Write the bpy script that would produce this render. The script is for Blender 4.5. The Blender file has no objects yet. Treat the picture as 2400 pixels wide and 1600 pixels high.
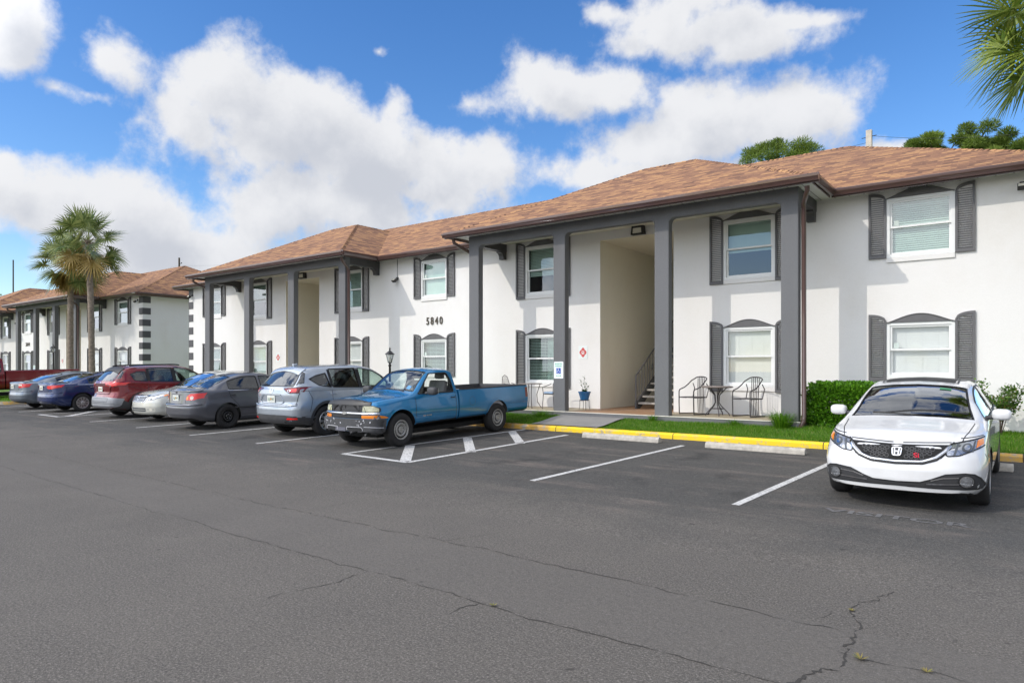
import bpy, bmesh, math, random
import numpy as np
from mathutils import Vector, Matrix
from mathutils.bvhtree import BVHTree
from mathutils.geometry import tessellate_polygon
R = math.radians
SC = bpy.context.scene
COL = SC.collection
random.seed(7); RNG = np.random.default_rng(11)

# ------------------------------------------------------------------ camera
YAW = math.atan(2100/1600.0)            # building direction lies 52.7 deg left of the view
CAM_H = 1.705
cd = bpy.data.cameras.new('camera'); cam = bpy.data.objects.new('camera', cd); COL.objects.link(cam)
cam.location = (0, 0, CAM_H)
cam.rotation_euler = (R(90), 0, math.atan2(math.cos(YAW), math.sin(YAW)))
cd.sensor_width = 36; cd.lens = 24.0; cd.shift_y = 63/2400; cd.clip_start = .05; cd.clip_end = 3000
SC.camera = cam

# ------------------------------------------------------------------ world: sky with cumulus, one sun
SUN_TO = Vector((-.60, -1.0, .925)).normalized()        # towards the sun
SUN_EL = math.asin(SUN_TO.z); SUN_AZ = math.atan2(SUN_TO.x, SUN_TO.y)
SKY_STRENGTH = .15
def new_world():
    w = bpy.data.worlds.new('World'); SC.world = w; w.use_nodes = True
    nt = w.node_tree; nt.nodes.clear(); N = nt.nodes; L = nt.links
    out = N.new('ShaderNodeOutputWorld'); bg = N.new('ShaderNodeBackground'); L.new(bg.outputs[0], out.inputs[0])
    sky = N.new('ShaderNodeTexSky'); sky.sky_type = 'NISHITA'; sky.sun_disc = False
    sky.sun_elevation = SUN_EL; sky.sun_rotation = SUN_AZ; sky.air_density = 1.0; sky.dust_density = .35; sky.ozone_density = 2.2
    # density group
    g = bpy.data.node_groups.new('cloud_density', 'ShaderNodeTree')
    g.interface.new_socket('Vec', in_out='INPUT', socket_type='NodeSocketVector')
    g.interface.new_socket('Density', in_out='OUTPUT', socket_type='NodeSocketFloat')
    gn, gl = g.nodes, g.links
    gi = gn.new('NodeGroupInput'); go = gn.new('NodeGroupOutput')
    def M(nodes, links, op, a=None, b=None, c=None):
        n = nodes.new('ShaderNodeMath'); n.operation = op
        for k, v in enumerate((a, b, c)):
            if v is None: continue
            if isinstance(v, (int, float)): n.inputs[k].default_value = v
            else: links.new(v, n.inputs[k])
        return n.outputs[0]
    gm = lambda op, *a: M(gn, gl, op, *a)
    # azimuth / elevation of the direction, in degrees
    sp = gn.new('ShaderNodeSeparateXYZ'); gl.new(gi.outputs[0], sp.inputs[0])
    az = gm('MULTIPLY', gm('ARCTAN2', sp.outputs[0], sp.outputs[1]), 57.2958)
    el = gm('MULTIPLY', gm('ARCSINE', sp.outputs[2]), 57.2958)
    ns = gn.new('ShaderNodeTexNoise'); ns.inputs['Scale'].default_value = 8.5; ns.inputs['Detail'].default_value = 9; ns.inputs['Roughness'].default_value = .6
    gl.new(gi.outputs[0], ns.inputs['Vector'])
    nw = gn.new('ShaderNodeTexNoise'); nw.inputs['Scale'].default_value = 2.1; nw.inputs['Detail'].default_value = 6
    gl.new(gi.outputs[0], nw.inputs['Vector'])
    wv = gn.new('ShaderNodeSeparateXYZ'); gl.new(nw.outputs['Color'], wv.inputs[0])
    az2 = gm('ADD', az, gm('MULTIPLY_ADD', wv.outputs[0], 9.0, -4.5))
    el2 = gm('ADD', el, gm('MULTIPLY_ADD', wv.outputs[1], 7.0, -3.5))
    cb = gn.new('ShaderNodeCombineXYZ'); gl.new(az2, cb.inputs[0]); gl.new(el2, cb.inputs[1])
    BL = CLOUDS
    cur = None
    for (a0, e0, ra, re, wt) in BL:
        ra *= 1.12; re *= 1.12
        vm = gn.new('ShaderNodeVectorMath'); vm.operation = 'MULTIPLY_ADD'; gl.new(cb.outputs[0], vm.inputs[0])
        vm.inputs[1].default_value = (1/ra, 1/re, 0); vm.inputs[2].default_value = (-a0/ra, -e0/re, 0)
        ln = gn.new('ShaderNodeVectorMath'); ln.operation = 'LENGTH'; gl.new(vm.outputs[0], ln.inputs[0])
        f = gm('MULTIPLY_ADD', ln.outputs['Value'], -wt, wt)
        cur = f if cur is None else gm('SMOOTH_MAX', cur, f, .25)
    # scattered cloud everywhere else (behind the camera), from noise alone
    amb = gm('MULTIPLY_ADD', nw.outputs[0], 3.2, -1.25)
    away = gm('GREATER_THAN', gm('ABSOLUTE', gm('SUBTRACT', az, -37.3)), 62.0)
    away = gm('MAXIMUM', away, gm('GREATER_THAN', el, 38.0))
    amb = gm('ADD', amb, gm('MULTIPLY_ADD', away, 2.0, -2.0))
    tot = gm('MAXIMUM', cur, amb)
    tot = gm('MULTIPLY_ADD', gm('SUBTRACT', ns.outputs[0], .5), 3.0, tot)
    gl.new(tot, go.inputs[0])
    # use it twice: here, and a little towards the sun, for light and shade
    tc = N.new('ShaderNodeTexCoord')
    g1 = N.new('ShaderNodeGroup'); g1.node_tree = g; L.new(tc.outputs['Generated'], g1.inputs[0])
    va = N.new('ShaderNodeVectorMath'); va.operation = 'ADD'; L.new(tc.outputs['Generated'], va.inputs[0]); va.inputs[1].default_value = (-.035, -.01, .05)
    vn = N.new('ShaderNodeVectorMath'); vn.operation = 'NORMALIZE'; L.new(va.outputs[0], vn.inputs[0])
    g2 = N.new('ShaderNodeGroup'); g2.node_tree = g; L.new(vn.outputs[0], g2.inputs[0])
    def ramp(x, a, b):
        m = N.new('ShaderNodeMapRange'); m.interpolation_type = 'SMOOTHSTEP'
        m.inputs[1].default_value = a; m.inputs[2].default_value = b; L.new(x, m.inputs[0]); return m.outputs[0]
    mask = ramp(g1.outputs[0], -.14, .50)
    shade = ramp(g2.outputs[0], -.1, 1.3)
    wm = lambda op, *a: M(N, L, op, *a)
    cmix = N.new('ShaderNodeMix'); cmix.data_type = 'RGBA'; L.new(shade, cmix.inputs[0])
    cmix.inputs[6].default_value = CLOUD_LIT; cmix.inputs[7].default_value = CLOUD_SHADE
    # sky colour correction
    hs = N.new('ShaderNodeHueSaturation'); hs.inputs['Hue'].default_value = .508; hs.inputs['Saturation'].default_value = 1.30; hs.inputs['Value'].default_value = 1.0
    L.new(sky.outputs[0], hs.inputs['Color'])
    # clouds on the sun's side of the sky glow brighter (forward scattering)
    dt = N.new('ShaderNodeVectorMath'); dt.operation = 'DOT_PRODUCT'; L.new(tc.outputs['Generated'], dt.inputs[0]); dt.inputs[1].default_value = SUN_TO
    gain = wm('MULTIPLY_ADD', ramp(dt.outputs['Value'], .3, 1.0), 2.8, 1.0)
    cg = N.new('ShaderNodeVectorMath'); cg.operation = 'SCALE'; L.new(cmix.outputs[2], cg.inputs[0]); L.new(gain, cg.inputs['Scale'])
    mx = N.new('ShaderNodeMix'); mx.data_type = 'RGBA'; L.new(mask, mx.inputs[0]); L.new(hs.outputs[0], mx.inputs[6]); L.new(cg.outputs[0], mx.inputs[7])
    L.new(mx.outputs[2], bg.inputs[0]); bg.inputs[1].default_value = SKY_STRENGTH
    w.cycles.sampling_method = 'MANUAL'; w.cycles.sample_map_resolution = 512
CLOUD_LIT = (4.5, 4.55, 4.7, 1); CLOUD_SHADE = (3.15, 3.30, 3.65, 1)
CLOUDS = [(-56.8, 19.1, 7.4, 4.3, 1.15), (-50.8, 17.4, 6.5, 3.9, 1.1), (-62.7, 17.4, 3.6, 2.4, 1), (-41.9, 14.8, 5.4, 3.4, 1.1), (-53.5, 12.6, 8.0, 3.7, 1), (-59.4, 21.2, 3.8, 1.8, 0.9), (-45.1, 16.4, 4.7, 3.0, 0.9), (-48.0, 11.5, 8.8, 2.4, 0.7), (-71.8, 10.6, 4.7, 2.9, 1.1), (-65.1, 11.3, 3.7, 2.8, 1.05), (-73.2, 12.1, 2.9, 2.0, 1), (-67.9, 8.9, 7.0, 2.8, 0.9), (-61.2, 8.2, 6.7, 2.3, 0.7), (-73.7, 20.7, 2.4, 2.4, 1.05), (-67.9, 20.5, 2.2, 1.5, 0.7), (-71.3, 18.3, 1.5, 0.7, 0.55), (-33.9, 22.8, 4.7, 2.6, 1.05), (-20.5, 20.0, 8.0, 3.4, 1.1), (-15.3, 19.7, 4.4, 3.0, 1.1), (-25.6, 18.8, 5.9, 2.4, 0.95), (-22.2, 16.3, 10.1, 1.6, 0.8), (-21.5, 26.2, 8.1, 1.6, 1.1), (-14.0, 26.2, 4.6, 0.7, 0.8), (-29.2, 27.7, 3.2, 1.1, 0.9), (-48.4, 25.1, 0.8, 0.5, 0.5), (-40.8, 21.1, 1.8, 1.1, 0.5), (-47.1, 21.0, 1.2, 1.4, 0.55), (-7.9, 15.7, 1.7, 0.7, 0.6), (-27.0, 23.6, 2.1, 0.9, 0.5), (-24.2, 27.4, 6.6, 2.1, 1.0), (-16.9, 25.6, 5.4, 1.7, 1.0), (-67.7, 20.7, 3.0, 2.2, 0.8), (-69.2, 18.4, 3.2, 0.8, 0.6), (-73.6, 22.0, 2.6, 3.0, 1.0), (-13.1, 19.1, 4.0, 2.7, 0.9), (-29.9, 22.8, 4.3, 1.8, 0.8)]   # azimuth, elevation, half-width, half-height (degrees), weight
new_world()
sl = bpy.data.lights.new('sun', 'SUN'); sl.energy = 1.55; sl.angle = R(.5); sl.color = (1, .94, .85)
so = bpy.data.objects.new('sun', sl); COL.objects.link(so); so.location = (-20, -30, 40)
so.rotation_euler = SUN_TO.to_track_quat('Z', 'Y').to_euler()
SC.view_settings.view_transform = 'Standard'; SC.view_settings.look = 'None'; SC.view_settings.gamma = 1; SC.view_settings.exposure = 0.35
SC.render.engine = 'CYCLES'
SC.cycles.max_bounces = 8; SC.cycles.transparent_max_bounces = 16

# ------------------------------------------------------------------ helpers
def gz(y):                       # the lot rises gently towards the building
    t = y - 6
    return 0.0 if t <= 0 else .023*t
PITCH = math.atan(.023)

def tag(o, label=None, cat=None, group=None, kind=None):
    if label: o['label'] = label
    if cat: o['category'] = cat
    if group: o['group'] = group
    if kind: o['kind'] = kind
    return o
def empty(name, loc=(0,0,0), rot=(0,0,0)):
    o = bpy.data.objects.new(name, None); COL.objects.link(o); o.location = loc; o.rotation_euler = rot
    o.empty_display_size = .2
    return o
def copy_tree(o, parent=None):
    c = o.copy(); COL.objects.link(c)
    if parent is not None: c.parent = parent
    for ch in list(o.children): copy_tree(ch, c)
    return c

class MB:
    """collects faces; build() links them as one mesh object"""
    def __init__(s): s.v = []; s.f = []; s.m = []; s.uv = None
    def add(s, vs, fs, mi=0):
        n = len(s.v); s.v.extend([tuple(map(float, p)) for p in vs])
        s.f.extend([tuple(i+n for i in f) for f in fs]); s.m.extend([mi]*len(fs)); return s
    def box(s, x0, x1, y0, y1, z0, z1, mi=0, M=None):
        vs = [(x0,y0,z0),(x1,y0,z0),(x1,y1,z0),(x0,y1,z0),(x0,y0,z1),(x1,y0,z1),(x1,y1,z1),(x0,y1,z1)]
        if M is not None: vs = [tuple(M @ Vector(p)) for p in vs]
        return s.add(vs, [(0,3,2,1),(4,5,6,7),(0,1,5,4),(1,2,6,5),(2,3,7,6),(3,0,4,7)], mi)
    def prism(s, poly, axis, a, b, mi=0):
        """poly of 2D points extruded along axis ('x': (y,z), 'y': (x,z), 'z': (x,y)) from a to b"""
        def P(p, t): return {'x': (t,p[0],p[1]), 'y': (p[0],t,p[1]), 'z': (p[0],p[1],t)}[axis]
        n = len(poly); ar = sum(poly[i][0]*poly[(i+1)%n][1]-poly[(i+1)%n][0]*poly[i][1] for i in range(n))
        if (ar < 0) != (axis == 'y'): poly = poly[::-1]
        if a > b: a, b = b, a
        vs = [P(p,a) for p in poly]+[P(p,b) for p in poly]
        fs = [tuple(range(n))[::-1], tuple(range(n,2*n))]+[(i,(i+1)%n,n+(i+1)%n,n+i) for i in range(n)]
        return s.add(vs, fs, mi)
    def tube(s, path, r, n=8, mi=0, closed=False, r2=None):
        P = [Vector(p) for p in path]; m = len(P); rings = []
        t0 = (P[1]-P[0]).normalized(); up = Vector((0,0,1)) if abs(t0.z) < .9 else Vector((1,0,0))
        nrm = t0.cross(up).normalized()
        for i in range(m):
            if closed: t = (P[(i+1)%m]-P[i-1]).normalized()
            elif i == 0: t = (P[1]-P[0]).normalized()
            elif i == m-1: t = (P[-1]-P[-2]).normalized()
            else: t = ((P[i+1]-P[i]).normalized()+(P[i]-P[i-1]).normalized()).normalized()
            nrm = (nrm - t*nrm.dot(t)).normalized(); bn = t.cross(nrm)
            rr = r if r2 is None else r+(r2-r)*i/(m-1)
            rings.append([P[i]+(nrm*math.cos(2*math.pi*k/n)+bn*math.sin(2*math.pi*k/n))*rr for k in range(n)])
        vs = [p for rg in rings for p in rg]; fs = []
        for i in range(m if closed else m-1):
            j = (i+1) % m
            for k in range(n): fs.append((i*n+k, i*n+(k+1)%n, j*n+(k+1)%n, j*n+k))
        if not closed: fs += [tuple(range(n))[::-1], tuple((m-1)*n+k for k in range(n))]
        return s.add(vs, fs, mi)
    def lathe(s, prof, n=32, mi=0, M=None, close=False):
        """prof: (radius, height) along local z"""
        vs = []; m = len(prof)
        for (r, h) in prof:
            for k in range(n):
                a = 2*math.pi*k/n; p = Vector((r*math.cos(a), r*math.sin(a), h)); vs.append(M @ p if M is not None else p)
        fs = []
        for i in range(m-1 if not close else m):
            j = (i+1) % m
            for k in range(n): fs.append((i*n+k, i*n+(k+1)%n, j*n+(k+1)%n, j*n+k))
        if not close:
            if prof[0][0] > 1e-4: fs.append(tuple(range(n))[::-1])
            if prof[-1][0] > 1e-4: fs.append(tuple((m-1)*n+k for k in range(n)))
        return s.add(vs, fs, mi)
    def build(s, name, mats, parent=None, smooth=None, bevel=0, loc=None, merge=False, recalc=False):
        me = bpy.data.meshes.new(name); me.from_pydata(s.v, [], s.f); 
        if not isinstance(mats, (list, tuple)): mats = [mats]
        for m in mats: me.materials.append(m)
        if len(mats) > 1: me.polygons.foreach_set('material_index', s.m)
        if merge or recalc:
            bm = bmesh.new(); bm.from_mesh(me)
            if merge: bmesh.ops.remove_doubles(bm, verts=bm.verts, dist=1e-5)
            if recalc: bmesh.ops.recalc_face_normals(bm, faces=bm.faces)
            bm.to_mesh(me); bm.free()
        if smooth is not None: me.shade_smooth(); me.set_sharp_from_angle(angle=R(smooth))
        o = bpy.data.objects.new(name, me); COL.objects.link(o)
        if parent is not None: o.parent = parent
        if loc is not None: o.location = loc
        if bevel:
            b = o.modifiers.new('bevel', 'BEVEL'); b.width = bevel; b.segments = 2; b.limit_method = 'ANGLE'; b.angle_limit = R(40)
        me.validate(); me.update()
        return o

def text_mesh(txt, size, depth, bold=False):
    cu = bpy.data.curves.new('t', 'FONT'); cu.body = txt; cu.size = size; cu.extrude = depth; cu.align_x = 'CENTER'; cu.align_y = 'CENTER'
    if bold: cu.offset = size*.018
    ob = bpy.data.objects.new('t', cu); COL.objects.link(ob)
    dg = bpy.context.evaluated_depsgraph_get(); me = bpy.data.meshes.new_from_object(ob.evaluated_get(dg))
    bpy.data.objects.remove(ob); bpy.data.curves.remove(cu)
    vs = [tuple(v.co) for v in me.vertices]; fs = [tuple(p.vertices) for p in me.polygons]
    bpy.data.meshes.remove(me); return vs, fs

# ------------------------------------------------------------------ materials
class Mat:
    def __init__(s, name):
        s.m = bpy.data.materials.new(name); s.m.use_nodes = True; s.nt = s.m.node_tree; s.N = s.nt.nodes; s.L = s.nt.links
        s.b = s.N['Principled BSDF']; s.out = s.N['Material Output']
    def set(s, **k):
        for a, v in k.items():
            i = s.b.inputs[a.replace('_', ' ')]
            if isinstance(v, bpy.types.NodeSocket): s.L.new(v, i)
            elif isinstance(v, (tuple, list)) and len(v) == 3: i.default_value = (*v, 1)
            else: i.default_value = v
        return s
    def n(s, t, **k):
        nd = s.N.new(t)
        for a, v in k.items(): setattr(nd, a, v)
        return nd
    def coord(s, which='Object'):
        if which == 'World':
            return s.n('ShaderNodeNewGeometry').outputs['Position']
        return s.n('ShaderNodeTexCoord').outputs[which]
    def noise(s, scale, detail=4, rough=.5, vec=None, dist=0):
        t = s.n('ShaderNodeTexNoise'); t.inputs['Scale'].default_value = scale; t.inputs['Detail'].default_value = detail
        t.inputs['Roughness'].default_value = rough; t.inputs['Distortion'].default_value = dist
        s.L.new(vec if vec is not None else s.coord('World'), t.inputs['Vector']); return t.outputs[0]
    def math(s, op, a, b=None, c=None, clamp=False):
        t = s.n('ShaderNodeMath', operation=op, use_clamp=clamp)
        for k, v in enumerate((a, b, c)):
            if v is None: continue
            if isinstance(v, (int, float)): t.inputs[k].default_value = v
            else: s.L.new(v, t.inputs[k])
        return t.outputs[0]
    def ramp(s, x, a, b, lo=0, hi=1):
        t = s.n('ShaderNodeMapRange'); t.inputs[1].default_value = a; t.inputs[2].default_value = b; t.inputs[3].default_value = lo; t.inputs[4].default_value = hi
        s.L.new(x, t.inputs[0]); return t.outputs[0]
    def mix(s, f, a, b, mode='MIX'):
        t = s.n('ShaderNodeMix', data_type='RGBA', blend_type=mode)
        for k, v in ((0, f), (6, a), (7, b)):
            if isinstance(v, (int, float)): t.inputs[k].default_value = v
            elif isinstance(v, (tuple, list)): t.inputs[k].default_value = (*v, 1) if len(v) == 3 else v
            else: s.L.new(v, t.inputs[k])
        return t.outputs[2]
    def bump(s, h, strength=.3, dist=.01):
        t = s.n('ShaderNodeBump'); t.inputs['Strength'].default_value = strength; t.inputs['Distance'].default_value = dist
        s.L.new(h, t.inputs['Height']); s.L.new(t.outputs[0], s.b.inputs['Normal']); return s
    def scale(s, vec, sx, sy, sz):
        t = s.n('ShaderNodeVectorMath', operation='MULTIPLY'); s.L.new(vec, t.inputs[0]); t.inputs[1].default_value = (sx, sy, sz); return t.outputs[0]

def plain(name, col, rough=.6, metal=0, var=.12, vs=6.0, **k):
    """a plain paint or plastic with a little unevenness"""
    m = Mat(name); n = m.noise(vs, 5, .6, m.coord('Object'))
    lo = tuple(c*(1-var) for c in col); hi = tuple(min(1, c*(1+var)) for c in col)
    m.set(Base_Color=m.mix(m.ramp(n, .3, .7), lo, hi), Roughness=m.ramp(n, .3, .7, rough*.9, min(1, rough*1.1)), Metallic=metal, **k)
    return m.m
MT = {}
def stucco(name, col, stain=.10):
    m = Mat(name); P = m.coord('World')
    big = m.noise(.45, 5, .6, P); streak = m.noise(1.0, 6, .65, m.scale(P, 1.6, 1.6, .8)); fine = m.noise(55, 3, .6, P)
    f = m.math('MULTIPLY', m.ramp(big, .42, .75), m.ramp(streak, .4, .8))
    c2 = tuple(c*(1-stain*3)*k for c, k in zip(col, (1, .97, .92)))
    base = m.mix(f, col, c2); base = m.mix(m.ramp(fine, .3, .7, 0, .09), base, (0.45, .43, .40))
    m.set(Base_Color=base, Roughness=.85); m.b.inputs['Specular IOR Level'].default_value = .25
    trowel = m.noise(7, 5, .55, P)
    h = m.math('ADD', m.math('MULTIPLY', fine, .25), trowel)
    m.bump(h, .35, .012); return m.m
MT['wall'] = stucco('white_stucco', (.80, .782, .758), .035)
MT['wall_in'] = stucco('beige_stucco', (.84, .79, .66), .04)
MT['pillar'] = stucco('grey_painted_stucco', (.145, .148, .155), .10)
MT['trim'] = plain('charcoal_paint', (.070, .068, .072), .5)
MT['shutter'] = plain('charcoal_shutter_paint', (.12, .117, .12), .55)
MT['gutter'] = plain('brown_gutter_metal', (.095, .050, .042), .33, vs=3, Coat_Weight=.8)
MT['frame'] = plain('white_vinyl', (.80, .80, .78), .4, var=.03)
MT['cream'] = plain('cream_paint', (.72, .69, .60), .6, var=.04)
MT['blind'] = plain('white_blind', (.68, .69, .67), .6, var=.03)
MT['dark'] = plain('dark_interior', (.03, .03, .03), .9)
MT['curtain'] = plain('pale_green_curtain', (.55, .62, .58), .9)
MT['black'] = plain('black_metal', (.022, .021, .022), .4)
MT['rail'] = plain('grey_rail_paint', (.085, .082, .085), .45)
MT['bronze'] = plain('dark_bronze', (.09, .075, .055), .4, .5)
MT['concrete'] = plain('weathered_concrete', (.42, .39, .34), .9, var=.25, vs=9)
MT['lens'] = plain('frosted_lamp_glass', (.75, .72, .62), .25, var=.03)
MT['woodpole'] = plain('weathered_pole_wood', (.10, .075, .055), .9, var=.3)
MT['concpole'] = plain('pale_concrete_pole', (.52, .47, .40), .9, var=.15)
def soffit():
    m = Mat('vented_white_soffit'); P = m.coord('World'); s = m.n('ShaderNodeSeparateXYZ'); m.L.new(P, s.inputs[0])
    a = m.math('FRACT', m.math('MULTIPLY', s.outputs[0], 3.3)); g = m.math('LESS_THAN', a, .09)
    m.set(Base_Color=m.mix(g, (.74, .73, .70), (.36, .35, .33)), Roughness=.5); return m.m
MT['soffit'] = soffit()
def shingle():
    m = Mat('brown_asphalt_shingles'); uv = m.coord('UV')
    br = m.n('ShaderNodeTexBrick'); m.L.new(uv, br.inputs['Vector']); br.offset = .37; br.squash = 1
    br.inputs['Color1'].default_value = (.0, .0, .0, 1); br.inputs['Color2'].default_value = (1, 1, 1, 1); br.inputs['Mortar'].default_value = (.5, .5, .5, 1)
    br.inputs['Scale'].default_value = 1; br.inputs['Mortar Size'].default_value = .012; br.inputs['Mortar Smooth'].default_value = .3
    br.inputs['Brick Width'].default_value = .31; br.inputs['Row Height'].default_value = .145
    wn = m.noise(1.0, 3, .6, m.scale(uv, 2.9, 6.9, 1)); w2 = m.noise(.35, 4, .5, uv); gr = m.noise(160, 2, .7, uv)
    v = m.math('ADD', m.math('MULTIPLY', br.outputs[0], .62), m.math('MULTIPLY_ADD', wn, .85, -.13))
    cr = m.n('ShaderNodeValToRGB'); m.L.new(v, cr.inputs[0]); e = cr.color_ramp.elements
    e[0].position = .22; e[0].color = (.135, .075, .055, 1); e[1].position = .85; e[1].color = (.60, .33, .15, 1)
    e.new(.45).color = (.30, .155, .093, 1); e.new(.62).color = (.40, .21, .115, 1)
    c = m.mix(m.ramp(w2, .3, .75, 0, .35), cr.outputs[0], (.22, .13, .10)); c = m.mix(m.ramp(gr, .25, .75, 0, .45), c, (.16, .10, .075))
    # course shadow gap: the butt edge of each row
    s = m.n('ShaderNodeSeparateXYZ'); m.L.new(uv, s.inputs[0]); fr = m.math('FRACT', m.math('DIVIDE', s.outputs[1], .145))
    edge = m.math('MULTIPLY', m.math('LESS_THAN', fr, .20), m.ramp(wn, .35, .6, .45, .9))
    c = m.mix(edge, c, (.05, .03, .024)); m.set(Base_Color=c, Roughness=.95); m.b.inputs['Specular IOR Level'].default_value = .15
    h = m.math('ADD', m.math('MULTIPLY', fr, -.6), m.math('MULTIPLY', br.outputs[0], .4)); m.bump(h, .5, .012); return m.m
MT['shingle'] = shingle()
def glass(name, tint, refl=1.0, rough=.0):
    m = Mat(name); m.N.remove(m.b)
    t = m.n('ShaderNodeBsdfTransparent'); t.inputs[0].default_value = (*tint, 1)
    g = m.n('ShaderNodeBsdfGlossy'); g.inputs['Roughness'].default_value = rough; g.inputs[0].default_value = (.95, .97, 1, 1)
    f = m.n('ShaderNodeLayerWeight'); f.inputs['Blend'].default_value = .5      # same on both faces of a thin pane
    fac = m.math('MULTIPLY', m.math('MULTIPLY_ADD', m.math('POWER', f.outputs['Facing'], 4.0), .9, .055), refl, clamp=True)
    x = m.n('ShaderNodeMixShader'); m.L.new(fac, x.inputs[0]); m.L.new(t.outputs[0], x.inputs[1]); m.L.new(g.outputs[0], x.inputs[2]); m.L.new(x.outputs[0], m.out.inputs[0])
    return m.m
MT['glass'] = glass('window_glass', (.72, .86, .80), 2.0)
MT['glass_clear'] = glass('clear_window_glass', (.93, .95, .94), 1.3)
MT['cglass'] = glass('car_glass', (.74, .86, .82), 1.3)
MT['cglass_dark'] = glass('tinted_car_glass', (.10, .12, .13), 1.9)
MT['cglass_wind'] = glass('windscreen_glass', (.30, .36, .38), 3.4)
MT['lens_clear'] = glass('clear_lamp_lens', (.9, .92, .92), 1.8)

# ground materials
def asphalt():
    m = Mat('weathered_asphalt'); P = m.coord('World')
    big = m.noise(.16, 5, .55, P); mid = m.noise(1.1, 7, .65, P); g1 = m.noise(62, 2, .8, P); g2 = m.noise(21, 4, .75, P); g3 = m.noise(150, 1, .5, P); pat = m.noise(.55, 6, .65, P, .6)
    s = m.n('ShaderNodeSeparateXYZ'); m.L.new(P, s.inputs[0])
    # darker sealed coat over the parking bays, worn through in places
    yy = m.math('ADD', s.outputs[1], m.math('MULTIPLY_ADD', pat, 4.0, -2.0)); seal = m.ramp(yy, 6.3, 8.1)
    a = m.mix(m.ramp(big, .35, .65), (.102, .092, .080), (.128, .115, .100)); a = m.mix(m.ramp(mid, .35, .7, 0, .5), a, (.088, .082, .076))
    streak = m.noise(1.0, 6, .6, m.scale(P, .35, 2.6, 1)); wornf = m.math('MULTIPLY', m.ramp(streak, .50, .66), m.ramp(mid, .40, .62))
    b = m.mix(m.ramp(pat, .35, .7), (.050, .0495, .047), (.068, .066, .062)); b = m.mix(m.math('MULTIPLY', wornf, .85), b, (.155, .128, .112))
    c = m.mix(seal, a, b)
    # rolled lane, tyre-polished tracks
    lane = m.math('MULTIPLY', m.math('GREATER_THAN', s.outputs[1], 3.85), m.math('LESS_THAN', s.outputs[1], 4.9)); c = m.mix(m.math('MULTIPLY', lane, .30), c, (.135, .124, .113))
    # aggregate: pale and dark stones
    st = m.math('SUBTRACT', 1.0, m.math('MULTIPLY', lane, .5)); kk = m.math('SUBTRACT', 1.0, m.math('MULTIPLY', seal, .45)); st = m.math('MULTIPLY', st, kk)
    c = m.mix(m.math('MULTIPLY', st, m.ramp(g1, .52, .74, 0, .62)), c, (.34, .31, .28)); c = m.mix(m.math('MULTIPLY', st, m.ramp(g1, .47, .28, 0, .65)), c, (.022, .021, .020)); c = m.mix(m.ramp(g3, .55, .75, 0, .4), c, (.26, .24, .22))
    c = m.mix(m.ramp(g2, .52, .72, 0, .40), c, (.050, .047, .043)); c = m.mix(m.ramp(g2, .46, .32, 0, .28), c, (.20, .185, .17))
    oil = m.noise(.9, 5, .6, m.scale(P, 1, .8, 1)); c = m.mix(m.math('MULTIPLY', m.math('MULTIPLY', m.ramp(oil, .58, .68), seal), .6), c, (.034, .033, .032))
    sp = m.noise(6, 2, .5, P); c = m.mix(m.ramp(sp, .74, .78, 0, .6), c, (.03, .028, .026))
    m.set(Base_Color=c, Roughness=m.ramp(mid, .3, .7, .82, .95)); m.b.inputs['Specular IOR Level'].default_value = .25
    m.bump(m.math('ADD', m.math('MULTIPLY', g1, .8), g2), .8, .008); return m.m
MT['asphalt'] = asphalt()
def roadpaint(name, col, wear=.5, under=(.07, .07, .075)):
    m = Mat(name); P = m.coord('World'); n = m.noise(34, 6, .75, P); b = m.noise(1.7, 4, .6, P)
    f = m.math('MULTIPLY', m.ramp(n, .60-wear*.14, .70-wear*.08), m.ramp(b, .3, .6, .35, 1))
    m.set(Base_Color=m.mix(f, col, under), Roughness=.75); m.bump(m.noise(95, 3, .7, P), .3, .004); return m.m
MT['line'] = roadpaint('white_line_paint', (.62, .61, .59), .95)
MT['ghost'] = roadpaint('worn_letter_paint', (.17, .165, .16), 1.9)
MT['crack'] = plain('crack_shadow_fill', (.045, .041, .036), 1)
def kerbm():
    m = Mat('yellow_kerb_paint'); P = m.coord('World'); n = m.noise(5, 7, .7, P); b = m.noise(.8, 3, .6, P); s = m.n('ShaderNodeSeparateXYZ'); m.L.new(P, s.inputs[0])
    f = m.math('MULTIPLY', m.ramp(n, .52, .62), m.ramp(b, .3, .60, .25, 1))
    old = m.ramp(s.outputs[0], -9.35, -9.45)          # from the truck leftwards: weathered yellow, its colour browned for the truck's shade
    old2 = m.ramp(s.outputs[0], -.85, -.75)
    o = m.math('MAXIMUM', old, old2, clamp=True)
    y = m.mix(o, (.83, .57, .012), (.62, .36, .06)); f2 = m.math('ADD', f, m.math('MULTIPLY', m.math('MULTIPLY', o, m.ramp(n, .42, .58)), .55), clamp=True)
    j = m.math('LESS_THAN', m.math('FRACT', m.math('MULTIPLY_ADD', s.outputs[0], .33, .04)), .006)
    c = m.mix(f2, y, (.36, .32, .26)); c = m.mix(j, c, (.03, .025, .02)); m.set(Base_Color=c, Roughness=.7); m.bump(m.noise(30, 4, .6, P), .3, .006); return m.m
MT['kerb'] = kerbm()
def soil():
    m = Mat('lawn_soil'); P = m.coord('World'); n = m.noise(3, 6, .6, P)
    m.set(Base_Color=m.mix(m.ramp(n, .3, .7), (.05, .12, .008), (.10, .19, .015)), Roughness=1); m.bump(m.noise(40, 4, .7, P), .8, .03); return m.m
MT['soil'] = soil()
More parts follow.
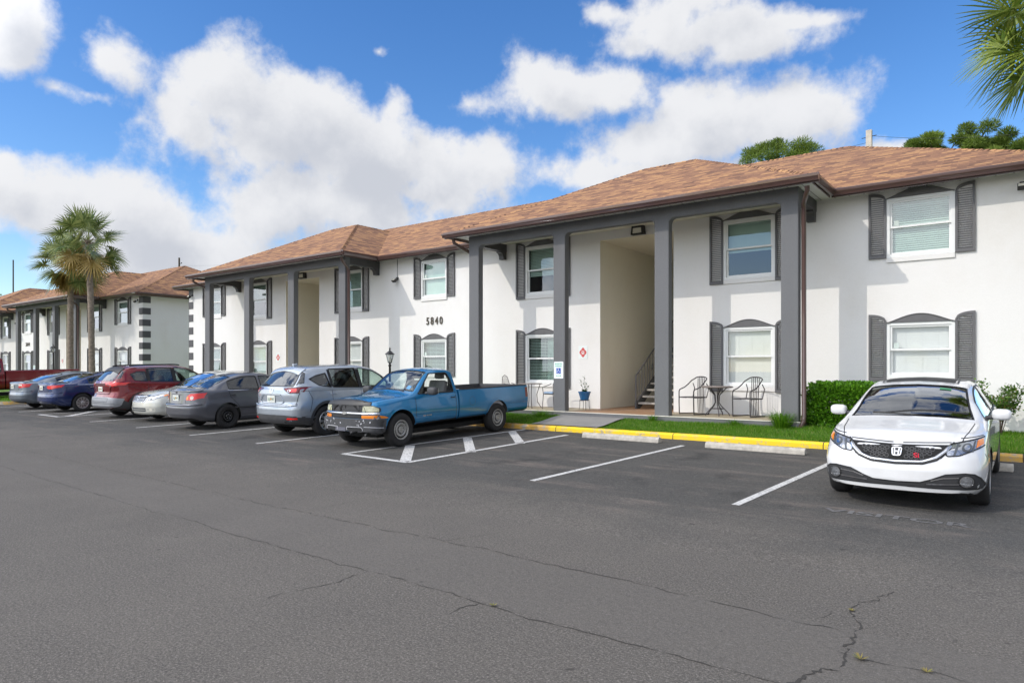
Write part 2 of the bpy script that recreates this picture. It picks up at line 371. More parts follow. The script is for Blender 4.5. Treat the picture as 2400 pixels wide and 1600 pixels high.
def leafm(name, c1, c2, rough=.5, trans=.35, c3=None):
    m = Mat(name); at = m.n('ShaderNodeAttribute', attribute_name='rnd'); v = at.outputs['Fac']
    c = m.mix(v, c1, c2)
    if c3: c = m.mix(m.ramp(v, .86, .93), c, c3)
    m.set(Base_Color=c, Roughness=rough); m.b.inputs['Specular IOR Level'].default_value = .35
    tr = m.n('ShaderNodeBsdfTranslucent'); m.L.new(c, tr.inputs[0]); x = m.n('ShaderNodeMixShader'); x.inputs[0].default_value = trans
    m.L.new(m.b.outputs[0], x.inputs[1]); m.L.new(tr.outputs[0], x.inputs[2]); m.L.new(x.outputs[0], m.out.inputs[0]); return m.m
MT['grass'] = leafm('grass_blades', (.055, .17, .004), (.17, .36, .015), .6, .4, (.34, .34, .10))
MT['hedge'] = leafm('hedge_leaves', (.035, .13, .006), (.17, .38, .025), .35, .3)
MT['shrubleaf'] = leafm('shrub_leaves', (.04, .11, .015), (.16, .27, .045), .4, .3, (.28, .22, .07))
MT['palm'] = leafm('palm_fronds', (.07, .12, .03), (.36, .40, .14), .34, .25)
MT['palm_old'] = leafm('drying_palm_fronds', (.30, .21, .05), (.50, .36, .14), .6, .25)
MT['palm_near'] = leafm('near_palm_fronds', (.07, .13, .012), (.36, .42, .08), .32, .35)
MT['pine'] = leafm('pine_needles', (.06, .11, .014), (.27, .36, .06), .6, .35)
def bark(name, a, b, sc=14):
    m = Mat(name); P = m.coord('Object'); n = m.noise(1, 6, .65, m.scale(P, sc*.5, sc*.5, sc)); 
    m.set(Base_Color=m.mix(m.ramp(n, .3, .7), a, b), Roughness=.95); m.bump(n, .7, .03); return m.m
MT['bark'] = bark('palm_bark', (.14, .11, .085), (.34, .28, .22))
MT['pinebark'] = bark('pine_bark', (.05, .035, .025), (.14, .10, .075))
def tiles():
    m = Mat('porch_floor'); P = m.coord('World'); br = m.n('ShaderNodeTexBrick'); m.L.new(P, br.inputs['Vector']); br.offset = 0
    br.inputs['Color1'].default_value = (.36, .29, .18, 1); br.inputs['Color2'].default_value = (.44, .36, .24, 1); br.inputs['Mortar'].default_value = (.30, .25, .17, 1)
    br.inputs['Scale'].default_value = 1; br.inputs['Brick Width'].default_value = .3; br.inputs['Row Height'].default_value = .3; br.inputs['Mortar Size'].default_value = .006
    n = m.noise(2.2, 5, .6, P); s = m.n('ShaderNodeSeparateXYZ'); m.L.new(P, s.inputs[0])
    red = m.math('MULTIPLY', m.ramp(m.math('ABSOLUTE', m.math('ADD', s.outputs[0], 8.73)), 1.3, 1.1), .8)
    c = m.mix(m.ramp(n, .35, .7, 0, .5), br.outputs[0], (.30, .27, .20)); c = m.mix(red, c, (.34, .17, .085)); m.set(Base_Color=c, Roughness=.6); return m.m
MT['tiles'] = tiles()
# ------------------------------------------------------------------ ground, kerb, lawn
ZS = .545                       # porch slab level
KY0, KY1 = 13.82, 14.0          # kerb face and back
def sheet(name, xs, ys, zf, mat, kind='structure', lift=0):
    mb = MB(); n = len(ys); vs = [(x, y, zf(x, y)+lift) for x in xs for y in ys]
    fs = [(i*n+j, (i+1)*n+j, (i+1)*n+j+1, i*n+j+1) for i in range(len(xs)-1) for j in range(n-1)]
    mb.add(vs, fs); o = mb.build(name, mat, smooth=30); tag(o, kind=kind); return o
def asz(x, y):
    if y <= 13.9: return gz(y)
    return gz(13.9) - .05
sheet('parking_lot', [-400,-120,-60,-45,-30,-20,-10,-5,0,5,10,40,200], [-300,-60,-20,-8,0,4,5,5.6,6,6.4,7,8,9,10,11,12,13,13.9], lambda x,y: asz(x,y), MT['asphalt'])
def groundz(x, y):               # lawn behind the kerb climbs to the foot of the porch
    a = gz(13.85)+.105
    t = max(0, min(1, (y-14.0)/1.4)); return a + (.42-a)*t*t*(3-2*t)
sheet('lawn', [-400,-60]+[-45+i*.5 for i in range(110)]+[40,200], [13.95,14.1,14.3,14.5,14.7,14.9,15.1,15.3,15.5,16,17,20,60,400],
      lambda x,y: groundz(x,y)+.012*math.sin(x*3.1+y*5)*math.sin(x*1.3), MT['soil'])
mb = MB()
zk = gz(KY0)
prof = [(KY0, zk-.15), (KY0+.012, zk+.085), (KY0+.045, zk+.118), (KY0+.165, zk+.122), (KY1, zk+.10), (KY1, zk-.15)]
mb.prism(prof, 'x', -36.2, 12)
o = mb.build('kerb', MT['kerb'], smooth=35); tag(o, kind='structure')
# landscaped island at the far left with its own yellow kerb
def island(path, name):
    mb = MB(); P = [Vector((x, y, 0)) for x, y in path]; ins = []
    n = len(P); c = sum(P, Vector())/n
    for p in P: ins.append(p+(c-p).normalized()*.18)
    vs = []; fs = []
    for i in range(n):
        z = gz(P[i].y); vs += [(P[i].x,P[i].y,z-.1), (P[i].x,P[i].y,z+.13), (ins[i].x,ins[i].y,z+.13), (ins[i].x,ins[i].y,z+.05)]
    for i in range(n):
        j = (i+1) % n
        for k in range(3): fs.append((i*4+k, j*4+k, j*4+k+1, i*4+k+1))
    mb.add(vs, fs); o = mb.build(name, MT['kerb'], smooth=30, recalc=True); tag(o, kind='structure')
    m2 = MB(); m2.add([(p.x, p.y, gz(p.y)+.12) for p in ins], [tuple(range(n))]); o = m2.build('island_lawn', MT['soil'], recalc=True); tag(o, kind='structure')
ip = [(-60,10.2)]+[(-35.9-.9+.9*math.sin(a), 11.1-.9*math.cos(a)) for a in [i*math.pi/2/8 for i in range(9)]]+[(-35.9,13.7),(-60,13.7)]
island(ip, 'island_kerb')
# concrete walk from the lot to the breezeway (and its twin at the far portico)
def walk(xc):
    mb = MB(); ys = [13.99, 14.3, 14.6, 14.9, 15.2, 15.42]; w = .95; vs = []
    for y in ys: vs += [(xc-w, y, groundz(0,y)+.035), (xc+w, y, groundz(0,y)+.035)]
    mb.add(vs, [(2*i, 2*i+1, 2*i+3, 2*i+2) for i in range(len(ys)-1)])
    o = mb.build('walkway', MT['walk'], smooth=30); tag(o, kind='structure')
m = Mat('grey_concrete_walk'); P = m.coord('World'); n1 = m.noise(1.8, 5, .6, P); n2 = m.noise(60, 3, .7, P)
c = m.mix(m.ramp(n1, .3, .7), (.20, .195, .19), (.27, .26, .25)); c = m.mix(m.ramp(n2, .4, .8, 0, .35), c, (.38, .36, .33)); m.set(Base_Color=c, Roughness=.9); m.bump(n2, .25, .004); MT['walk'] = m.m
for xc in (-9.1, -24.1, -47.6): walk(xc)

# ------------------------------------------------------------------ parking lines and islands (sheets 4 mm up)
def strip_pts(mb, pts, w, lift=.004, ws=None, close=False):
    P = [Vector((x, y, 0)) for x, y in pts]; L = []; n = len(P)
    for i, p in enumerate(P):
        a = P[i-1] if i else p; b = P[i+1] if i < n-1 else p
        t = (b-a).normalized(); nr = Vector((-t.y, t.x, 0)); ww = (ws[i]*.55 if ws else w)/2
        for sg in (1, -1):
            q = p+nr*ww*sg; L.append((q.x, q.y, gz(q.y)+lift))
    mb.add(L, [(2*i, 2*i+1, 2*i+3, 2*i+2) for i in range(n-1)])
def seg(a, b, n=8): return [(a[0]+(b[0]-a[0])*i/n, a[1]+(b[1]-a[1])*i/n) for i in range(n+1)]
def line(a, b, w=.10, name='parking_line'):
    mb = MB(); strip_pts(mb, seg(a, b), w); o = mb.build(name, MT['line'], recalc=False)
    if o.data.polygons[0].normal.z < 0: o.data.flip_normals()
    tag(o, kind='structure')
for a, b in (((-5.86,8.18),(-5.56,12.95)), ((-2.86,8.22),(-2.62,12.6)), ((-16.48,8.55),(-16.1,13.5)), ((-13.52,8.5),(-13.1,13.5)),
             ((-22.98,8.80),(-22.6,13.5)), ((-19.72,8.72),(-19.35,13.5)), ((-30.25,9.15),(-30.1,13.5)), ((-34.2,9.6),(-34.0,13.5)), ((.15,8.1),(.3,12.6)), ((3.15,8.1),(3.3,12.6))):
    line(a, b)
def hatch(x0, x1, ytip, y0, w=.12):
    # painted no-parking wedge: two long sides, an angled end and cross bars
    line((x0, ytip), (x0+.5, 13.78), w*.8, 'island_marking'); line((x1, y0), (x1+.18, 13.3), w, 'island_marking'); line((x0, ytip), (x1, y0), w, 'island_marking')
hatch(-10.58, -8.72, 8.50, 8.42)
for a, b in (((-8.86,8.50),(-10.33,10.05)), ((-8.60,9.98),(-10.19,11.70)), ((-8.55,11.52),(-10.10,13.25))):
    line(a, b, .2, 'island_marking')
hatch(-28.0, -26.1, 9.08, 9.04)
for y in (9.3, 10.8, 12.3): line((-26.1, y), (-27.8, y+1.5), .2, 'island_marking')

# ------------------------------------------------------------------ cracks
def crack(pts, w0, w1, jit=.03, step=.06, name='asphalt_crack', seed=1):
    rr = random.Random(seed); path = []
    for (a, b) in zip(pts[:-1], pts[1:]):
        L = math.dist(a, b); n = max(2, int(L/step))
        for i in range(n): path.append((a[0]+(b[0]-a[0])*i/n, a[1]+(b[1]-a[1])*i/n))
    path.append(pts[-1]); out = []; ws = []; o1 = o2 = 0
    for i, p in enumerate(path):
        o1 = o1*.75+rr.gauss(0, jit); o2 = o2*.75+rr.gauss(0, jit); out.append((p[0]+o1, p[1]+o2))
        t = i/len(path); ws.append((w0+(w1-w0)*t)*(.25+1.1*rr.random()) if rr.random() > .12 else .001)
    ws[0] = ws[-1] = .001
    mb = MB(); strip_pts(mb, out, 0, .003, ws); o = mb.build(name, MT['crack'])
    tag(o, kind='structure')
crack([(-24,4.25),(-14.3,4.06),(-8.08,3.9),(-4.42,3.83),(-1.12,3.8),(6,3.75)], .010, .022, .012, .08, seed=2)
crack([(-22,5.2),(-16.85,5.16),(-7.56,4.94),(-4.16,4.94),(-1.85,4.88),(-.96,4.79)], .008, .02, .014, .07, seed=3)
crack([(-.85,5.92),(-.97,5.59),(-1.01,5.27),(-.97,5.04),(-.96,4.79),(-.93,4.46),(-.92,4.27),(-.95,4.1),(-.95,3.93),(-1.0,3.4),(-.9,2.9)], .014, .05, .022, .03, seed=4)
crack([(-4.42,3.83),(-4.41,3.51),(-4.54,3.08),(-4.48,2.7)], .018, .006, .012, seed=5)
crack([(-3.2,3.83),(-3.24,3.65),(-3.23,3.47)], .02, .008, .012, seed=6)
crack([(-1.18,4.86),(-1.1,5.15)], .016, .006, .012, seed=7)
crack([(-6.94,4.92),(-6.91,5.6),(-6.81,6.37)], .012, .006, .012, seed=8)
crack([(-5.44,4.96),(-5.5,5.17)], .012, .006, .01, seed=9)
crack([(-8.58,3.99),(-8.7,3.06)], .01, .006, .012, seed=10)
crack([(-.93,4.46),(-.69,4.43),(-.43,4.49),(.1,4.4)], .012, .006, .014, seed=11)
crack([(-4.62,4.95),(-4.42,5.61)], .012, .006, .012, seed=12)
crack([(.2,10.2),(.5,10.8),(.35,11.5),(.8,12.3)], .02, .008, .03, seed=15)
crack([(-.1,9.9),(.5,10.1),(.9,10.6)], .015, .008, .03, seed=16)
# worn stencil in front of the white car
vs, fs = text_mesh('VISITOR', .40, 0, True)
mb = MB(); mb.add([(x*1.0-1.22, y*.62+8.55, gz(y*.62+8.55)+.0045) for x, y, z in vs], fs)
o = mb.build('stencil_lettering', MT['ghost'])
if o.data.polygons[0].normal.z < 0: o.data.flip_normals()
tag(o, kind='structure')

# ------------------------------------------------------------------ apartment building
HW = 16.7; DEPTH = 9.4; PC = 7.57       # half width, depth, portico centre (local x)
ZE = 5.155; ZSOF = 5.095; ZBM = 4.815
WU = (3.40, 4.905); WL = (.70, 2.195); RU = (3.60, 4.905); RL = (.955, 2.165)
def frame_mesh(w, z0, z1):
    mb = MB(); y0, y1 = -.025, .09; t = .065; h = w/2
    mb.box(-h, -h+t, y0, y1, z0, z1); mb.box(h-t, h, y0, y1, z0, z1); mb.box(-h+t, h-t, y0, y1, z1-t, z1); mb.box(-h+t, h-t, y0, y1, z0, z0+t)
    s = .045; a, b = -h+t, h-t; zm = z0+(z1-z0)*.51
    # upper sash sits forward of the lower sash
    for (c0, c1, ya, yb) in ((zm-.02, z1-t, .0, .035), (z0+t, zm+.02, .04, .075)):
        mb.box(a, a+s, ya, yb, c0, c1); mb.box(b-s, b, ya, yb, c0, c1); mb.box(a+s, b-s, ya, yb, c1-s*.9, c1); mb.box(a+s, b-s, ya, yb, c0, c0+s)
    return mb
def add_window(par, cx, w, z, pane='glass', blind=('slats', .4), blindcol='blind', sill=True, sticker=False):
    z0, z1 = z; fo = frame_mesh(w, z0, z1).build('window', MT['frame'], par, loc=(cx, 0, 0)); h = w/2-.11; zm = z0+(z1-z0)*.51
    mb = MB(); mb.add([(-h,.018,zm+.02),(h,.018,zm+.02),(h,.018,z1-.1),(-h,.018,z1-.1)], [(0,1,2,3)]); mb.add([(-h,.057,z0+.1),(h,.057,z0+.1),(h,.057,zm-.02),(-h,.057,zm-.02)], [(0,1,2,3)])
    mb.build('pane', MT[pane], fo)
    mb = MB(); kind, tilt = blind[0], blind[1]
    low = blind[2] if len(blind) > 2 else 0
    n = int((z1-z0-.16)/.046)
    if kind == 'slats':
        for i in range(n):
            zz = z1-.11-i*.046
            if zz < z0+.08+low: break
            cs = .0255; dz = random.uniform(-.001, .001)
            mb.box(-h-.02, h+.02, .125-cs, .125+cs, -.0015, .0015, M=Matrix.Translation((0, .125, zz+dz)) @ Matrix.Rotation(tilt, 4, 'X') @ Matrix.Translation((0, -.125, 0)))
        mb.box(-h-.02, h+.02, .10, .15, z1-.115, z1-.075)
        for xx in (-h*.55, h*.05, h*.6): mb.box(xx-.002, xx+.002, .096, .098, z0+.08+low, z1-.1)
    if kind == 'slats' and low < .02 or kind == 'shade':
        mb.box(-h-.02, h+.02, .112, .132, z0+.07+low, z0+.095+low)
    if kind == 'shade': mb.box(-h-.02, h+.02, .12, .124, z0+.09, z1-.09)
    mb.build('blinds', MT[blindcol], fo)
    if blind[-1] == 'curtain':
        c = MB(); nn = 24; vs = []
        for i in range(nn+1):
            xx = h*.1+(h*1.0)*i/nn; yy = .19+.02*math.sin(i*1.3); vs += [(xx, yy, z0+.08), (xx, yy, z1-.1)]
        c.add(vs, [(2*i, 2*i+2, 2*i+3, 2*i+1) for i in range(nn)]); c.build('curtain', MT['curtain'], fo, smooth=60)
    if sill:
        mb = MB(); mb.box(-w/2, w/2, -.035, 0, z0-.105, z0-.003); mb.build('sill', MT['wall'], fo, bevel=.006)
    if sticker:
        mb = MB(); mb.box(-h+.03, -h+.13, .012, .015, zm+.035, zm+.15); mb.build('window_sticker', MT['curtain'], fo)
    return fo
def arch_mesh(w, zb):
    """solid curved head board over a window"""
    mb = MB(); n = 24; pts = []
    for i in range(n+1):
        t = -1+2*i/n; pts.append((t*w/2, zb+.004+.185*(math.cos(t*math.pi/2)**1.25)))
    vs = [(x, -.05, z) for x, z in pts]+[(x, -.05, zb) for x, z in pts]+[(x, 0, z) for x, z in pts]+[(x, 0, zb) for x, z in pts]
    k = n+1; fs = []
    for i in range(n): fs += [(i, i+k, i+k+1, i+1), (i, i+1, i+1+2*k, i+2*k), (i+k, i+3*k, i+3*k+1, i+k+1)]
    mb.add(vs, fs)
    # bead along the curve
    mb.tube([(x, -.052, z-.012) for x, z in pts], .013, 6); return mb
def shutter_mesh(w, z0, z1, side):
    """louvred shutter; the outer edge (side=-1 left of the window, +1 right) stands taller"""
    mb = MB(); t = .045; n = 10; d0, d1 = -.052, -.004
    def top(x):                                  # x from 0 at the window side to w at the outer side
        s = x/w; return z1-.155*(1-math.sqrt(max(0, 1-(1-s)**2.2)))
    xs = [w*i/n for i in range(n+1)]
    def X(x): return side*x
    # face frame: outer stile, inner stile, bottom rail, curved top rail
    def slab(poly): 
        poly = [(X(x), z) for x, z in poly]; mb.prism(poly, 'y', d0, d1)
    slab([(0, z0+t*1.6), (t, z0+t*1.6), (t, top(t)-t*1.4), (0, top(0)-t*1.4)]); slab([(w-t, z0+t*1.6), (w, z0+t*1.6), (w, z1-t*1.4), (w-t, top(w-t)-t*1.4)])
    slab([(0, z0), (w, z0), (w, z0+t*1.6), (0, z0+t*1.6)])
    for i in range(n): slab([(xs[i], top(xs[i])-t*1.4), (xs[i+1], top(xs[i+1])-t*1.4), (xs[i+1], top(xs[i+1])), (xs[i], top(xs[i]))])
    # louvres
    zz = z0+t*1.6+.02
    while zz < z1-.1:
        xa = t; 
        while top(xa)-t*1.5 < zz+.02 and xa < w-t-.02: xa += .02
        if xa < w-t-.03:
            a, b = sorted((X(xa), X(w-t)))
            mb.box(a, b, -.017, .017, -.0035, .0035, M=Matrix.Translation((0, -.026, zz)) @ Matrix.Rotation(R(24), 4, 'X'))
        zz += .047
    return mb
def rwall(mb, x0, x1, z0, z1, holes, y=0, dep=.16, mi=0):
    """front wall (facing -y) with rectangular holes (hx0,hx1,hz0,hz1) and reveals"""
    xs = sorted({x0, x1}|{h[0] for h in holes}|{h[1] for h in holes}); zs = sorted({z0, z1}|{h[2] for h in holes}|{h[3] for h in holes})
    for i in range(len(xs)-1):
        for j in range(len(zs)-1):
            cx, cz = (xs[i]+xs[i+1])/2, (zs[j]+zs[j+1])/2
            if any(h[0] < cx < h[1] and h[2] < cz < h[3] for h in holes): continue
            mb.add([(xs[i],y,zs[j]),(xs[i+1],y,zs[j]),(xs[i+1],y,zs[j+1]),(xs[i],y,zs[j+1])], [(0,1,2,3)], mi)
    for (a, b, c, d) in holes:
        if d-c > 3: continue
        mb.add([(a,y,c),(b,y,c),(b,y,d),(a,y,d),(a,y+dep,c),(b,y+dep,c),(b,y+dep,d),(a,y+dep,d)], [(0,4,5,1),(1,5,6,2),(2,6,7,3),(3,7,4,0)], mi)
def slope_face(mb, pts, eave_dir):
    """roof face with UVs: u along the eave, v up the slope"""
    n = len(mb.v); mb.add(pts, [tuple(range(len(pts)))])
    e = Vector(eave_dir).normalized(); p0 = Vector(pts[0]); nr = (Vector(pts[1])-p0).cross(Vector(pts[2])-p0).normalized(); up = nr.cross(e).normalized()
    if up.z < 0: up = -up
    if mb.uv is None: mb.uv = []
    for p in pts: d = Vector(p)-p0; mb.uv.append((d.dot(e)+p0.x*.0+n*.37, d.dot(up)))
def build_building(loc, label, shed):
    B = empty('apartment_building', loc); tag(B, label, 'building')
    holes = []; wins = []
    for c in (-PC, PC):
        for s in (-3.12, 3.12):
            wins += [(c+s, 1.28, WU, 'T'), (c+s, 1.28, WL, 'T')]
        holes.append((c-1.12, c+1.12, 0.001, ZBM))
    for c in (-PC-6.8, PC+6.8): wins += [(c, 1.28, RU, 'R'), (c, 1.28, RL, 'R')]
    wins += [(-.1, 1.22, RU, 'R'), (-.1, 1.22, RL, 'R')]
    for cx, w, z, k in wins: holes.append((cx-w/2, cx+w/2, z[0], z[1]))
    mb = MB(); rwall(mb, -HW, HW, -.5, ZSOF, holes)
    mb.add([(HW,0,-.5),(HW,DEPTH,-.5),(HW,DEPTH,ZSOF),(HW,0,ZSOF)], [(0,1,2,3)]); mb.add([(-HW,0,-.5),(-HW,DEPTH,-.5),(-HW,DEPTH,ZSOF),(-HW,0,ZSOF)], [(3,2,1,0)])
    # back wall, open at the two breezeways
    for a, b in ((-HW, -PC-1.12), (-PC+1.12, PC-1.12), (PC+1.12, HW)): mb.add([(a,DEPTH,-.5),(b,DEPTH,-.5),(b,DEPTH,ZSOF),(a,DEPTH,ZSOF)], [(3,2,1,0)])
    for c in (-PC, PC): mb.add([(c-1.12,DEPTH,ZBM),(c+1.12,DEPTH,ZBM),(c+1.12,DEPTH,ZSOF),(c-1.12,DEPTH,ZSOF)], [(3,2,1,0)])
    mb.build('wall', MT['wall'], B)
    for c in (-PC, PC):
        mb = MB(); a, b = c-1.12, c+1.12
        mb.add([(a,.002,0),(a,DEPTH,0),(a,DEPTH,ZBM),(a,.002,ZBM)], [(3,2,1,0)]); mb.add([(b,.002,0),(b,DEPTH,0),(b,DEPTH,ZBM),(b,.002,ZBM)], [(0,1,2,3)])
        mb.add([(a,.002,ZBM),(b,.002,ZBM),(b,DEPTH,ZBM),(a,DEPTH,ZBM)], [(3,2,1,0)])
        mb.build('breezeway_lining', MT['wall_in'], B)
        mb = MB(); mb.box(c-4.76, c+4.76, -1.66, -.003, -.33, 0); mb.box(a, b, -.003, DEPTH, -.33, 0); o = mb.build('porch_slab', [MT['tiles'], MT['pillar']], B)
        for p in o.data.polygons:
            if p.normal.z < .5: p.material_index = 1
        mb = MB(); mb.box(c-4.765, c+4.765, -1.672, -1.625, -.012, .006); mb.build('slab_edge_trim', MT['cream'], B, bevel=.004)
        mb = MB(); mb.box(a+.003, b-.003, 4.45, DEPTH, 2.62, 2.78); mb.build('landing', MT['concrete'], B)
        # stair along the right side, climbing away from the court
        st = MB(); y0, n = .78, 15; run, rise = .272, .184
        for sx in (c-.36, c+1.06):
            st.prism([(y0-.12, 0), (y0+.12, 0), (y0+n*run, n*rise-.22), (y0+n*run, n*rise+.04), (y0-.12, .16)], 'x', sx, sx+.05)
        so_ = st.build('staircase', MT['rail'], B)
        for i in range(n-1):
            t = MB(); t.box(c-.31, c+1.06, y0+i*run-.02, y0+i*run+.27, (i+1)*rise-.055, (i+1)*rise); t.build('step', MT['concrete'], so_, bevel=.008)
        rl = MB(); xr = c-.335; p0 = (xr, y0-.1, 0); hh = .92
        rl.tube([p0, (xr, y0-.1, hh), (xr, y0-.06, hh+.06), (xr, y0+n*run, n*rise+hh+.05)], .022, 8)
        rl.tube([(xr, y0-.05, .2), (xr, y0+n*run, n*rise+.12)], .013, 6)
        for i in range(22):
            yy = y0+.1+i*.175; zz = (yy-y0)/run*rise; rl.tube([(xr, yy, zz+.14), (xr, yy, zz+hh+.04)], .009, 6)
        ang = [k*.5 for k in range(14)]                              # small scroll panel
        rl.tube([(xr, y0+.98+.075*math.cos(t)*(1-t/9), 1.18+.16*math.sin(t)*(1-t/9)) for t in ang], .008, 6)
        rl.tube([(xr, y0+.98, 1.0), (xr, y0+.95, .80)], .008, 6)
        rl.build('railing', MT['rail'], so_, smooth=40)
        # portico: four square pillars, beam with softened corners, side beams with corbels
        for (xa, xb) in ((-4.70, -4.32), (-1.66, -1.285), (1.33, 1.71), (4.34, 4.71)):
            p = MB(); p.box(c+xa, c+xb, -1.605, -1.395, -.34, ZBM+.02); p.build('pillar', MT['pillar'], B, bevel=.018)
        bm_ = MB(); bm_.box(c-4.70, c+4.71, -1.603, -1.397, ZBM, ZSOF-.004)
        for (e, s) in ((-4.32,1),(-1.66,-1),(-1.285,1),(1.33,-1),(1.71,1),(4.34,-1)):
            pts = [(c+e, ZBM), (c+e, ZBM-.13)]+[(c+e+s*.13*(1-math.cos(a)), ZBM-.13*(1-math.sin(a))) for a in [k*math.pi/2/6 for k in range(1, 7)]]
            bm_.prism(pts, 'y', -1.60, -1.40)
        bm_.build('beam', MT['pillar'], B, bevel=.006)
        for s in (-1, 1):
            xa, xb = sorted((c+s*4.705, c+s*4.50)); sb = MB(); sb.box(xa, xb, -1.397, -.002, ZBM+.02, ZSOF-.006)
            k = [(-.30, ZBM+.03), (-.30, ZBM-.02)]+[(-.30+.14*math.sin(a), ZBM-.02-.16*(1-math.cos(a))) for a in [q*math.pi/2/5 for q in range(1, 6)]]+[(-.16, ZBM-.22), (-.002, ZBM-.22), (-.002, ZBM+.03)]
            sb.prism(k, 'x', xa+.01, xb-.01); sb.build('side_beam', MT['trim'], B, bevel=.006)
        ce = MB(); ce.add([(c-4.5,-1.397,ZSOF-.03),(c+4.5,-1.397,ZSOF-.03),(c+4.5,0,ZSOF-.03),(c-4.5,0,ZSOF-.03)], [(3,2,1,0)]); ce.build('porch_ceiling', MT['cream'], B)
        # downpipes
        for s in (-1, 1):
            x0 = c+s*4.82; d = MB()
            top = [(x0+s*.16, -1.98, ZE-.17), (x0+s*.16, -1.96, ZE-.26), (x0+s*.08, -1.80, ZE-.36), (x0-s*.0, -1.62, ZE-.44), (x0-s*.02, -1.52, ZE-.60)]
            if s == 1: top += [(x0-.02, -1.5, .12), (x0-.02, -1.55, 0.0), (x0-.06, -1.80, -.19)]
            else: top = top[:4]+[(x0+.06, -1.45, ZE-.52), (x0+.08, -1.2, ZE-.55)]
            d.tube(top, .052, 8); d.build('downpipe', MT['gutter'], B, smooth=50)
    # windows, shutters and head boards
    rnd = random.Random(5)
    cache = {}
    for i, (cx, w, z, k) in enumerate(wins):
        up = z[0] > 2; key = (k, up)
        st = WSTYLE.get((round(cx, 1), up), (('slats', .5), 'blind'))
        add_window(B, cx, w, z, 'glass' if st[1] != 'clear' else 'glass_clear', st[0], 'blind', True, sticker=(k == 'R'))
        zb0 = {('T',True):3.30,('T',False):.565,('R',True):3.60,('R',False):.885}[key]; zt0 = 5.055 if up else 2.36
        for s in (-1, 1):
            kk = (key, s)
            if kk not in cache: o = shutter_mesh(.35, zb0, zt0, s).build('shutter', MT['shutter'], B); cache[kk] = o.data
            else: o = bpy.data.objects.new('shutter', cache[kk]); COL.objects.link(o); o.parent = B
            o.location = (cx+s*(w/2+.004), 0, 0)
        kk = ('arch', up, w)
        if kk not in cache: o = arch_mesh(w-.006, 4.908 if up else 2.198 if k == 'T' else 2.168).build('head_board', MT['shutter'], B, smooth=40); cache[kk+(k,)] = o.data
        o.location = (cx, 0, 0)
    # room boxes behind the glass keep the inside dark
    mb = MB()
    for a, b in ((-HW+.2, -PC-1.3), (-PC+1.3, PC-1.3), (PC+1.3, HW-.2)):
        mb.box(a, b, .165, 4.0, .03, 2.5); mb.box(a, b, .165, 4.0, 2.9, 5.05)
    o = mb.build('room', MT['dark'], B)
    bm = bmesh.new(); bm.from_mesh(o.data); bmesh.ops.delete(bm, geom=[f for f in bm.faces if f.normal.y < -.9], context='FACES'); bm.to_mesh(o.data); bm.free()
    # corner quoins
    for s in (-1, 1):
        for i in range(9):
            z1 = 5.03-i*.62; z0 = max(z1-.35, -.3); x0, x1 = sorted((s*HW+s*.022, s*HW-s*.40)); q = MB(); q.box(x0, x1, -.022, .42, z0, z1); q.build('quoin', MT['trim'], B, bevel=.012)
    # roofs
    mb = MB(); E = HW+.5; ye, yb = -.5, DEPTH+.5; hd = (yb-ye)/2; pr = .475; zr = ZE+pr*hd; xr = E-hd; yr = (ye+yb)/2
    slope_face(mb, [(-E,ye,ZE),(E,ye,ZE),(xr,yr,zr),(-xr,yr,zr)], (1,0,0)); slope_face(mb, [(E,yb,ZE),(-E,yb,ZE),(-xr,yr,zr),(xr,yr,zr)], (1,0,0))
    slope_face(mb, [(E,ye,ZE),(E,yb,ZE),(xr,yr,zr)], (0,1,0)); slope_face(mb, [(-E,yb,ZE),(-E,ye,ZE),(-xr,yr,zr)], (0,1,0))
    caps = [((E,ye,ZE),(xr,yr,zr)), ((-E,ye,ZE),(-xr,yr,zr)), ((E,yb,ZE),(xr,yr,zr)), ((-xr,yr,zr),(xr,yr,zr))]
    for c in (-PC, PC):
        hw = 5.13; yf = -2.11; p2 = .5; yt = 2.2; zt = ZE+p2*(yt-yf); xt = hw-(yt-yf); yk = 4.3
        slope_face(mb, [(c-hw,yf,ZE),(c+hw,yf,ZE),(c+xt,yt,zt),(c-xt,yt,zt)], (1,0,0))
        slope_face(mb, [(c+hw,yf,ZE),(c+hw,yk,ZE),(c+xt,yk,zt),(c+xt,yt,zt)], (0,1,0)); slope_face(mb, [(c-hw,yk,ZE),(c-hw,yf,ZE),(c-xt,yt,zt),(c-xt,yk,zt)], (0,1,0))
        slope_face(mb, [(c-xt,yt,zt),(c+xt,yt,zt),(c+xt,yk,zt),(c-xt,yk,zt)], (1,0,0))
        caps += [((c-hw,yf,ZE),(c-xt,yt,zt)), ((c+hw,yf,ZE),(c+xt,yt,zt)), ((c-xt,yt,zt),(c+xt,yt,zt)), ((c+xt,yt,zt),(c+xt,yk-.2,zt))]
    ro = mb.build('roof', MT['shingle'], B)
    ul = ro.data.uv_layers.new(name='UVMap'); fl = [0.0]*(len(ro.data.loops)*2)
    for l in ro.data.loops: fl[l.index*2:l.index*2+2] = mb.uv[l.vertex_index]
    ul.data.foreach_set('uv', fl)
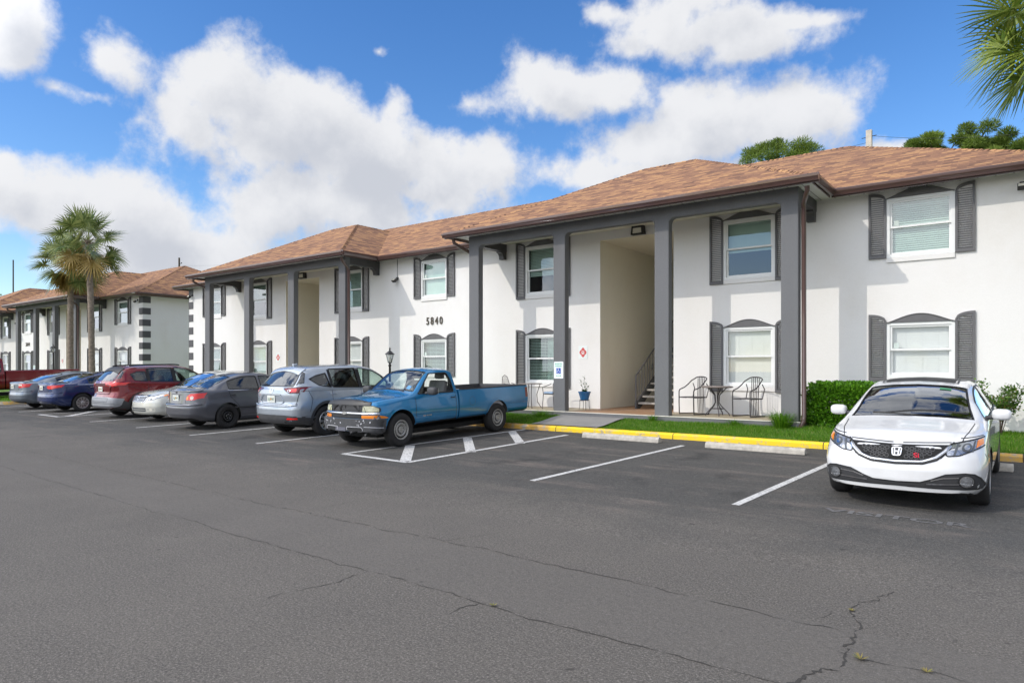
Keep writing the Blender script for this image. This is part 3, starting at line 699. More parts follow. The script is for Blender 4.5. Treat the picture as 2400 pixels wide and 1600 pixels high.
    for a, b in caps:
        cp = MB(); uvs = []
        a, b = Vector(a), Vector(b); t = (b-a).normalized(); s = t.cross(Vector((0,0,1))).normalized(); u = s.cross(t)
        n = max(1, int((b-a).length/.2))
        for i in range(n):
            p, q = a+(b-a)*i/n, a+(b-a)*(i+1)/n; l0 = .016; l1 = .012
            q0 = [p-s*.11-u*.045+u*l1*0, p+u*(l0+.012), p+s*.11-u*.045, q-s*.11-u*.05, q+u*(l1+.004), q+s*.11-u*.05]
            cp.add(q0, [(0,1,4,3),(1,2,5,4)]); uvs += [(i*.37+x, i*.61+y) for x, y in ((0,.02),(.1,.02),(.2,.02),(0,.13),(.1,.13),(.2,.13))]
        co = cp.build('ridge_cap', MT['shingle'], ro)
        ul = co.data.uv_layers.new(name='UVMap'); fl = [0.0]*(len(co.data.loops)*2)
        for l in co.data.loops: fl[l.index*2:l.index*2+2] = uvs[l.vertex_index]
        ul.data.foreach_set('uv', fl)
    # gutters
    gp = [(0,-.125),(-.062,-.125),(-.075,-.09),(-.112,-.045),(-.118,0),(-.104,.004),(-.100,-.012),(0,-.012)]
    def gut(a, b, out, name='gutter'):
        a, b = Vector(a), Vector(b); o3 = Vector(out); pts = gp; n = len(pts); vs = []
        for q in (a, b):
            for (d, h) in pts: vs.append(q-o3*d+Vector((0,0,h)))
        g = MB(); g.add(vs, [tuple(range(n)), tuple(range(n, 2*n))[::-1]]+[(i, (i+1)%n, n+(i+1)%n, n+i) for i in range(n)]); return g
    runs = [((-E,ye,ZE),(-PC-5.13,ye,ZE),(0,-1,0)), ((-PC+5.13,ye,ZE),(PC-5.13,ye,ZE),(0,-1,0)), ((PC+5.13,ye,ZE),(E,ye,ZE),(0,-1,0)), ((E,ye,ZE),(E,yb,ZE),(1,0,0)), ((-E,yb,ZE),(-E,ye,ZE),(-1,0,0))]
    for c in (-PC, PC): runs += [((c-5.25,-2.11,ZE),(c+5.25,-2.11,ZE),(0,-1,0)), ((c+5.13,-2.10,ZE),(c+5.13,ye-.0,ZE),(1,0,0)), ((c-5.13,ye,ZE),(c-5.13,-2.10,ZE),(-1,0,0))]
    for a, b, o3 in runs:
        o = gut(a, b, o3).build('gutter', MT['gutter'], B, smooth=30, recalc=True)
        # drip edge and fascia board behind it
        a, b, o3 = Vector(a), Vector(b), Vector(o3); f = MB(); vs = []
        for q in (a, b):
            for (d, h) in ((.035,.035),(.035,-.012),(-.02,-.012),(-.02,-.15),(-.04,-.15),(-.04,.012)): vs.append(q+o3*d+Vector((0,0,h)))
        n = 6; f.add(vs, [tuple(range(n)), tuple(range(n, 2*n))[::-1]]+[(i, (i+1)%n, n+(i+1)%n, n+i) for i in range(n)]); f.build('fascia', MT['gutter'], B, recalc=True)
    # soffits
    s = MB()
    for a, b in ((-E, -PC-5.11), (-PC+5.11, PC-5.11), (PC+5.11, E)): s.add([(a,ye+.02,ZSOF),(b,ye+.02,ZSOF),(b,.02,ZSOF),(a,.02,ZSOF)], [(3,2,1,0)])
    for c in (-PC, PC):
        s.add([(c-5.11,-2.09,ZSOF),(c+5.11,-2.09,ZSOF),(c+5.11,-1.6,ZSOF),(c-5.11,-1.6,ZSOF)], [(3,2,1,0)])
        for q in (-1, 1):
            a, b = sorted((c+q*5.11, c+q*4.6)); s.add([(a,-1.6,ZSOF),(b,-1.6,ZSOF),(b,.02,ZSOF),(a,.02,ZSOF)], [(3,2,1,0)])
        s.add([(c-4.6,-1.6,ZSOF-.001),(c+4.6,-1.6,ZSOF-.001),(c+4.6,.02,ZSOF-.001),(c-4.6,.02,ZSOF-.001)], [(3,2,1,0)])
    for q in (-1, 1):
        a, b = sorted((q*E-q*.02, q*HW)); s.add([(a,.02,ZSOF),(b,.02,ZSOF),(b,DEPTH,ZSOF),(a,DEPTH,ZSOF)], [(3,2,1,0)])
    s.build('soffit', MT['soffit'], B)
    # lamps fixed to the walls
    def flood(x, z, conduit=0):
        f = MB(); f.box(x-.05, x+.05, -.04, -.001, z+.02, z+.12); f.tube([(x, -.03, z+.03), (x, -.12, z+.0)], .016, 6)
        f.box(-.085, .085, -.055, .055, -.05, .05, M=Matrix.Translation((x, -.17, z-.01)) @ Matrix.Rotation(R(-35), 4, 'X'))
        if conduit: f.tube([(x, -.012, z+.1), (x, -.012, z+.1+conduit)], .009, 6)
        fo = f.build('flood_light', MT['black'], B, bevel=.006); g = MB(); g.box(-.07, .07, -.058, -.054, -.035, .035, M=Matrix.Translation((x, -.17, z-.01)) @ Matrix.Rotation(R(-35), 4, 'X')); g.build('lens', MT['lens'], fo)
    flood(-1.92, 4.32, .75); flood(HW-.55, 4.78); flood(-HW+.3, 4.65)
    for c in (-PC, PC):
        f = MB(); x = c+.12; z = 4.95
        f.prism([(x-.2, z-.12), (x+.2, z-.12), (x+.17, z+.12), (x-.17, z+.12)], 'y', -.15, -.001); fo = f.build('wall_pack_light', MT['black'], B, bevel=.01)
        g = MB(); g.prism([(x-.13, z-.085), (x+.13, z-.085), (x+.12, z+.055), (x-.12, z+.055)], 'y', -.158, -.149); g.build('lens', MT['lens'], fo)
    return B
WSTYLE = {}
S1, S2 = .75, 1.15
for c, w in ((PC-3.1, 'l'), (PC+3.1, 'r')): pass
r1 = lambda v: round(v, 1)
WSTYLE[(r1(PC+3.12), True)] = (('slats', 1.3, .62), ''); WSTYLE[(r1(PC+3.12), False)] = (('slats', 1.42), 'clear')
WSTYLE[(r1(PC-3.12), True)] = (('slats', 1.0, .5), ''); WSTYLE[(r1(PC-3.12), False)] = (('slats', .35, 0, 'curtain'), '')
WSTYLE[(r1(PC+6.8), True)] = (('slats', 1.0), ''); WSTYLE[(r1(PC+6.8), False)] = (('slats', 1.42), 'clear')
WSTYLE[(r1(-.1), True)] = (('shade', 0), ''); WSTYLE[(r1(-.1), False)] = (('slats', .45), '')
WSTYLE[(r1(-PC+3.12), False)] = (('slats', 1.42), 'clear'); WSTYLE[(r1(-PC-3.12), False)] = (('slats', .8), '')
WSTYLE[(r1(-PC-3.12), True)] = (('slats', .8, .6), ''); WSTYLE[(r1(-PC+3.12), True)] = (('slats', .9), '')
main = build_building((-16.3, 17.1, ZS), 'white two-storey apartment block numbered 5840 with shingled roof and two grey-pillared porticos', None)
far = copy_tree(main); far.location = (-16.3-38.3, 17.1, ZS)
tag(far, 'farther white apartment block behind the two palms, with dark quoins on its near corner')
# ------------------------------------------------------------------ vehicles
def paint(name, col, metal=.0, rough=.28, flake=0, coat=1.0):
    m = Mat(name); n = m.noise(3.0, 5, .6, m.coord('Object')); fl = m.noise(900, 1, .5, m.coord('Object'))
    c = m.mix(m.ramp(n, .3, .7), tuple(v*.93 for v in col), tuple(min(1, v*1.05) for v in col))
    m.set(Base_Color=c, Metallic=metal, Roughness=rough, Coat_Weight=coat, Coat_Roughness=.04)
    # a film of dust on the upward faces
    return m.m
MT['rubber'] = plain('tyre_rubber', (.021, .020, .020), .85, var=.25, vs=20)
MT['chrome'] = plain('chrome', (.72, .73, .75), .12, 1.0, var=.03)
MT['alloy'] = plain('silver_alloy', (.52, .52, .53), .3, .85, var=.05)
MT['steelw'] = plain('worn_grey_steel', (.36, .35, .33), .5, .4, var=.2, vs=30)
MT['blacksteel'] = plain('black_steel', (.022, .022, .023), .45, .2)
MT['plastic'] = plain('dark_grey_plastic', (.050, .050, .053), .6, var=.1)
MT['bumpgrey'] = plain('faded_bumper_plastic', (.060, .060, .064), .5, var=.2, vs=12)
MT['seal'] = plain('black_window_seal', (.012, .012, .013), .5)
MT['red_lens'] = plain('red_lamp_lens', (.75, .014, .010), .12, var=.05, Coat_Weight=1.0)
MT['darkred_lens'] = plain('dark_red_lamp_lens', (.16, .008, .012), .12, var=.05, Coat_Weight=1.0)
MT['orange_lens'] = plain('orange_lamp_lens', (.85, .25, .015), .15, var=.05, Coat_Weight=1.0)
MT['haze_lens'] = plain('yellowed_headlamp_lens', (.46, .45, .30), .25, var=.25, vs=18, Coat_Weight=.6)
MT['lamp_in'] = plain('lamp_reflector', (.55, .57, .60), .18, .9, var=.25, vs=40)
MT['lamp_dark'] = plain('lamp_housing', (.10, .11, .12), .3, .3)
MT['seatcloth'] = plain('grey_seat_cloth', (.16, .155, .15), .95)
MT['seatdark'] = plain('black_seat_cloth', (.035, .035, .037), .9)
MT['underbody'] = plain('underbody_black', (.012, .012, .012), .95)
MT['plate'] = plain('licence_plate_white', (.70, .72, .66), .4, var=.06)
MT['plate_ink'] = plain('licence_plate_ink', (.05, .22, .10), .5)
MT['plate_art'] = plain('licence_plate_orange', (.75, .30, .04), .5)
MT['badge_red'] = plain('red_badge', (.70, .03, .06), .3)
MT['scrape'] = plain('scraped_white_plastic', (.62, .62, .66), .6)

def pchip(xk, yk, x):
    """monotone cubic interpolation"""
    xk = np.array(xk, float); yk = np.array(yk, float); h = np.diff(xk); d = np.diff(yk)/h; m = np.zeros(len(xk))
    for i in range(1, len(xk)-1):
        if d[i-1]*d[i] > 0: w1 = 2*h[i]+h[i-1]; w2 = h[i]+2*h[i-1]; m[i] = (w1+w2)/(w1/d[i-1]+w2/d[i])
    m[0], m[-1] = d[0], d[-1]
    x = np.clip(x, xk[0], xk[-1]); i = np.clip(np.searchsorted(xk, x)-1, 0, len(h)-1); t = (x-xk[i])/h[i]; hh = h[i]
    return yk[i]*(2*t**3-3*t**2+1)+hh*m[i]*(t**3-2*t**2+t)+yk[i+1]*(3*t**2-2*t**3)+hh*m[i+1]*(t**3-t**2)

class Shell:
    """car body loft. x runs from the nose (0) to the tail (L). Curves: dict name -> [(x, value)...]
       zb underside, zs sill line, wm widest half width, zm its height, wb/zbelt shoulder, wr/zr hood edge or roof edge, zt centre top"""
    def __init__(s, L, W, curves, nose, tail, bow=(.26, .22), shoulder=.05, roofr=.10, corner=(.13, .15)):
        s.corner = corner
        s.L, s.W, s.c, s.nose, s.tail, s.bow, s.sh, s.rr = L, W, curves, nose, tail, bow, shoulder, roofr
    def val(s, k, x):
        a = s.c[k]; return float(pchip([p[0] for p in a], [p[1] for p in a], np.array([x]))[0])
    def section(s, x, inset=0, zfloor=None, topcut=0):
        v = {k: s.val(k, x) for k in s.c}; i = inset
        P = [(0, v['zb']), (v['wm']*.86, v['zb']), (v['wm']*.965, v['zs']), (v['wm'], v['zm']), (v['wb'], v['zbelt']), (v['wr'], v['zr']), (v['wr']*.55, v['zr']+(v['zt']-v['zr'])*.74), (0, v['zt'])]
        if inset:
            zf = zfloor
            P = [(0, zf), (v['wm']*.80-i, zf), (v['wm']*.9-i, zf+.02), (v['wm']-i*1.6, max(v['zm'], zf+.05)), (v['wb']-i*1.3, max(v['zbelt']-.02, zf+.08)), (v['wr']-i*1.1, max(v['zr']-i, zf+.10)), (v['wr']*.55, max(v['zr']+(v['zt']-v['zr'])*.74-i, zf+.11)), (0, max(v['zt']-i, zf+.12))]
        rad = [0, .05, .05, .16, s.sh, s.rr, .15, 0]; nseg = [3, 1, 3, 4, 4, 4, 4]
        out = [P[0]]; P2 = [Vector(p) for p in P]; prevB = P2[0]
        for k in range(1, len(P2)):
            if k < len(P2)-1:
                a, b, c = P2[k-1], P2[k], P2[k+1]; r = min(rad[k], .45*(b-a).length, .45*(c-b).length)
                A = b+(a-b).normalized()*r if r > 1e-5 else b; Bq = b+(c-b).normalized()*r if r > 1e-5 else b
            else: A = P2[k]
            n = nseg[k-1]
            for j in range(1, n+1): out.append(tuple(prevB.lerp(A, j/n)))
            if k < len(P2)-1:
                for j in range(1, 5):
                    t = j/4; out.append(tuple(A*(1-t)**2+b*2*t*(1-t)+Bq*t*t))
                prevB = Bq
        return out
    def deform(s, x, y, z):
        f = 0; yy = abs(y)/(s.W/2)
        zn = [p[0] for p in s.nose]; d0 = float(np.interp(z, zn, [p[1] for p in s.nose])); zt = [p[0] for p in s.tail]; d1 = float(np.interp(z, zt, [p[1] for p in s.tail]))
        r0, r1 = .95, .85
        if x < r0: f += (1-x/r0)**2*(d0+s.bow[0]*yy**2.6)
        u = s.L-x
        if u < r1: f -= (1-u/r1)**2*(d1+s.bow[1]*yy**2.8)
        return (s.L/2-(x+f), y, z)          # local x: + towards the front
    def mesh(s, xs, mb=None, inset=0, zfloor=None, caps=True, deform=True, mi=0):
        mb = mb or MB(); rows = []
        for x in xs:
            k = 1.0                      # corners of the body turn through a quarter circle in plan
            for u, rc in ((x, s.corner[0]), (s.L-x, s.corner[1])):
                if u < rc: k -= rc*(1-math.sqrt(max(0, 1-(1-u/rc)**2)))/(s.W/2)
            rows.append([(x, y*k, z) for (y, z) in s.section(x, inset, zfloor)])
        n = len(rows[0]); full = []
        for r in rows: full.append(r+[(x, -y, z) for (x, y, z) in r[-2:0:-1]])
        m = len(full[0]); D = s.deform if deform else (lambda x, y, z: (s.L/2-x, y, z))
        vs = [D(*p) for r in full for p in r]; fs = []
        for i in range(len(xs)-1):
            for k in range(m): fs.append((i*m+k, i*m+(k+1)%m, (i+1)*m+(k+1)%m, (i+1)*m+k))
        for (ri, flip) in ((0, True), (len(xs)-1, False)):
            r = rows[ri]; base = [ri*m+k for k in range(m)]; prev = base
            def idx(k): return k
            steps = [.86, .68, .5, .32, .15]
            for sc in steps+[0]:
                if sc > 0:
                    st = len(vs); pts = [(x, y*sc, z) for (x, y, z) in r]; ring = pts+[(x, -y, z) for (x, y, z) in pts[-2:0:-1]]
                    vs += [D(*p) for p in ring]; cur = [st+k for k in range(m)]; cur[0] = prev[0]; cur[n-1] = prev[n-1]
                else:
                    st = len(vs); mid = [(x, 0, z) for (x, y, z) in r]; vs += [D(*p) for p in mid]; cl = [st+k for k in range(n)]; cl[0] = prev[0]; cl[-1] = prev[n-1]
                    cur = cl+cl[-2:0:-1]
                for k in range(m):
                    q = (prev[k], cur[k], cur[(k+1)%m], prev[(k+1)%m])
                    if not flip: q = q[::-1]
                    q2 = []
                    for t in q:
                        if t not in q2: q2.append(t)
                    if len(q2) >= 3: fs.append(tuple(q2))
                prev = cur
        used = sorted({i for f in fs for i in f}); mp = {o: i for i, o in enumerate(used)}
        mb.add([vs[i] for i in used], [tuple(mp[i] for i in f) for f in fs], mi); return mb
def stations(L, n=70): 
    xs = list(np.linspace(0, L, n)); xs += [q for u in (.003, .012, .028, .05, .08, .115) for q in (u, L-u)]; return sorted(xs)
def boolean(o, cutter, op='DIFFERENCE'):
    md = o.modifiers.new('b', 'BOOLEAN'); md.operation = op; md.object = cutter; md.solver = 'EXACT'; md.material_mode = 'INDEX'
    dg = bpy.context.evaluated_depsgraph_get(); dg.update(); me = bpy.data.meshes.new_from_object(o.evaluated_get(dg)); o.modifiers.remove(md)
    old = o.data; o.data = me; bpy.data.meshes.remove(old); cm = cutter.data; bpy.data.objects.remove(cutter); bpy.data.meshes.remove(cm)
def shading_source(me):
    """remember the smooth shading of a body before it is cut"""
    me.shade_smooth(); me.set_sharp_from_angle(angle=R(34)); me.calc_loop_triangles(); V = [v.co.copy() for v in me.vertices]; N = [Vector(n.vector) for n in me.corner_normals]
    T = [tuple(t.vertices) for t in me.loop_triangles]; Lp = [tuple(t.loops) for t in me.loop_triangles]; return BVHTree.FromPolygons(V, T), V, N, T, Lp
def restore_shading(me, src):
    from mathutils.geometry import barycentric_transform as bt
    tree, V, N, T, Lp = src; nn = [Vector(n.vector) for n in me.corner_normals]; cache = {}
    for p in me.polygons:
        if p.material_index != 0: 
            for li in p.loop_indices: nn[li] = p.normal.copy()
            continue
        for li in p.loop_indices:
            co = me.vertices[me.loops[li].vertex_index].co; q = co.lerp(p.center, .02); h = tree.find_nearest(q)
            if h[0] is None or h[3] > .003: nn[li] = p.normal.copy(); continue
            a, b, c = (V[i] for i in T[h[2]]); n = bt(h[0], a, b, c, *(N[i] for i in Lp[h[2]])); n.normalize(); nn[li] = n if n.dot(p.normal) > .4 else p.normal.copy()
    me.normals_split_custom_set(nn)
def rnd_poly(pts, r=.03, n=4):
    out = []; P = [Vector(p) for p in pts]; m = len(P)
    for i in range(m):
        a, b, c = P[i-1], P[i], P[(i+1)%m]; rr = min(r, .4*(b-a).length, .4*(c-b).length)
        A = b+(a-b).normalized()*rr; B = b+(c-b).normalized()*rr
        for k in range(n+1):
            t = k/n; out.append(tuple(A*(1-t)**2+b*2*t*(1-t)+B*t*t))
    return out
class Proj:
    """lays flat outlines onto a body surface. planes: 'side' (x,z), 'front' (y,z), 'rear' (y,z), 'top' (x,y)"""
    def __init__(s, me): 
        bm = bmesh.new(); bm.from_mesh(me); bmesh.ops.triangulate(bm, faces=bm.faces); s.t = BVHTree.FromBMesh(bm); bm.free()
    def ray(s, plane, a, b, off, ang=0):
        if plane == 'side': o = Vector((a, 3, b)); d = Vector((0, -1, 0))
        elif plane == 'front': o = Vector((6, a, b)); d = Vector((-1, 0, 0))
        elif plane == 'rear': o = Vector((-6, a, b)); d = Vector((1, 0, 0))
        else: o = Vector((a, b, 4)); d = Vector((0, 0, -1))
        if ang and plane in ('front', 'rear'):
            # oblique: keep (a,b) as the offset across the ray
            sg = 1 if plane == 'front' else -1; R_ = Matrix.Rotation(ang*sg, 3, 'Z'); d = R_ @ d; o = R_ @ Vector((6*sg, a, b))
        h = s.t.ray_cast(o, d)
        if h[0] is None: return None
        n = h[1]
        if n.dot(d) > 0: n = -n
        return h[0]+n*off
    def patch(s, poly, plane, off=.003, cell=.045, ang=0, mirror=False, mb=None, mi=0):
        mb = mb or MB(); bm = bmesh.new(); tri = tessellate_polygon([[Vector((p[0], p[1], 0)) for p in poly]])
        vv = [bm.verts.new((p[0], p[1], 0)) for p in poly]
        for t in tri:
            try: bm.faces.new([vv[i] for i in t])
            except ValueError: pass
        xs = [p[0] for p in poly]; ys = [p[1] for p in poly]
        for (k, lo, hi) in ((0, min(xs), max(xs)), (1, min(ys), max(ys))):
            c = lo+cell*.5
            while c < hi:
                co = (c, 0, 0) if k == 0 else (0, c, 0); no = (1, 0, 0) if k == 0 else (0, 1, 0)
                bmesh.ops.bisect_plane(bm, geom=bm.verts[:]+bm.edges[:]+bm.faces[:], plane_co=co, plane_no=no, dist=1e-5); c += cell
        bmesh.ops.recalc_face_normals(bm, faces=bm.faces)
        bm.verts.index_update(); P = [s.ray(plane, v.co.x, v.co.y, off, ang) for v in bm.verts]; fs = [[v.index for v in f.verts] for f in bm.faces]; bm.free()
        fs = [f for f in fs if all(P[i] is not None for i in f)]
        keep = []
        for f in fs:
            q = [P[i] for i in f]; e = max((q[i]-q[i-1]).length for i in range(len(q)))
            if e < cell*6: keep.append(f)
        PV = [p if p is not None else Vector() for p in P]
        if keep:
            n = Vector()
            for f in keep: n += (PV[f[1]]-PV[f[0]]).cross(PV[f[2]]-PV[f[0]])
            d = {'side': Vector((0,1,0)), 'front': Vector((1,0,0)), 'rear': Vector((-1,0,0)), 'top': Vector((0,0,1))}[plane]
            if n.dot(d) < 0: keep = [f[::-1] for f in keep]
        used = sorted({i for f in keep for i in f}); mp = {o: i for i, o in enumerate(used)}
        V = [PV[i] for i in used]; F = [tuple(mp[i] for i in f) for f in keep]
        mb.add(V, F, mi)
        if mirror: mb.add([(p.x, -p.y, p.z) for p in V], [f[::-1] for f in F], mi)
        return mb
    def strip(s, pts, w, plane, off=.004, close=False, ang=0, mirror=False, mb=None, mi=0, step=.03, thick=0):
        mb = mb or MB(); P = [Vector(p) for p in pts]
        if close: P.append(P[0])
        Q = []
        for a, b in zip(P[:-1], P[1:]):
            n = max(1, int((b-a).length/step)); Q += [a.lerp(b, i/n) for i in range(n)]
        if not close: Q.append(P[-1])
        m = len(Q); V = []
        for i in range(m):
            a = Q[i-1] if (i or close) else Q[i]; b = Q[(i+1)%m] if (i < m-1 or close) else Q[i]; t = (b-a)
            t = t.normalized() if t.length > 1e-9 else Vector((1, 0)); nr = Vector((-t.y, t.x))*w/2
            V.append((s.ray(plane, *(Q[i]+nr), off, ang), s.ray(plane, *(Q[i]-nr), off, ang)))
        vs, fs = [], []
        for i in range(m if close else m-1):
            a, b = V[i], V[(i+1)%m]
            if None in a or None in b: continue
            if max((a[0]-b[0]).length, (a[1]-b[1]).length) > step*5: continue
            k = len(vs); vs += [a[0], a[1], b[1], b[0]]; fs.append((k, k+1, k+2, k+3))
        if not vs: return mb
        d = {'side': Vector((0,1,0)), 'front': Vector((1,0,0)), 'rear': Vector((-1,0,0)), 'top': Vector((0,0,1))}[plane]
        n = sum(((vs[f[1]]-vs[f[0]]).cross(vs[f[2]]-vs[f[0]]) for f in fs), Vector())
        if n.dot(d) < 0: fs = [f[::-1] for f in fs]
        mb.add(vs, fs, mi)
        if mirror: mb.add([(p.x, -p.y, p.z) for p in vs], [f[::-1] for f in fs], mi)
        return mb

def wheel(parent, x, y, r, wd, kind, name='wheel'):
    """x,y of the outer face centre; y>0 is the left side"""
    s = 1 if y > 0 else -1
    M = Matrix.Translation((x, y, r)) @ Matrix.Rotation(-s*math.pi/2, 4, 'X')   # local z -> outward
    rr = r*.645 if kind in ('alloy10', 'alloy5', 'alloyfan') else r*.60
    t = MB(); t.lathe([(rr-.01,-wd+.03),(rr+.02,-wd),(r*.90,-wd-.004),(r*.975,-wd+.022),(r,-wd+.05),(r,-.055),(r*.978,-.024),(r*.93,-.004),(r*.82,.004),(rr+.022,-.002),(rr,-.012),(rr-.004,-.03)], 40, 0, M)
    for q in (.28, .5, .72):  # tread grooves as shallow dark rings standing in the tread
        pass
    w = t.build(name, MT['rubber'], parent, smooth=50)
    m = MB(); R0 = rr-.003; mat = MT['alloy']
    m.lathe([(R0,-wd+.05),(R0-.012,-.07),(R0-.012,-.03),(R0,-.012),(R0-.006,-.004),(R0-.022,-.008),(R0-.032,-.03)], 40, 0, M)
    if kind == 'alloy10' or kind == 'alloyfan':
        n = 10 if kind == 'alloy10' else 9
        for k in range(n):
            a = 2*math.pi*k/n
            for off, wdt in (((-.055, .026), (.055, .026)) if kind == 'alloy10' else ((0, .03),)):
                A = a+off; w0 = wdt*.55; w1 = wdt
                p = [Vector((.04*math.cos(a)-w0*math.sin(a), .04*math.sin(a)+w0*math.cos(a), -.018)), Vector((.04*math.cos(a)+w0*math.sin(a), .04*math.sin(a)-w0*math.cos(a), -.018)),
                     Vector((R0*.96*math.cos(A)+w1*math.sin(A), R0*.96*math.sin(A)-w1*math.cos(A), -.012)), Vector((R0*.96*math.cos(A)-w1*math.sin(A), R0*.96*math.sin(A)+w1*math.cos(A), -.012))]
                q = [v-Vector((0,0,.035)) for v in p]; m.add([M @ v for v in p+q], [(0,1,2,3),(4,7,6,5),(0,4,5,1),(1,5,6,2),(2,6,7,3),(3,7,4,0)])
        m.lathe([(.062,-.05),(.062,-.014),(.045,-.006),(0,-.004)], 20, 0, M)
        m2 = MB(); m2.lathe([(R0-.02,-.085),(.0,-.085)], 30, 0, M)
    elif kind == 'alloy5':
        for k in range(5):
            a = 2*math.pi*k/5
            p = [Vector((math.cos(a+d)*q, math.sin(a+d)*q, -.014)) for d, q in ((-.5,.06),(-.13,R0*.97),(.13,R0*.97),(.5,.06))]
            q = [v-Vector((0,0,.04)) for v in p]; m.add([M @ v for v in p+q], [(0,1,2,3),(4,7,6,5),(0,4,5,1),(1,5,6,2),(2,6,7,3),(3,7,4,0)])
        m.lathe([(.07,-.05),(.07,-.012),(0,-.006)], 20, 0, M); m2 = MB(); m2.lathe([(R0-.02,-.085),(.0,-.085)], 30, 0, M)
    else:
        # pressed steel: disc, raised ring, hand holes, hub
        mat = MT['steelw'] if kind == 'steel' else MT['blacksteel']
        m.lathe([(R0-.03,-.035),(R0-.045,-.055),(R0*.74,-.045),(R0*.70,-.022),(R0*.62,-.014),(R0*.5,-.020),(R0*.40,-.040),(R0*.36,-.040),(R0*.34,-.018),(R0*.30,-.012),(0,-.012)], 40, 0, M)
        m2 = MB(); nh = 8 if kind == 'steel' else 7
        for k in range(nh):
            a = 2*math.pi*k/nh; c = Vector((math.cos(a), math.sin(a), 0))*R0*.80; tn = Vector((-math.sin(a), math.cos(a), 0)); rd = Vector((math.cos(a), math.sin(a), 0))
            pts = [c+tn*math.cos(b)*R0*.13+rd*math.sin(b)*R0*.085+Vector((0,0,-.038 if kind=='steel' else -.036)) for b in [2*math.pi*j/12 for j in range(12)]]
            m2.add([M @ p for p in pts], [tuple(range(12))])
    ro = m.build('rim', mat, w, smooth=35, recalc=True)
    m2.build('rim_back', MT['underbody'], w, recalc=True)
    if kind not in ('alloy10', 'alloy5', 'alloyfan'):
        nb = MB()
        for k in range(5):
            a = 2*math.pi*k/5+.3; nb.lathe([(.011,-.02),(.011,-.0),(0,.002)], 8, 0, M @ Matrix.Translation((math.cos(a)*R0*.30, math.sin(a)*R0*.30, -.002)))
        nb.build('wheel_nuts', MT['alloy'], w)
    return w

def seat(parent, x, y, mat, back=.62, z=.42):
    m = MB(); m.box(x-.26, x+.26, y-.25, y+.25, z-.12, z+.06)
    m.box(-.07, .07, -.24, .24, 0, back, M=Matrix.Translation((x-.24, y, z+.02)) @ Matrix.Rotation(R(-14), 4, 'Y'))
    m.box(-.05, .05, -.13, .13, back+.04, back+.22, M=Matrix.Translation((x-.24, y, z+.02)) @ Matrix.Rotation(R(-14), 4, 'Y'))
    m.build('seat', mat, parent, bevel=.04, smooth=60)

def emit(mb, name, mat, parent, smooth=50, thick=0, inw=False, label=None):
    """one object per connected piece (a left and a right lamp are two parts)"""
    if not mb.v: return []
    key = {}; mp = []; nv = []
    for p in mb.v:
        k = (round(p[0], 5), round(p[1], 5), round(p[2], 5))
        if k not in key: key[k] = len(nv); nv.append(p)
        mp.append(key[k])
    fs = []
    for f in mb.f:
        g = [mp[i] for i in f]; g = [a for i, a in enumerate(g) if a != g[i-1]]
        if len(set(g)) >= 3: fs.append(tuple(g))
    par = list(range(len(nv)))
    def find(a):
        while par[a] != a: par[a] = par[par[a]]; a = par[a]
        return a
    for f in fs:
        for i in f[1:]: par[find(i)] = find(f[0])
    groups = {}
    for f in fs: groups.setdefault(find(f[0]), []).append(f)
    out = []
    for g in groups.values():
        used = sorted({i for f in g for i in f}); m2 = {o: i for i, o in enumerate(used)}
        b = MB(); b.add([nv[i] for i in used], [tuple(m2[i] for i in f) for f in g]); o = b.build(name, mat, parent, smooth=smooth); out.append(o)
        if thick: sd = o.modifiers.new('s', 'SOLIDIFY'); sd.thickness = thick; sd.offset = -1 if inw else 1
        if label: o['label'] = label
    return out
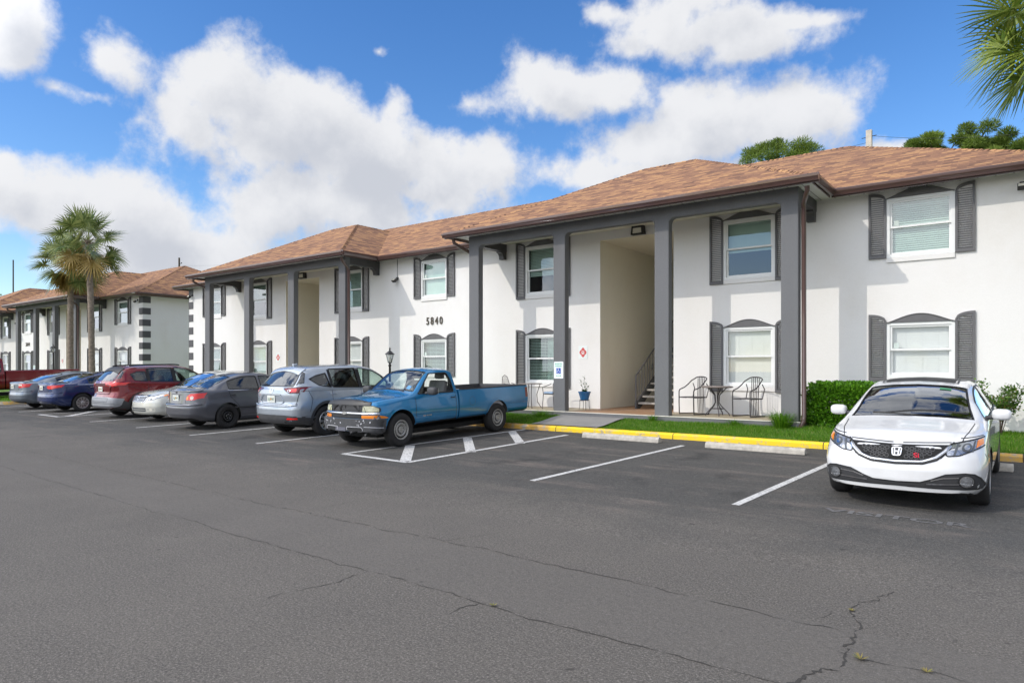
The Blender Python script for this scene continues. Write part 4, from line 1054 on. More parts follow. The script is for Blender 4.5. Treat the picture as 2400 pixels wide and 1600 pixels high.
def make_car(name, S, pm, loc, heading, label, cat, cfg):
    """S: Shell. cfg: wheelbase, front overhang, wheel radius, windows..."""
    L = S.L; root = empty(name, (0,0,0)); tag(root, label, cat, cfg.get('group'))
    X = lambda x: L/2-x                        # station -> local x
    xf, xr = cfg['fo'], cfg['fo']+cfg['wb']; r = cfg['r']
    st = stations(L, cfg.get('ns', 76)); sp = cfg.get('split')
    if sp: st = [x for x in st if x < sp-.03]+[sp-.02]
    raw = S.mesh(st).build('body', [pm, MT['underbody'], MT['seatdark']], root, recalc=True); bodies = [raw]
    if sp:
        st2 = [sp+.02]+[x for x in stations(L, cfg.get('ns', 76)) if x > sp+.03]
        bed = S.mesh(st2).build('truck_bed', [pm, MT['underbody'], MT['bumpgrey']], root, recalc=True); bodies.append(bed)
        both = MB()
        for b in bodies: both.add([v.co for v in b.data.vertices], [tuple(p.vertices) for p in b.data.polygons])
        tmp = both.build('tmp', pm); P = Proj(tmp.data); bpy.data.objects.remove(tmp)
        cb = MB(); cb.box(X(L-.06), X(sp+.09), -S.W/2+.10, S.W/2-.10, .62, 1.6, 2); boolean(bed, cb.build('cut', [pm, MT['underbody'], MT['bumpgrey']], recalc=True))
    else: P = Proj(raw.data)
    srcs = [shading_source(b.data) for b in bodies]
    # cabin hollow
    if cfg.get('cav'):
        xa, xb, zf = cfg['cav']
        cav = S.mesh(list(np.linspace(xa, xb, 40)), inset=.045, zfloor=zf, mi=2).build('cut', [pm, MT['underbody'], MT['seatdark']], recalc=True)
        if cfg.get('debug_nocav') is None: boolean(raw, cav)
    # window openings
    mats3 = [pm, MT['underbody'], MT['seatdark']]
    cut = MB()
    sidew = cfg['side']
    for poly in sidew: cut.prism([(X(x), z) for x, z in poly], 'y', -1.6, 1.6, 1)
    if sidew: boolean(raw, cut.build('cut', mats3, recalc=True))
    cut = MB()
    for key in ('wind', 'back'):
        if key in cfg:
            poly, z0 = cfg[key]; cut.prism([(X(x), y) for x, y in poly], 'z', z0, 2.3, 1)
    if cut.v: boolean(raw, cut.build('cut', mats3, recalc=True))
    # wheel arches
    cut = MB(); ra = cfg['ra']; n = 40
    for xw in (xf, xr):
        for sg in (-1, 1):
            c = X(xw); ya, yb = sorted((sg*(S.W/2-.30), sg*(S.W/2+.3)))
            cut.prism([(c+ra*math.cos(2*math.pi*k/n), r+ra*math.sin(2*math.pi*k/n)) for k in range(n)], 'y', ya, yb, 1)
    if sp:
        c2 = MB(); c2.box(X(sp+.3), X(sp-.3), -.55, .55, 1.13, 1.44, 1); boolean(raw, c2.build('cut', mats3, recalc=True))
    for bdy, src in zip(bodies, srcs):
        boolean(bdy, cut.build('cut', mats3, recalc=True)); me = bdy.data
        for p in me.polygons:
            if p.normal.z < -.75 and p.center.z < .5: p.material_index = 1
        me.shade_smooth(); restore_shading(me, src)
    # glass and seals
    gm = cfg.get('glass', 'cglass'); gd = cfg.get('glass_rear', gm)
    for i, poly in enumerate(sidew):
        pts = [(X(x), z) for x, z in poly]; g = P.patch(pts, 'side', -.006, .06, mirror=True); cx = sum(p[0] for p in poly)/len(poly)
        emit(g, 'side_window', MT[gd if cx > cfg.get('bpillar', 99) else gm], root, 60)
        emit(P.strip(pts, .022, 'side', .003, close=True, mirror=True), 'window_seal', MT['seal'], root)
    for key, nm in (('wind', 'windscreen'), ('back', 'rear_window')):
        if key in cfg:
            pts = [(X(x), y) for x, y in cfg[key][0]]
            P.patch(pts, 'top', -.006, .08).build(nm, MT[cfg.get('glass_wind', gm) if key == 'wind' else cfg.get('glass_back', gd)], root, smooth=60)
            emit(P.strip(pts, .02, 'top', .003, close=True), 'window_seal', MT['seal'], root)
    if 'surround' in cfg:      # black pillar and frame band round the side glass
        for poly in cfg['surround']: emit(P.patch([(X(x), z) for x, z in poly], 'side', .0015, .06, mirror=True), 'window_pillar', MT['seal'], root)
    # arch lips
    for xw in (xf, xr):
        lw = cfg.get('lip', .022); am = MT['plastic'] if cfg.get('cladding') else pm
        a0, a1 = cfg.get('lip_ang', (-8, 188)); pts = [(X(xw)+(ra+lw*.45)*math.cos(R(a)), r+(ra+lw*.45)*math.sin(R(a))) for a in np.linspace(a0, a1, 40)]
        b = P.strip(pts, lw, 'side', .006 if lw < .03 else .010, mirror=True); emit(b, 'arch_trim', am, root)
    # seams
    for plane, pts, w in cfg.get('seams', []):
        q = [(X(a), b) for a, b in pts] if plane in ('side', 'top') else pts
        emit(P.strip(q, w, plane, .0018, mirror=True), 'panel_gap', MT['seal'], root)
    merge = {'grille_mesh': [MB(), None], 'emblem': [MB(), None]}
    for d in cfg.get('details', []):
        nm, mat, plane, kind, pts, *rest = d; kw = rest[0] if rest else {}
        q = [(X(a), b) for a, b in pts] if plane in ('side', 'top') else pts
        if kind == 'patch': b = P.patch(q, plane, kw.get('off', .004), kw.get('cell', .04), ang=kw.get('ang', 0), mirror=kw.get('mirror', False))
        else: b = P.strip(q, kw.get('w', .02), plane, kw.get('off', .005), close=kw.get('close', False), ang=kw.get('ang', 0), mirror=kw.get('mirror', False))
        mt = mat if not isinstance(mat, str) else MT[mat]
        if nm in merge: merge[nm][0].add(b.v, b.f); merge[nm][1] = mt
        elif kw.get('one'): b.v and b.build(nm, mt, root, smooth=50)
        else: emit(b, nm, mt, root, 50, kw.get('thick', 0), kw.get('inw'), kw.get('label'))
    for nm, (b, mt) in merge.items():
        if b.v: b.build(nm, mt, root, smooth=50, merge=True)
    # wheels, underside
    tw = cfg.get('tw', .205); yo = S.W/2-cfg.get('tuck', .03)
    for xw in (xf, xr):
        for sg in (-1, 1): wheel(root, X(xw), sg*yo, r, tw, cfg['wheel'])
    ub = MB(); ub.box(X(xr)-.4, X(xf)+.4, -S.W/2+.33, S.W/2-.33, .20, .30); ub.tube([(X(xf), -S.W/2+.2, r), (X(xf), S.W/2-.2, r)], .04, 8); ub.tube([(X(xr), -S.W/2+.2, r), (X(xr), S.W/2-.2, r)], .05, 8)
    ub.build('chassis', MT['underbody'], root)
    # inside
    if cfg.get('cav'):
        sc = MT[cfg.get('seatmat', 'seatdark')]
        sx = cfg['seat_x']; z = cfg.get('seat_z', .45)
        for sg in (-1, 1): seat(root, X(sx), sg*.36, sc, z=z)
        if cfg.get('rear_seat'): b = MB(); x = X(cfg['rear_seat']); b.box(x-.2, x+.3, -.6, .6, z-.15, z+.05); b.box(x-.3, x-.16, -.6, .6, z-.1, z+.56); [b.box(x-.28, x-.2, q-.11, q+.11, z+.58, z+.70) for q in (-.38, .38)]; b.build('rear_bench', sc, root, bevel=.04, smooth=60)
        b = MB(); x = X(cfg['dash_x']); zd = cfg['dash_z']; b.box(x-.22, x+.25, -.62, .62, zd-.35, zd); b.build('dashboard', MT['seatdark'], root, bevel=.04)
        b = MB(); cx, cy, cz = X(cfg['dash_x'])-.38, .36, zd+.0; b.tube([(cx-.05*math.sin(a)*0-.10*math.sin(a), cy+.18*math.cos(a), cz+.16*math.sin(a)) for a in [k*math.pi/10 for k in range(20)]], .014, 6, closed=True); b.tube([(cx, cy-.17, cz), (cx, cy+.17, cz)], .012, 6); b.build('steering_wheel', MT['seatdark'], root)
    # mirrors
    if 'mirror' in cfg:
        mx, my, mz = cfg['mirror'][:3]; big = cfg.get('mirror_size', (.10, .22, .15)); mm = cfg.get('mirror_mat', pm)
        for sg in (-1, 1):
            b = MB(); bx, by, bz = big; c = Vector((X(mx), sg*(my+by*.5+.05), mz)); n1, n2 = 10, 14; vs = []
            for i in range(n1+1):
                ph = math.pi*i/n1-math.pi/2
                for k in range(n2):
                    th = 2*math.pi*k/n2; q = lambda v, e: math.copysign(abs(v)**e, v)
                    vs.append((c.x+bx*.5*q(math.cos(ph), .6)*q(math.cos(th), .6)+(-.02 if 0 else 0), c.y+by*.5*q(math.cos(ph), .6)*q(math.sin(th), .6), c.z+bz*.5*q(math.sin(ph), .7)))
            fs = [(i*n2+k, i*n2+(k+1)%n2, (i+1)*n2+(k+1)%n2, (i+1)*n2+k) for i in range(n1) for k in range(n2)]
            b.add(vs, fs); o = b.build('door_mirror', mm, root, smooth=70, recalc=True)
            a = MB(); a.tube([(c.x+.0, sg*(my-.03), mz-.05), (c.x, sg*(my+.09), mz-.03)], .028, 8); a.build('mirror_arm', MT['plastic'], o, smooth=50)
            gl_ = MB(); gl_.box(c.x-bx*.5-.002, c.x-bx*.5+.004, c.y-by*.40, c.y+by*.40, c.z-bz*.36, c.z+bz*.36); gl_.build('mirror_glass', MT['chrome'], o)
    hx = cfg.get('handles', [])
    if hx:
        for (x, z, w) in hx:
            p = P.ray('side', X(x), z, .0)
            if p is None: continue
            for sg in (-1, 1): b = MB(); b.tube([(p.x+w/2, sg*(p.y-.01), z), (p.x+w/2-.02, sg*(p.y+.028), z+.004), (p.x-w/2+.02, sg*(p.y+.028), z+.004), (p.x-w/2, sg*(p.y-.01), z)], .013, 6); b.build('door_handle', cfg.get('handle_mat', pm), root, smooth=60)
    if 'plate' in cfg:
        plane, y, z, w, h = cfg['plate']; p = P.ray(plane, y, z, .012); sg = 1 if plane == 'front' else -1
        b = MB(); b.box(p.x-.004, p.x+.004, y-w/2, y+w/2, z-h/2, z+h/2); po = b.build('licence_plate', MT['plate'], root, bevel=.004)
        vs, fs = text_mesh(cfg.get('plate_text', 'IQZ Y47'), h*.52, .0005, True); b = MB(); q = p.x+sg*.0055
        b.add([(q, y-sg*(-x)*.8, z+yy*1.0-.01) for x, yy, zz in vs], fs); b.build('plate_lettering', MT['plate_ink'], po)
        b = MB(); b.add([(q-sg*.0006, y+.022*math.cos(a), z+.026*math.sin(a)) for a in [k*math.pi/6 for k in range(12)]], [tuple(range(12))]); b.build('plate_emblem', MT['plate_art'], po)
    root.location = loc; root.rotation_euler = (0, 0, heading); root['_h'] = 0; del root['_h']
    return root, P
def park(root, x, y, z, heading, yaw=0, sc=(1,1,1)):
    """stand the car on the sloping lot. heading +1 faces the building, -1 faces the camera side"""
    rz = R(90)*heading+yaw; Mx = Matrix.Rotation(rz, 4, 'Z') @ Matrix.Rotation(-PITCH*heading, 4, 'Y')
    root.matrix_world = Matrix.Translation((x, y, z)) @ Mx @ Matrix.Diagonal((*sc, 1))
def wpoly(S, xa, xb, mg=.05, ba=.06, bb=.03, n=8):
    """windscreen / rear glass outline seen from above, following the roof pillars"""
    up = [(x, S.val('wr', x)-mg) for x in np.linspace(xa, xb, n)]; e = up[0][1]; f = up[-1][1]
    A = [(xa-ba*(1-(y/e)**2), y) for y in np.linspace(-e, e, 7)[1:-1]]; B = [(xb-bb*(1-(y/f)**2), y) for y in np.linspace(f, -f, 7)[1:-1]]
    return A+up+B+[(x, -y) for x, y in up[::-1]]
def spoly(S, xa, xb, lo=.035, up=.05, fa=0, fb=0, n=9, lofn=None):
    """side window outline between the shoulder and the roof edge; fa/fb lean the ends"""
    xs = np.linspace(xa, xb, n); bot = [(x+(fa if i == 0 else fb if i == n-1 else 0)*0, S.val('zbelt', x)+lo) for i, x in enumerate(xs)]
    top = [(x, max(S.val('zr', x)-up, S.val('zbelt', x)+lo+.012)) for x in xs]
    bot = [(x+fa*(1-i/(n-1))*-1+fb*(i/(n-1)), z) for i, (x, z) in enumerate(bot)]
    pts = bot+top[::-1]; out = []
    for p in pts:
        if not out or math.dist(p, out[-1]) > .012: out.append(p)
    return out
def ell(cx, cz, a, b, n=20): return [(cx+a*math.cos(2*math.pi*k/n), cz+b*math.sin(2*math.pi*k/n)) for k in range(n)]
def mir(pts): return [(-a, b) for a, b in pts][::-1]
def sedan_curves(L, W, H, xc, xrf, xrr, xg, belt=.95, hood=.96, deck=1.06, nose=.70, roofw=.57):
    """xc cowl, xrf front of roof, xrr rear of roof, xg base of rear glass"""
    w = W/2
    return dict(
        zb=[(0,.24),(.3,.18),(.9,.165),(L-.9,.18),(L-.3,.24),(L,.33)], zs=[(0,.32),(.5,.27),(L-.6,.29),(L,.42)],
        wm=[(0,w*.90),(.5,w*.985),(1.2,w),(L-1.3,w),(L-.5,w*.98),(L,w*.89)], zm=[(0,.50),(1,.58),(L-1,.64),(L,.62)],
        wb=[(0,w*.84),(.5,w*.925),(1.2,w*.95),(L-1.2,w*.95),(L-.5,w*.915),(L,w*.84)],
        zbelt=[(0,nose-.10),(.4,hood-.20),(1.05,hood-.07),(1.9,belt-.01),(xrr,belt+.04),(xg,deck-.07),(L-.25,deck-.09),(L,deck-.14)],
        wr=[(0,w*.74),(.5,w*.82),(xc,w*.845),(xc+.4,w*.75),(xrf+.15,roofw+.03),((xrf+xrr)/2,roofw+.03),(xrr,roofw+.02),(xg-.1,w*.74),(xg+.15,w*.80),(L,w*.76)],
        zr=[(0,nose-.03),(.4,hood-.11),(xc-.05,hood-.02),(xc+.10,hood+.015),((xc+xrf)/2,(hood+H)/2-.02),(xrf+.05,H-.105),(xrf+.40,H-.06),(xrr-.3,H-.062),(xrr+.1,H-.13),((xrr+xg)/2+.05,(H+deck)/2-.06),(xg,deck-.01),(L-.2,deck-.025),(L,deck-.06)],
        zt=[(0,nose),(.4,hood-.075),(xc-.10,hood+.02),(xc+.04,hood+.055),((xc+xrf)/2,(hood+H)/2+.045),(xrf,H-.055),(xrf+.40,H-.003),(xrr-.35,H),(xrr,H-.055),((xrr+xg)/2,(H+deck)/2+.025),(xg,deck+.03),(L-.2,deck+.012),(L,deck-.03)])
SEAM = .011
def door_seams(xs, S, zlow=.30, lean=0):
    out = []
    for x in xs: out.append(('side', [(x, zlow), (x+lean, S.val('zbelt', x)+.02)], SEAM))
    return out

# ---- white saloon, nose towards the court ---------------------------------------------------
MT['white_paint'] = paint('gloss_white_paint', (.70, .70, .70), rough=.2)
S = Shell(4.56, 1.755, sedan_curves(4.56, 1.755, 1.45, 1.10, 2.0, 3.15, 4.0, belt=.95, hood=.955, deck=1.06, nose=.745),
          nose=[(.15,.10),(.24,.03),(.36,0),(.5,.005),(.62,.05),(.72,.12),(.8,.18)], tail=[(.3,.08),(.45,.01),(.6,0),(.85,.05),(1.05,.09)], bow=(.30,.22))
gr = [(-.50,.760),(0,.752),(.50,.760),(.45,.705),(.36,.63),(.24,.592),(0,.580),(-.24,.592),(-.36,.63),(-.45,.705)]
chr_ = [(.515,.748),(.475,.70),(.39,.625),(.26,.578),(0,.565),(-.26,.578),(-.39,.625),(-.475,.70),(-.515,.748)]
hl = rnd_poly([(.485,.645),(.475,.69),(.50,.765),(.66,.80),(.86,.84),(.875,.80),(.80,.735),(.60,.655)], .025)
lowr = [(0,.300),(.80,.285),(.83,.325),(.79,.415),(.74,.455),(.66,.467),(.48,.450),(.34,.388),(.24,.352),(0,.343)]; lowr = lowr+[(-a, b) for a, b in lowr[-2:0:-1]]
det = [('grille', 'underbody', 'front', 'patch', gr, dict(off=.004)), ('grille_chrome', 'chrome', 'front', 'strip', chr_, dict(w=.030, off=.010, thick=.012)),
       ('grille_trim', 'seal', 'front', 'strip', [(a*1.02, b-.022) for a, b in chr_[1:-1]], dict(w=.014, off=.007)),
       ('headlight', 'lamp_in', 'front', 'patch', hl, dict(off=.002)), ('headlight', 'lamp_in', 'front', 'patch', mir(hl), dict(off=.002)),
       ('headlight_bezel', 'seal', 'front', 'strip', hl, dict(w=.013, off=.005, close=True)), ('headlight_bezel', 'seal', 'front', 'strip', mir(hl), dict(w=.013, off=.005, close=True)),
       ('lower_intake', 'seatdark', 'front', 'patch', lowr, dict(off=.004)), ('intake_lip', 'seal', 'front', 'strip', lowr, dict(w=.012, off=.006, close=True))]
for sg in (1, -1):
    f = (lambda p: p) if sg > 0 else mir
    det += [('indicator', 'orange_lens', 'front', 'patch', f([(.745,.725),(.755,.805),(.80,.815),(.81,.765)]), dict(off=.006)),
            ('lamp_projector', 'lamp_dark', 'front', 'patch', f(ell(.665, .735, .045, .042)), dict(off=.006)), ('lamp_bowl', 'chrome', 'front', 'patch', f(ell(.665, .735, .026, .026)), dict(off=.009)),
            ('lamp_divider', 'lamp_dark', 'front', 'strip', f([(.555,.655),(.585,.775)]), dict(w=.022, off=.006)), ('lamp_divider', 'lamp_dark', 'front', 'strip', f([(.715,.69),(.735,.80)]), dict(w=.014, off=.006)),
            ('fog_lamp', 'lamp_in', 'front', 'patch', f(ell(.665, .378, .052, .052)), dict(off=.014)), ('fog_ring', 'chrome', 'front', 'strip', f(ell(.665, .378, .057, .057)), dict(w=.010, off=.016, close=True)),
            ('fog_recess', 'seal', 'front', 'patch', f(ell(.665, .378, .075, .070)), dict(off=.008)),
            ('chrome_blade', 'chrome', 'front', 'strip', f([(.34,.375),(.45,.408),(.60,.418)]), dict(w=.012, off=.012)), ('chrome_blade', 'chrome', 'front', 'strip', f([(.30,.338),(.60,.348)]), dict(w=.014, off=.012)),
            ('bonnet_crease', 'white_paint', 'top', 'strip', [(.30, sg*.52), (1.05, sg*.60)], dict(w=.008, off=.003))]
for j in range(3):                       # honeycomb mesh of the grille
    z = .625+j*.042
    for i in range(-9, 10):
        y = i*.05+(.025 if j % 2 else 0)
        lim = .20+(z-.56)*1.25
        if abs(y) < min(lim, .43) and not (abs(y) < .085): det.append(('grille_mesh', 'plastic', 'front', 'strip', [(y-.021,z),(y-.012,z+.016),(y+.012,z+.016),(y+.021,z),(y+.012,z-.016),(y-.012,z-.016)], dict(w=.009, off=.011, close=True)))
det += [('emblem', 'chrome', 'front', 'strip', rnd_poly([(-.050,.712),(.050,.712),(.040,.628),(-.040,.628)], .02), dict(w=.011, off=.020, close=True)),
        ('emblem', 'chrome', 'front', 'strip', [(-.024,.703),(-.018,.637)], dict(w=.013, off=.020)), ('emblem', 'chrome', 'front', 'strip', [(.024,.703),(.018,.637)], dict(w=.013, off=.020)), ('emblem', 'chrome', 'front', 'strip', [(-.02,.67),(.02,.67)], dict(w=.013, off=.020)),
        ('emblem_field', 'seal', 'front', 'patch', rnd_poly([(-.048,.710),(.048,.710),(.038,.630),(-.038,.630)], .02), dict(off=.016))]
det += [('sunroof', 'seal', 'top', 'patch', rnd_poly([(2.12,-.42),(2.12,.42),(2.62,.42),(2.62,-.42)], .06), dict(off=.006, cell=.08)), ('sunroof_rim', 'plastic', 'top', 'strip', rnd_poly([(2.08,-.45),(2.08,.45),(2.66,.45),(2.66,-.45)], .07), dict(w=.02, off=.012, close=True)),
        ('wiper', 'seal', 'top', 'strip', [(1.17,-.30),(1.24,.10),(1.27,.62)], dict(w=.018, off=.022, thick=.012)), ('wiper', 'seal', 'top', 'strip', [(1.10,.02),(1.17,-.30),(1.19,-.42)], dict(w=.018, off=.024, thick=.012)),
        ('windscreen_sticker', 'plate_ink', 'top', 'patch', [(1.78,.27),(1.78,.40),(1.84,.40),(1.84,.27)], dict(off=.001)),
        ('side_marker', 'orange_lens', 'side', 'strip', [(.60,.62),(.68,.63)], dict(w=.02, off=.003))]
side = [spoly(S, 1.62, 2.42, fa=.22), spoly(S, 2.50, 3.42, fb=-.05)]
cfg = dict(fo=.93, wb=2.67, r=.325, ra=.372, wheel='alloyfan', side=side, wind=(wpoly(S, 1.20, 1.95), .93), back=(wpoly(S, 3.30, 3.93, bb=-.03), 1.02), cav=(1.16, 4.0, .32),
           glass='cglass_dark', glass_wind='cglass_wind', glass_back='cglass_dark', details=det, seat_x=2.35, rear_seat=3.15, dash_x=1.45, dash_z=.93, seat_z=.45,
           mirror=(1.66, .79, 1.02), mirror_size=(.13, .21, .14), handles=[(2.42,.86,.15),(3.3,.88,.15)],
           seams=[('top', [(.10,.43),(.30,.60),(.62,.665),(1.08,.70)], .010), ('front', [(.05,.770),(.55,.785)], .009), ('front', [(.60,.825),(.80,.845)], .009)]+door_seams([1.32, 2.47], S)+[('side', [(3.30,.45),(3.45,.95)], SEAM), ('side', [(.62,.45),(.50,.66)], SEAM)],
           tw=.215, tuck=.02)
car, _ = make_car('parked_car', S, MT['white_paint'], (0,0,0), 0, 'glossy white saloon facing the camera, with honeycomb grille and tinted windows', 'car', cfg)
park(car, -1.25, 11.22, gz(11.15), -1)
P_ = _
vs, fs = text_mesh('Si', .075, .002, True); b = MB()
p = P_.ray('front', .20, .635, .018)
b.add([(p.x+zz, .20+x*1.2, .648+y) for x, y, zz in vs], fs); b.build('badge', MT['badge_red'], car)

# ---- silver-blue compact SUV, tail towards the court -------------------------------------------
def suv_curves(L, W, H, xc, xrf, xrr, belt=1.06, hood=1.02, nose=.90, roofw=.60):
    w = W/2
    return dict(
        zb=[(0,.32),(.3,.25),(.9,.22),(L-.9,.23),(L-.3,.28),(L,.33)], zs=[(0,.42),(.5,.34),(L-.6,.36),(L,.46)],
        wm=[(0,w*.90),(.5,w*.985),(1.2,w),(L-1.2,w),(L-.5,w*.985),(L,w*.92)], zm=[(0,.62),(1,.68),(L-1,.74),(L,.70)],
        wb=[(0,w*.85),(.5,w*.93),(1.2,w*.95),(L-1.2,w*.95),(L-.5,w*.93),(L,w*.87)],
        zbelt=[(0,nose-.10),(.4,hood-.16),(1.05,hood-.05),(1.9,belt-.02),(L-1.2,belt+.05),(L-.5,belt+.10),(L-.15,belt+.08),(L,belt+.0)],
        wr=[(0,w*.74),(.5,w*.82),(xc,w*.845),(xc+.4,w*.77),(xrf+.1,roofw+.05),((xrf+xrr)/2,roofw+.05),(xrr,roofw+.03),(L-.3,w*.72),(L-.1,w*.80),(L,w*.80)],
        zr=[(0,nose-.03),(.4,hood-.08),(xc,hood),(xc+.12,hood+.04),((xc+xrf)/2,(hood+H)/2-.02),(xrf+.05,H-.12),(xrf+.5,H-.06),(xrr-.4,H-.075),(xrr,H-.14),(L-.33,H-.33),(L-.12,belt+.14),(L,belt+.04)],
        zt=[(0,nose),(.4,hood-.04),(xc-.05,hood+.035),(xc+.08,hood+.08),((xc+xrf)/2,(hood+H)/2+.045),(xrf,H-.06),(xrf+.5,H),(xrr-.4,H-.015),(xrr,H-.07),(L-.30,H-.24),(L-.10,belt+.18),(L,belt+.06)])
MT['silver_blue'] = paint('silver_blue_metallic', (.42, .465, .52), .45, .22)
S = Shell(4.58, 1.85, suv_curves(4.58, 1.85, 1.70, 1.15, 2.05, 4.05, belt=1.06), nose=[(.2,.1),(.35,0),(.6,0),(.8,.08),(.95,.15)], tail=[(.3,.10),(.42,.02),(.55,.0),(.72,.0),(.80,.05),(1.0,.04),(1.15,.06),(1.4,.05)], bow=(.3,.20))
MT['blackglass'] = plain('dark_reflective_glass', (.02, .025, .03), .04, var=.02, Coat_Weight=1.0)
rg = rnd_poly([(-.66,1.20),(.66,1.20),(.54,1.54),(-.54,1.54)], .05)
def tl(pts, **k): return [pts, mir(pts)]
tail_l = rnd_poly([(.40,1.155),(.62,1.175),(.95,1.19),(.94,1.12),(.80,1.045),(.62,1.04)], .02)
det = [('rear_window', 'blackglass', 'rear', 'patch', rg, dict(off=.003, cell=.08)), ('rear_window_frame', 'seal', 'rear', 'strip', rg, dict(w=.02, off=.004, close=True)),
       ('roof_spoiler', 'silver_blue', 'top', 'patch', rnd_poly([(3.98,-.60),(3.98,.60),(4.17,.57),(4.17,-.57)], .03), dict(off=.022, thick=.03, inw=1, cell=.06)),
       ('pillar_trim', 'blackglass', 'rear', 'patch', [(.69,1.22),(.76,1.27),(.655,1.50),(.57,1.55)], dict(off=.003)), ('pillar_trim', 'blackglass', 'rear', 'patch', mir([(.69,1.22),(.76,1.27),(.655,1.50),(.57,1.55)]), dict(off=.003)),
       ('rear_wiper', 'seal', 'rear', 'strip', [(.58,1.215),(.28,1.235)], dict(w=.03, off=.03, thick=.015)),
       ('plate_recess', 'silver_blue', 'rear', 'strip', rnd_poly([(-.46,.86),(-.34,1.0),(.34,1.0),(.46,.86),(.40,.80),(-.40,.80)], .03), dict(w=.018, off=.010, close=True, thick=.008)),
       ('number_plate_shade', 'plastic', 'rear', 'strip', [(-.36,1.005),(.36,1.005)], dict(w=.026, off=.008)),
       ('bumper_step', 'silver_blue', 'rear', 'strip', [(-.80,.77),(-.5,.74),(.5,.74),(.80,.77)], dict(w=.03, off=.030, thick=.025, inw=1)), ('bumper_gap', 'seal', 'rear', 'strip', [(-.80,.795),(-.5,.765),(.5,.765),(.80,.795)], dict(w=.012, off=.004)),
       ('bumper_cladding', 'bumpgrey', 'rear', 'patch', rnd_poly([(-.90,.50),(-.5,.535),(.5,.535),(.90,.50),(.86,.31),(-.86,.31)], .03), dict(off=.006, cell=.08)),
       ('emblem', 'chrome', 'rear', 'strip', ell(0,1.105,.062,.055), dict(w=.010, off=.012, close=True)), ('emblem', 'chrome', 'rear', 'strip', [(-.055,1.12),(-.02,1.10),(0,1.07),(.02,1.10),(.055,1.12)], dict(w=.010, off=.012)),
       ('side_cladding', 'bumpgrey', 'side', 'patch', [(1.38,.30),(3.22,.30),(3.22,.42),(1.38,.40)], dict(off=.006, mirror=True, cell=.1)), ('side_cladding', 'bumpgrey', 'side', 'patch', [(4.02,.30),(4.45,.32),(4.50,.50),(4.02,.46)], dict(off=.006, mirror=True, cell=.06)),
       ('roof_aerial', 'silver_blue', 'top', 'patch', [(3.80,-.010),(3.80,.010),(3.92,.022),(3.92,-.022)], dict(off=.06, thick=.07, inw=1))]
for q in (tail_l, mir(tail_l)): det += [('tail_light', 'darkred_lens', 'rear', 'patch', q, dict(off=.005)), ('tail_light_rim', 'seal', 'rear', 'strip', q, dict(w=.010, off=.006, close=True))]
for sg in (1, -1):
    f = (lambda p: p) if sg > 0 else mir
    det += [('tail_lamp_core', 'red_lens', 'rear', 'patch', f(rnd_poly([(.60,1.07),(.62,1.14),(.76,1.15),(.77,1.07)], .02)), dict(off=.008)), ('tail_lamp_ring', 'chrome', 'rear', 'strip', f(ell(.60,1.095,.03,.025)), dict(w=.008, off=.010, close=True)),
            ('reflector', 'red_lens', 'rear', 'patch', f([(.56,.435),(.58,.475),(.80,.475),(.80,.435)]), dict(off=.012)), ('exhaust_tip', 'chrome', 'rear', 'strip', f(ell(.50,.375,.042,.035)), dict(w=.008, off=.018, close=True)), ('exhaust_mouth', 'seal', 'rear', 'patch', f(ell(.50,.375,.037,.03)), dict(off=.016))]
side = [spoly(S, 1.72, 2.50, fa=.24, lo=.04), spoly(S, 2.60, 3.40, lo=.04), [(3.46,1.15),(3.52,1.49),(3.80,1.44),(4.02,1.36),(3.80,1.21)]]
cfg = dict(fo=.92, wb=2.70, r=.362, ra=.415, wheel='alloy10', side=side, surround=[spoly(S, 2.505, 2.595, lo=.03, up=.04, n=3), spoly(S, 3.405, 3.46, lo=.05, up=.06, n=3)], wind=(wpoly(S, 1.26, 2.02), .98), cav=(1.22, 4.12, .45), glass='cglass', glass_rear='cglass_dark', bpillar=2.55,
           details=det, seat_x=2.35, rear_seat=3.2, dash_x=1.5, dash_z=1.02, seat_z=.50, mirror=(1.75, .90, 1.13), mirror_size=(.13,.22,.16), handles=[(2.52,.97,.16),(3.42,.99,.16)],
           seams=door_seams([1.42, 2.56], S, .44)+[('side', [(3.30,.55),(3.45,.85),(3.45,1.08)], SEAM), ('side', [(4.10,.60),(4.02,.9),(4.12,1.10)], SEAM), ('rear', [(.78,.80),(.82,1.04)], .010), ('side', [(1.2,1.055),(4.3,1.09)], .006)],
           cladding=True, lip=.065, lip_ang=(-14, 194), plate=('rear', 0, .905, .31, .165), tuck=.015, tw=.225)
car, _ = make_car('parked_car', S, MT['silver_blue'], (0,0,0), 0, 'silver-blue compact SUV seen from behind, parked beside the blue pickup', 'car', cfg)
park(car, -14.34, 11.68, gz(11.68), 1)

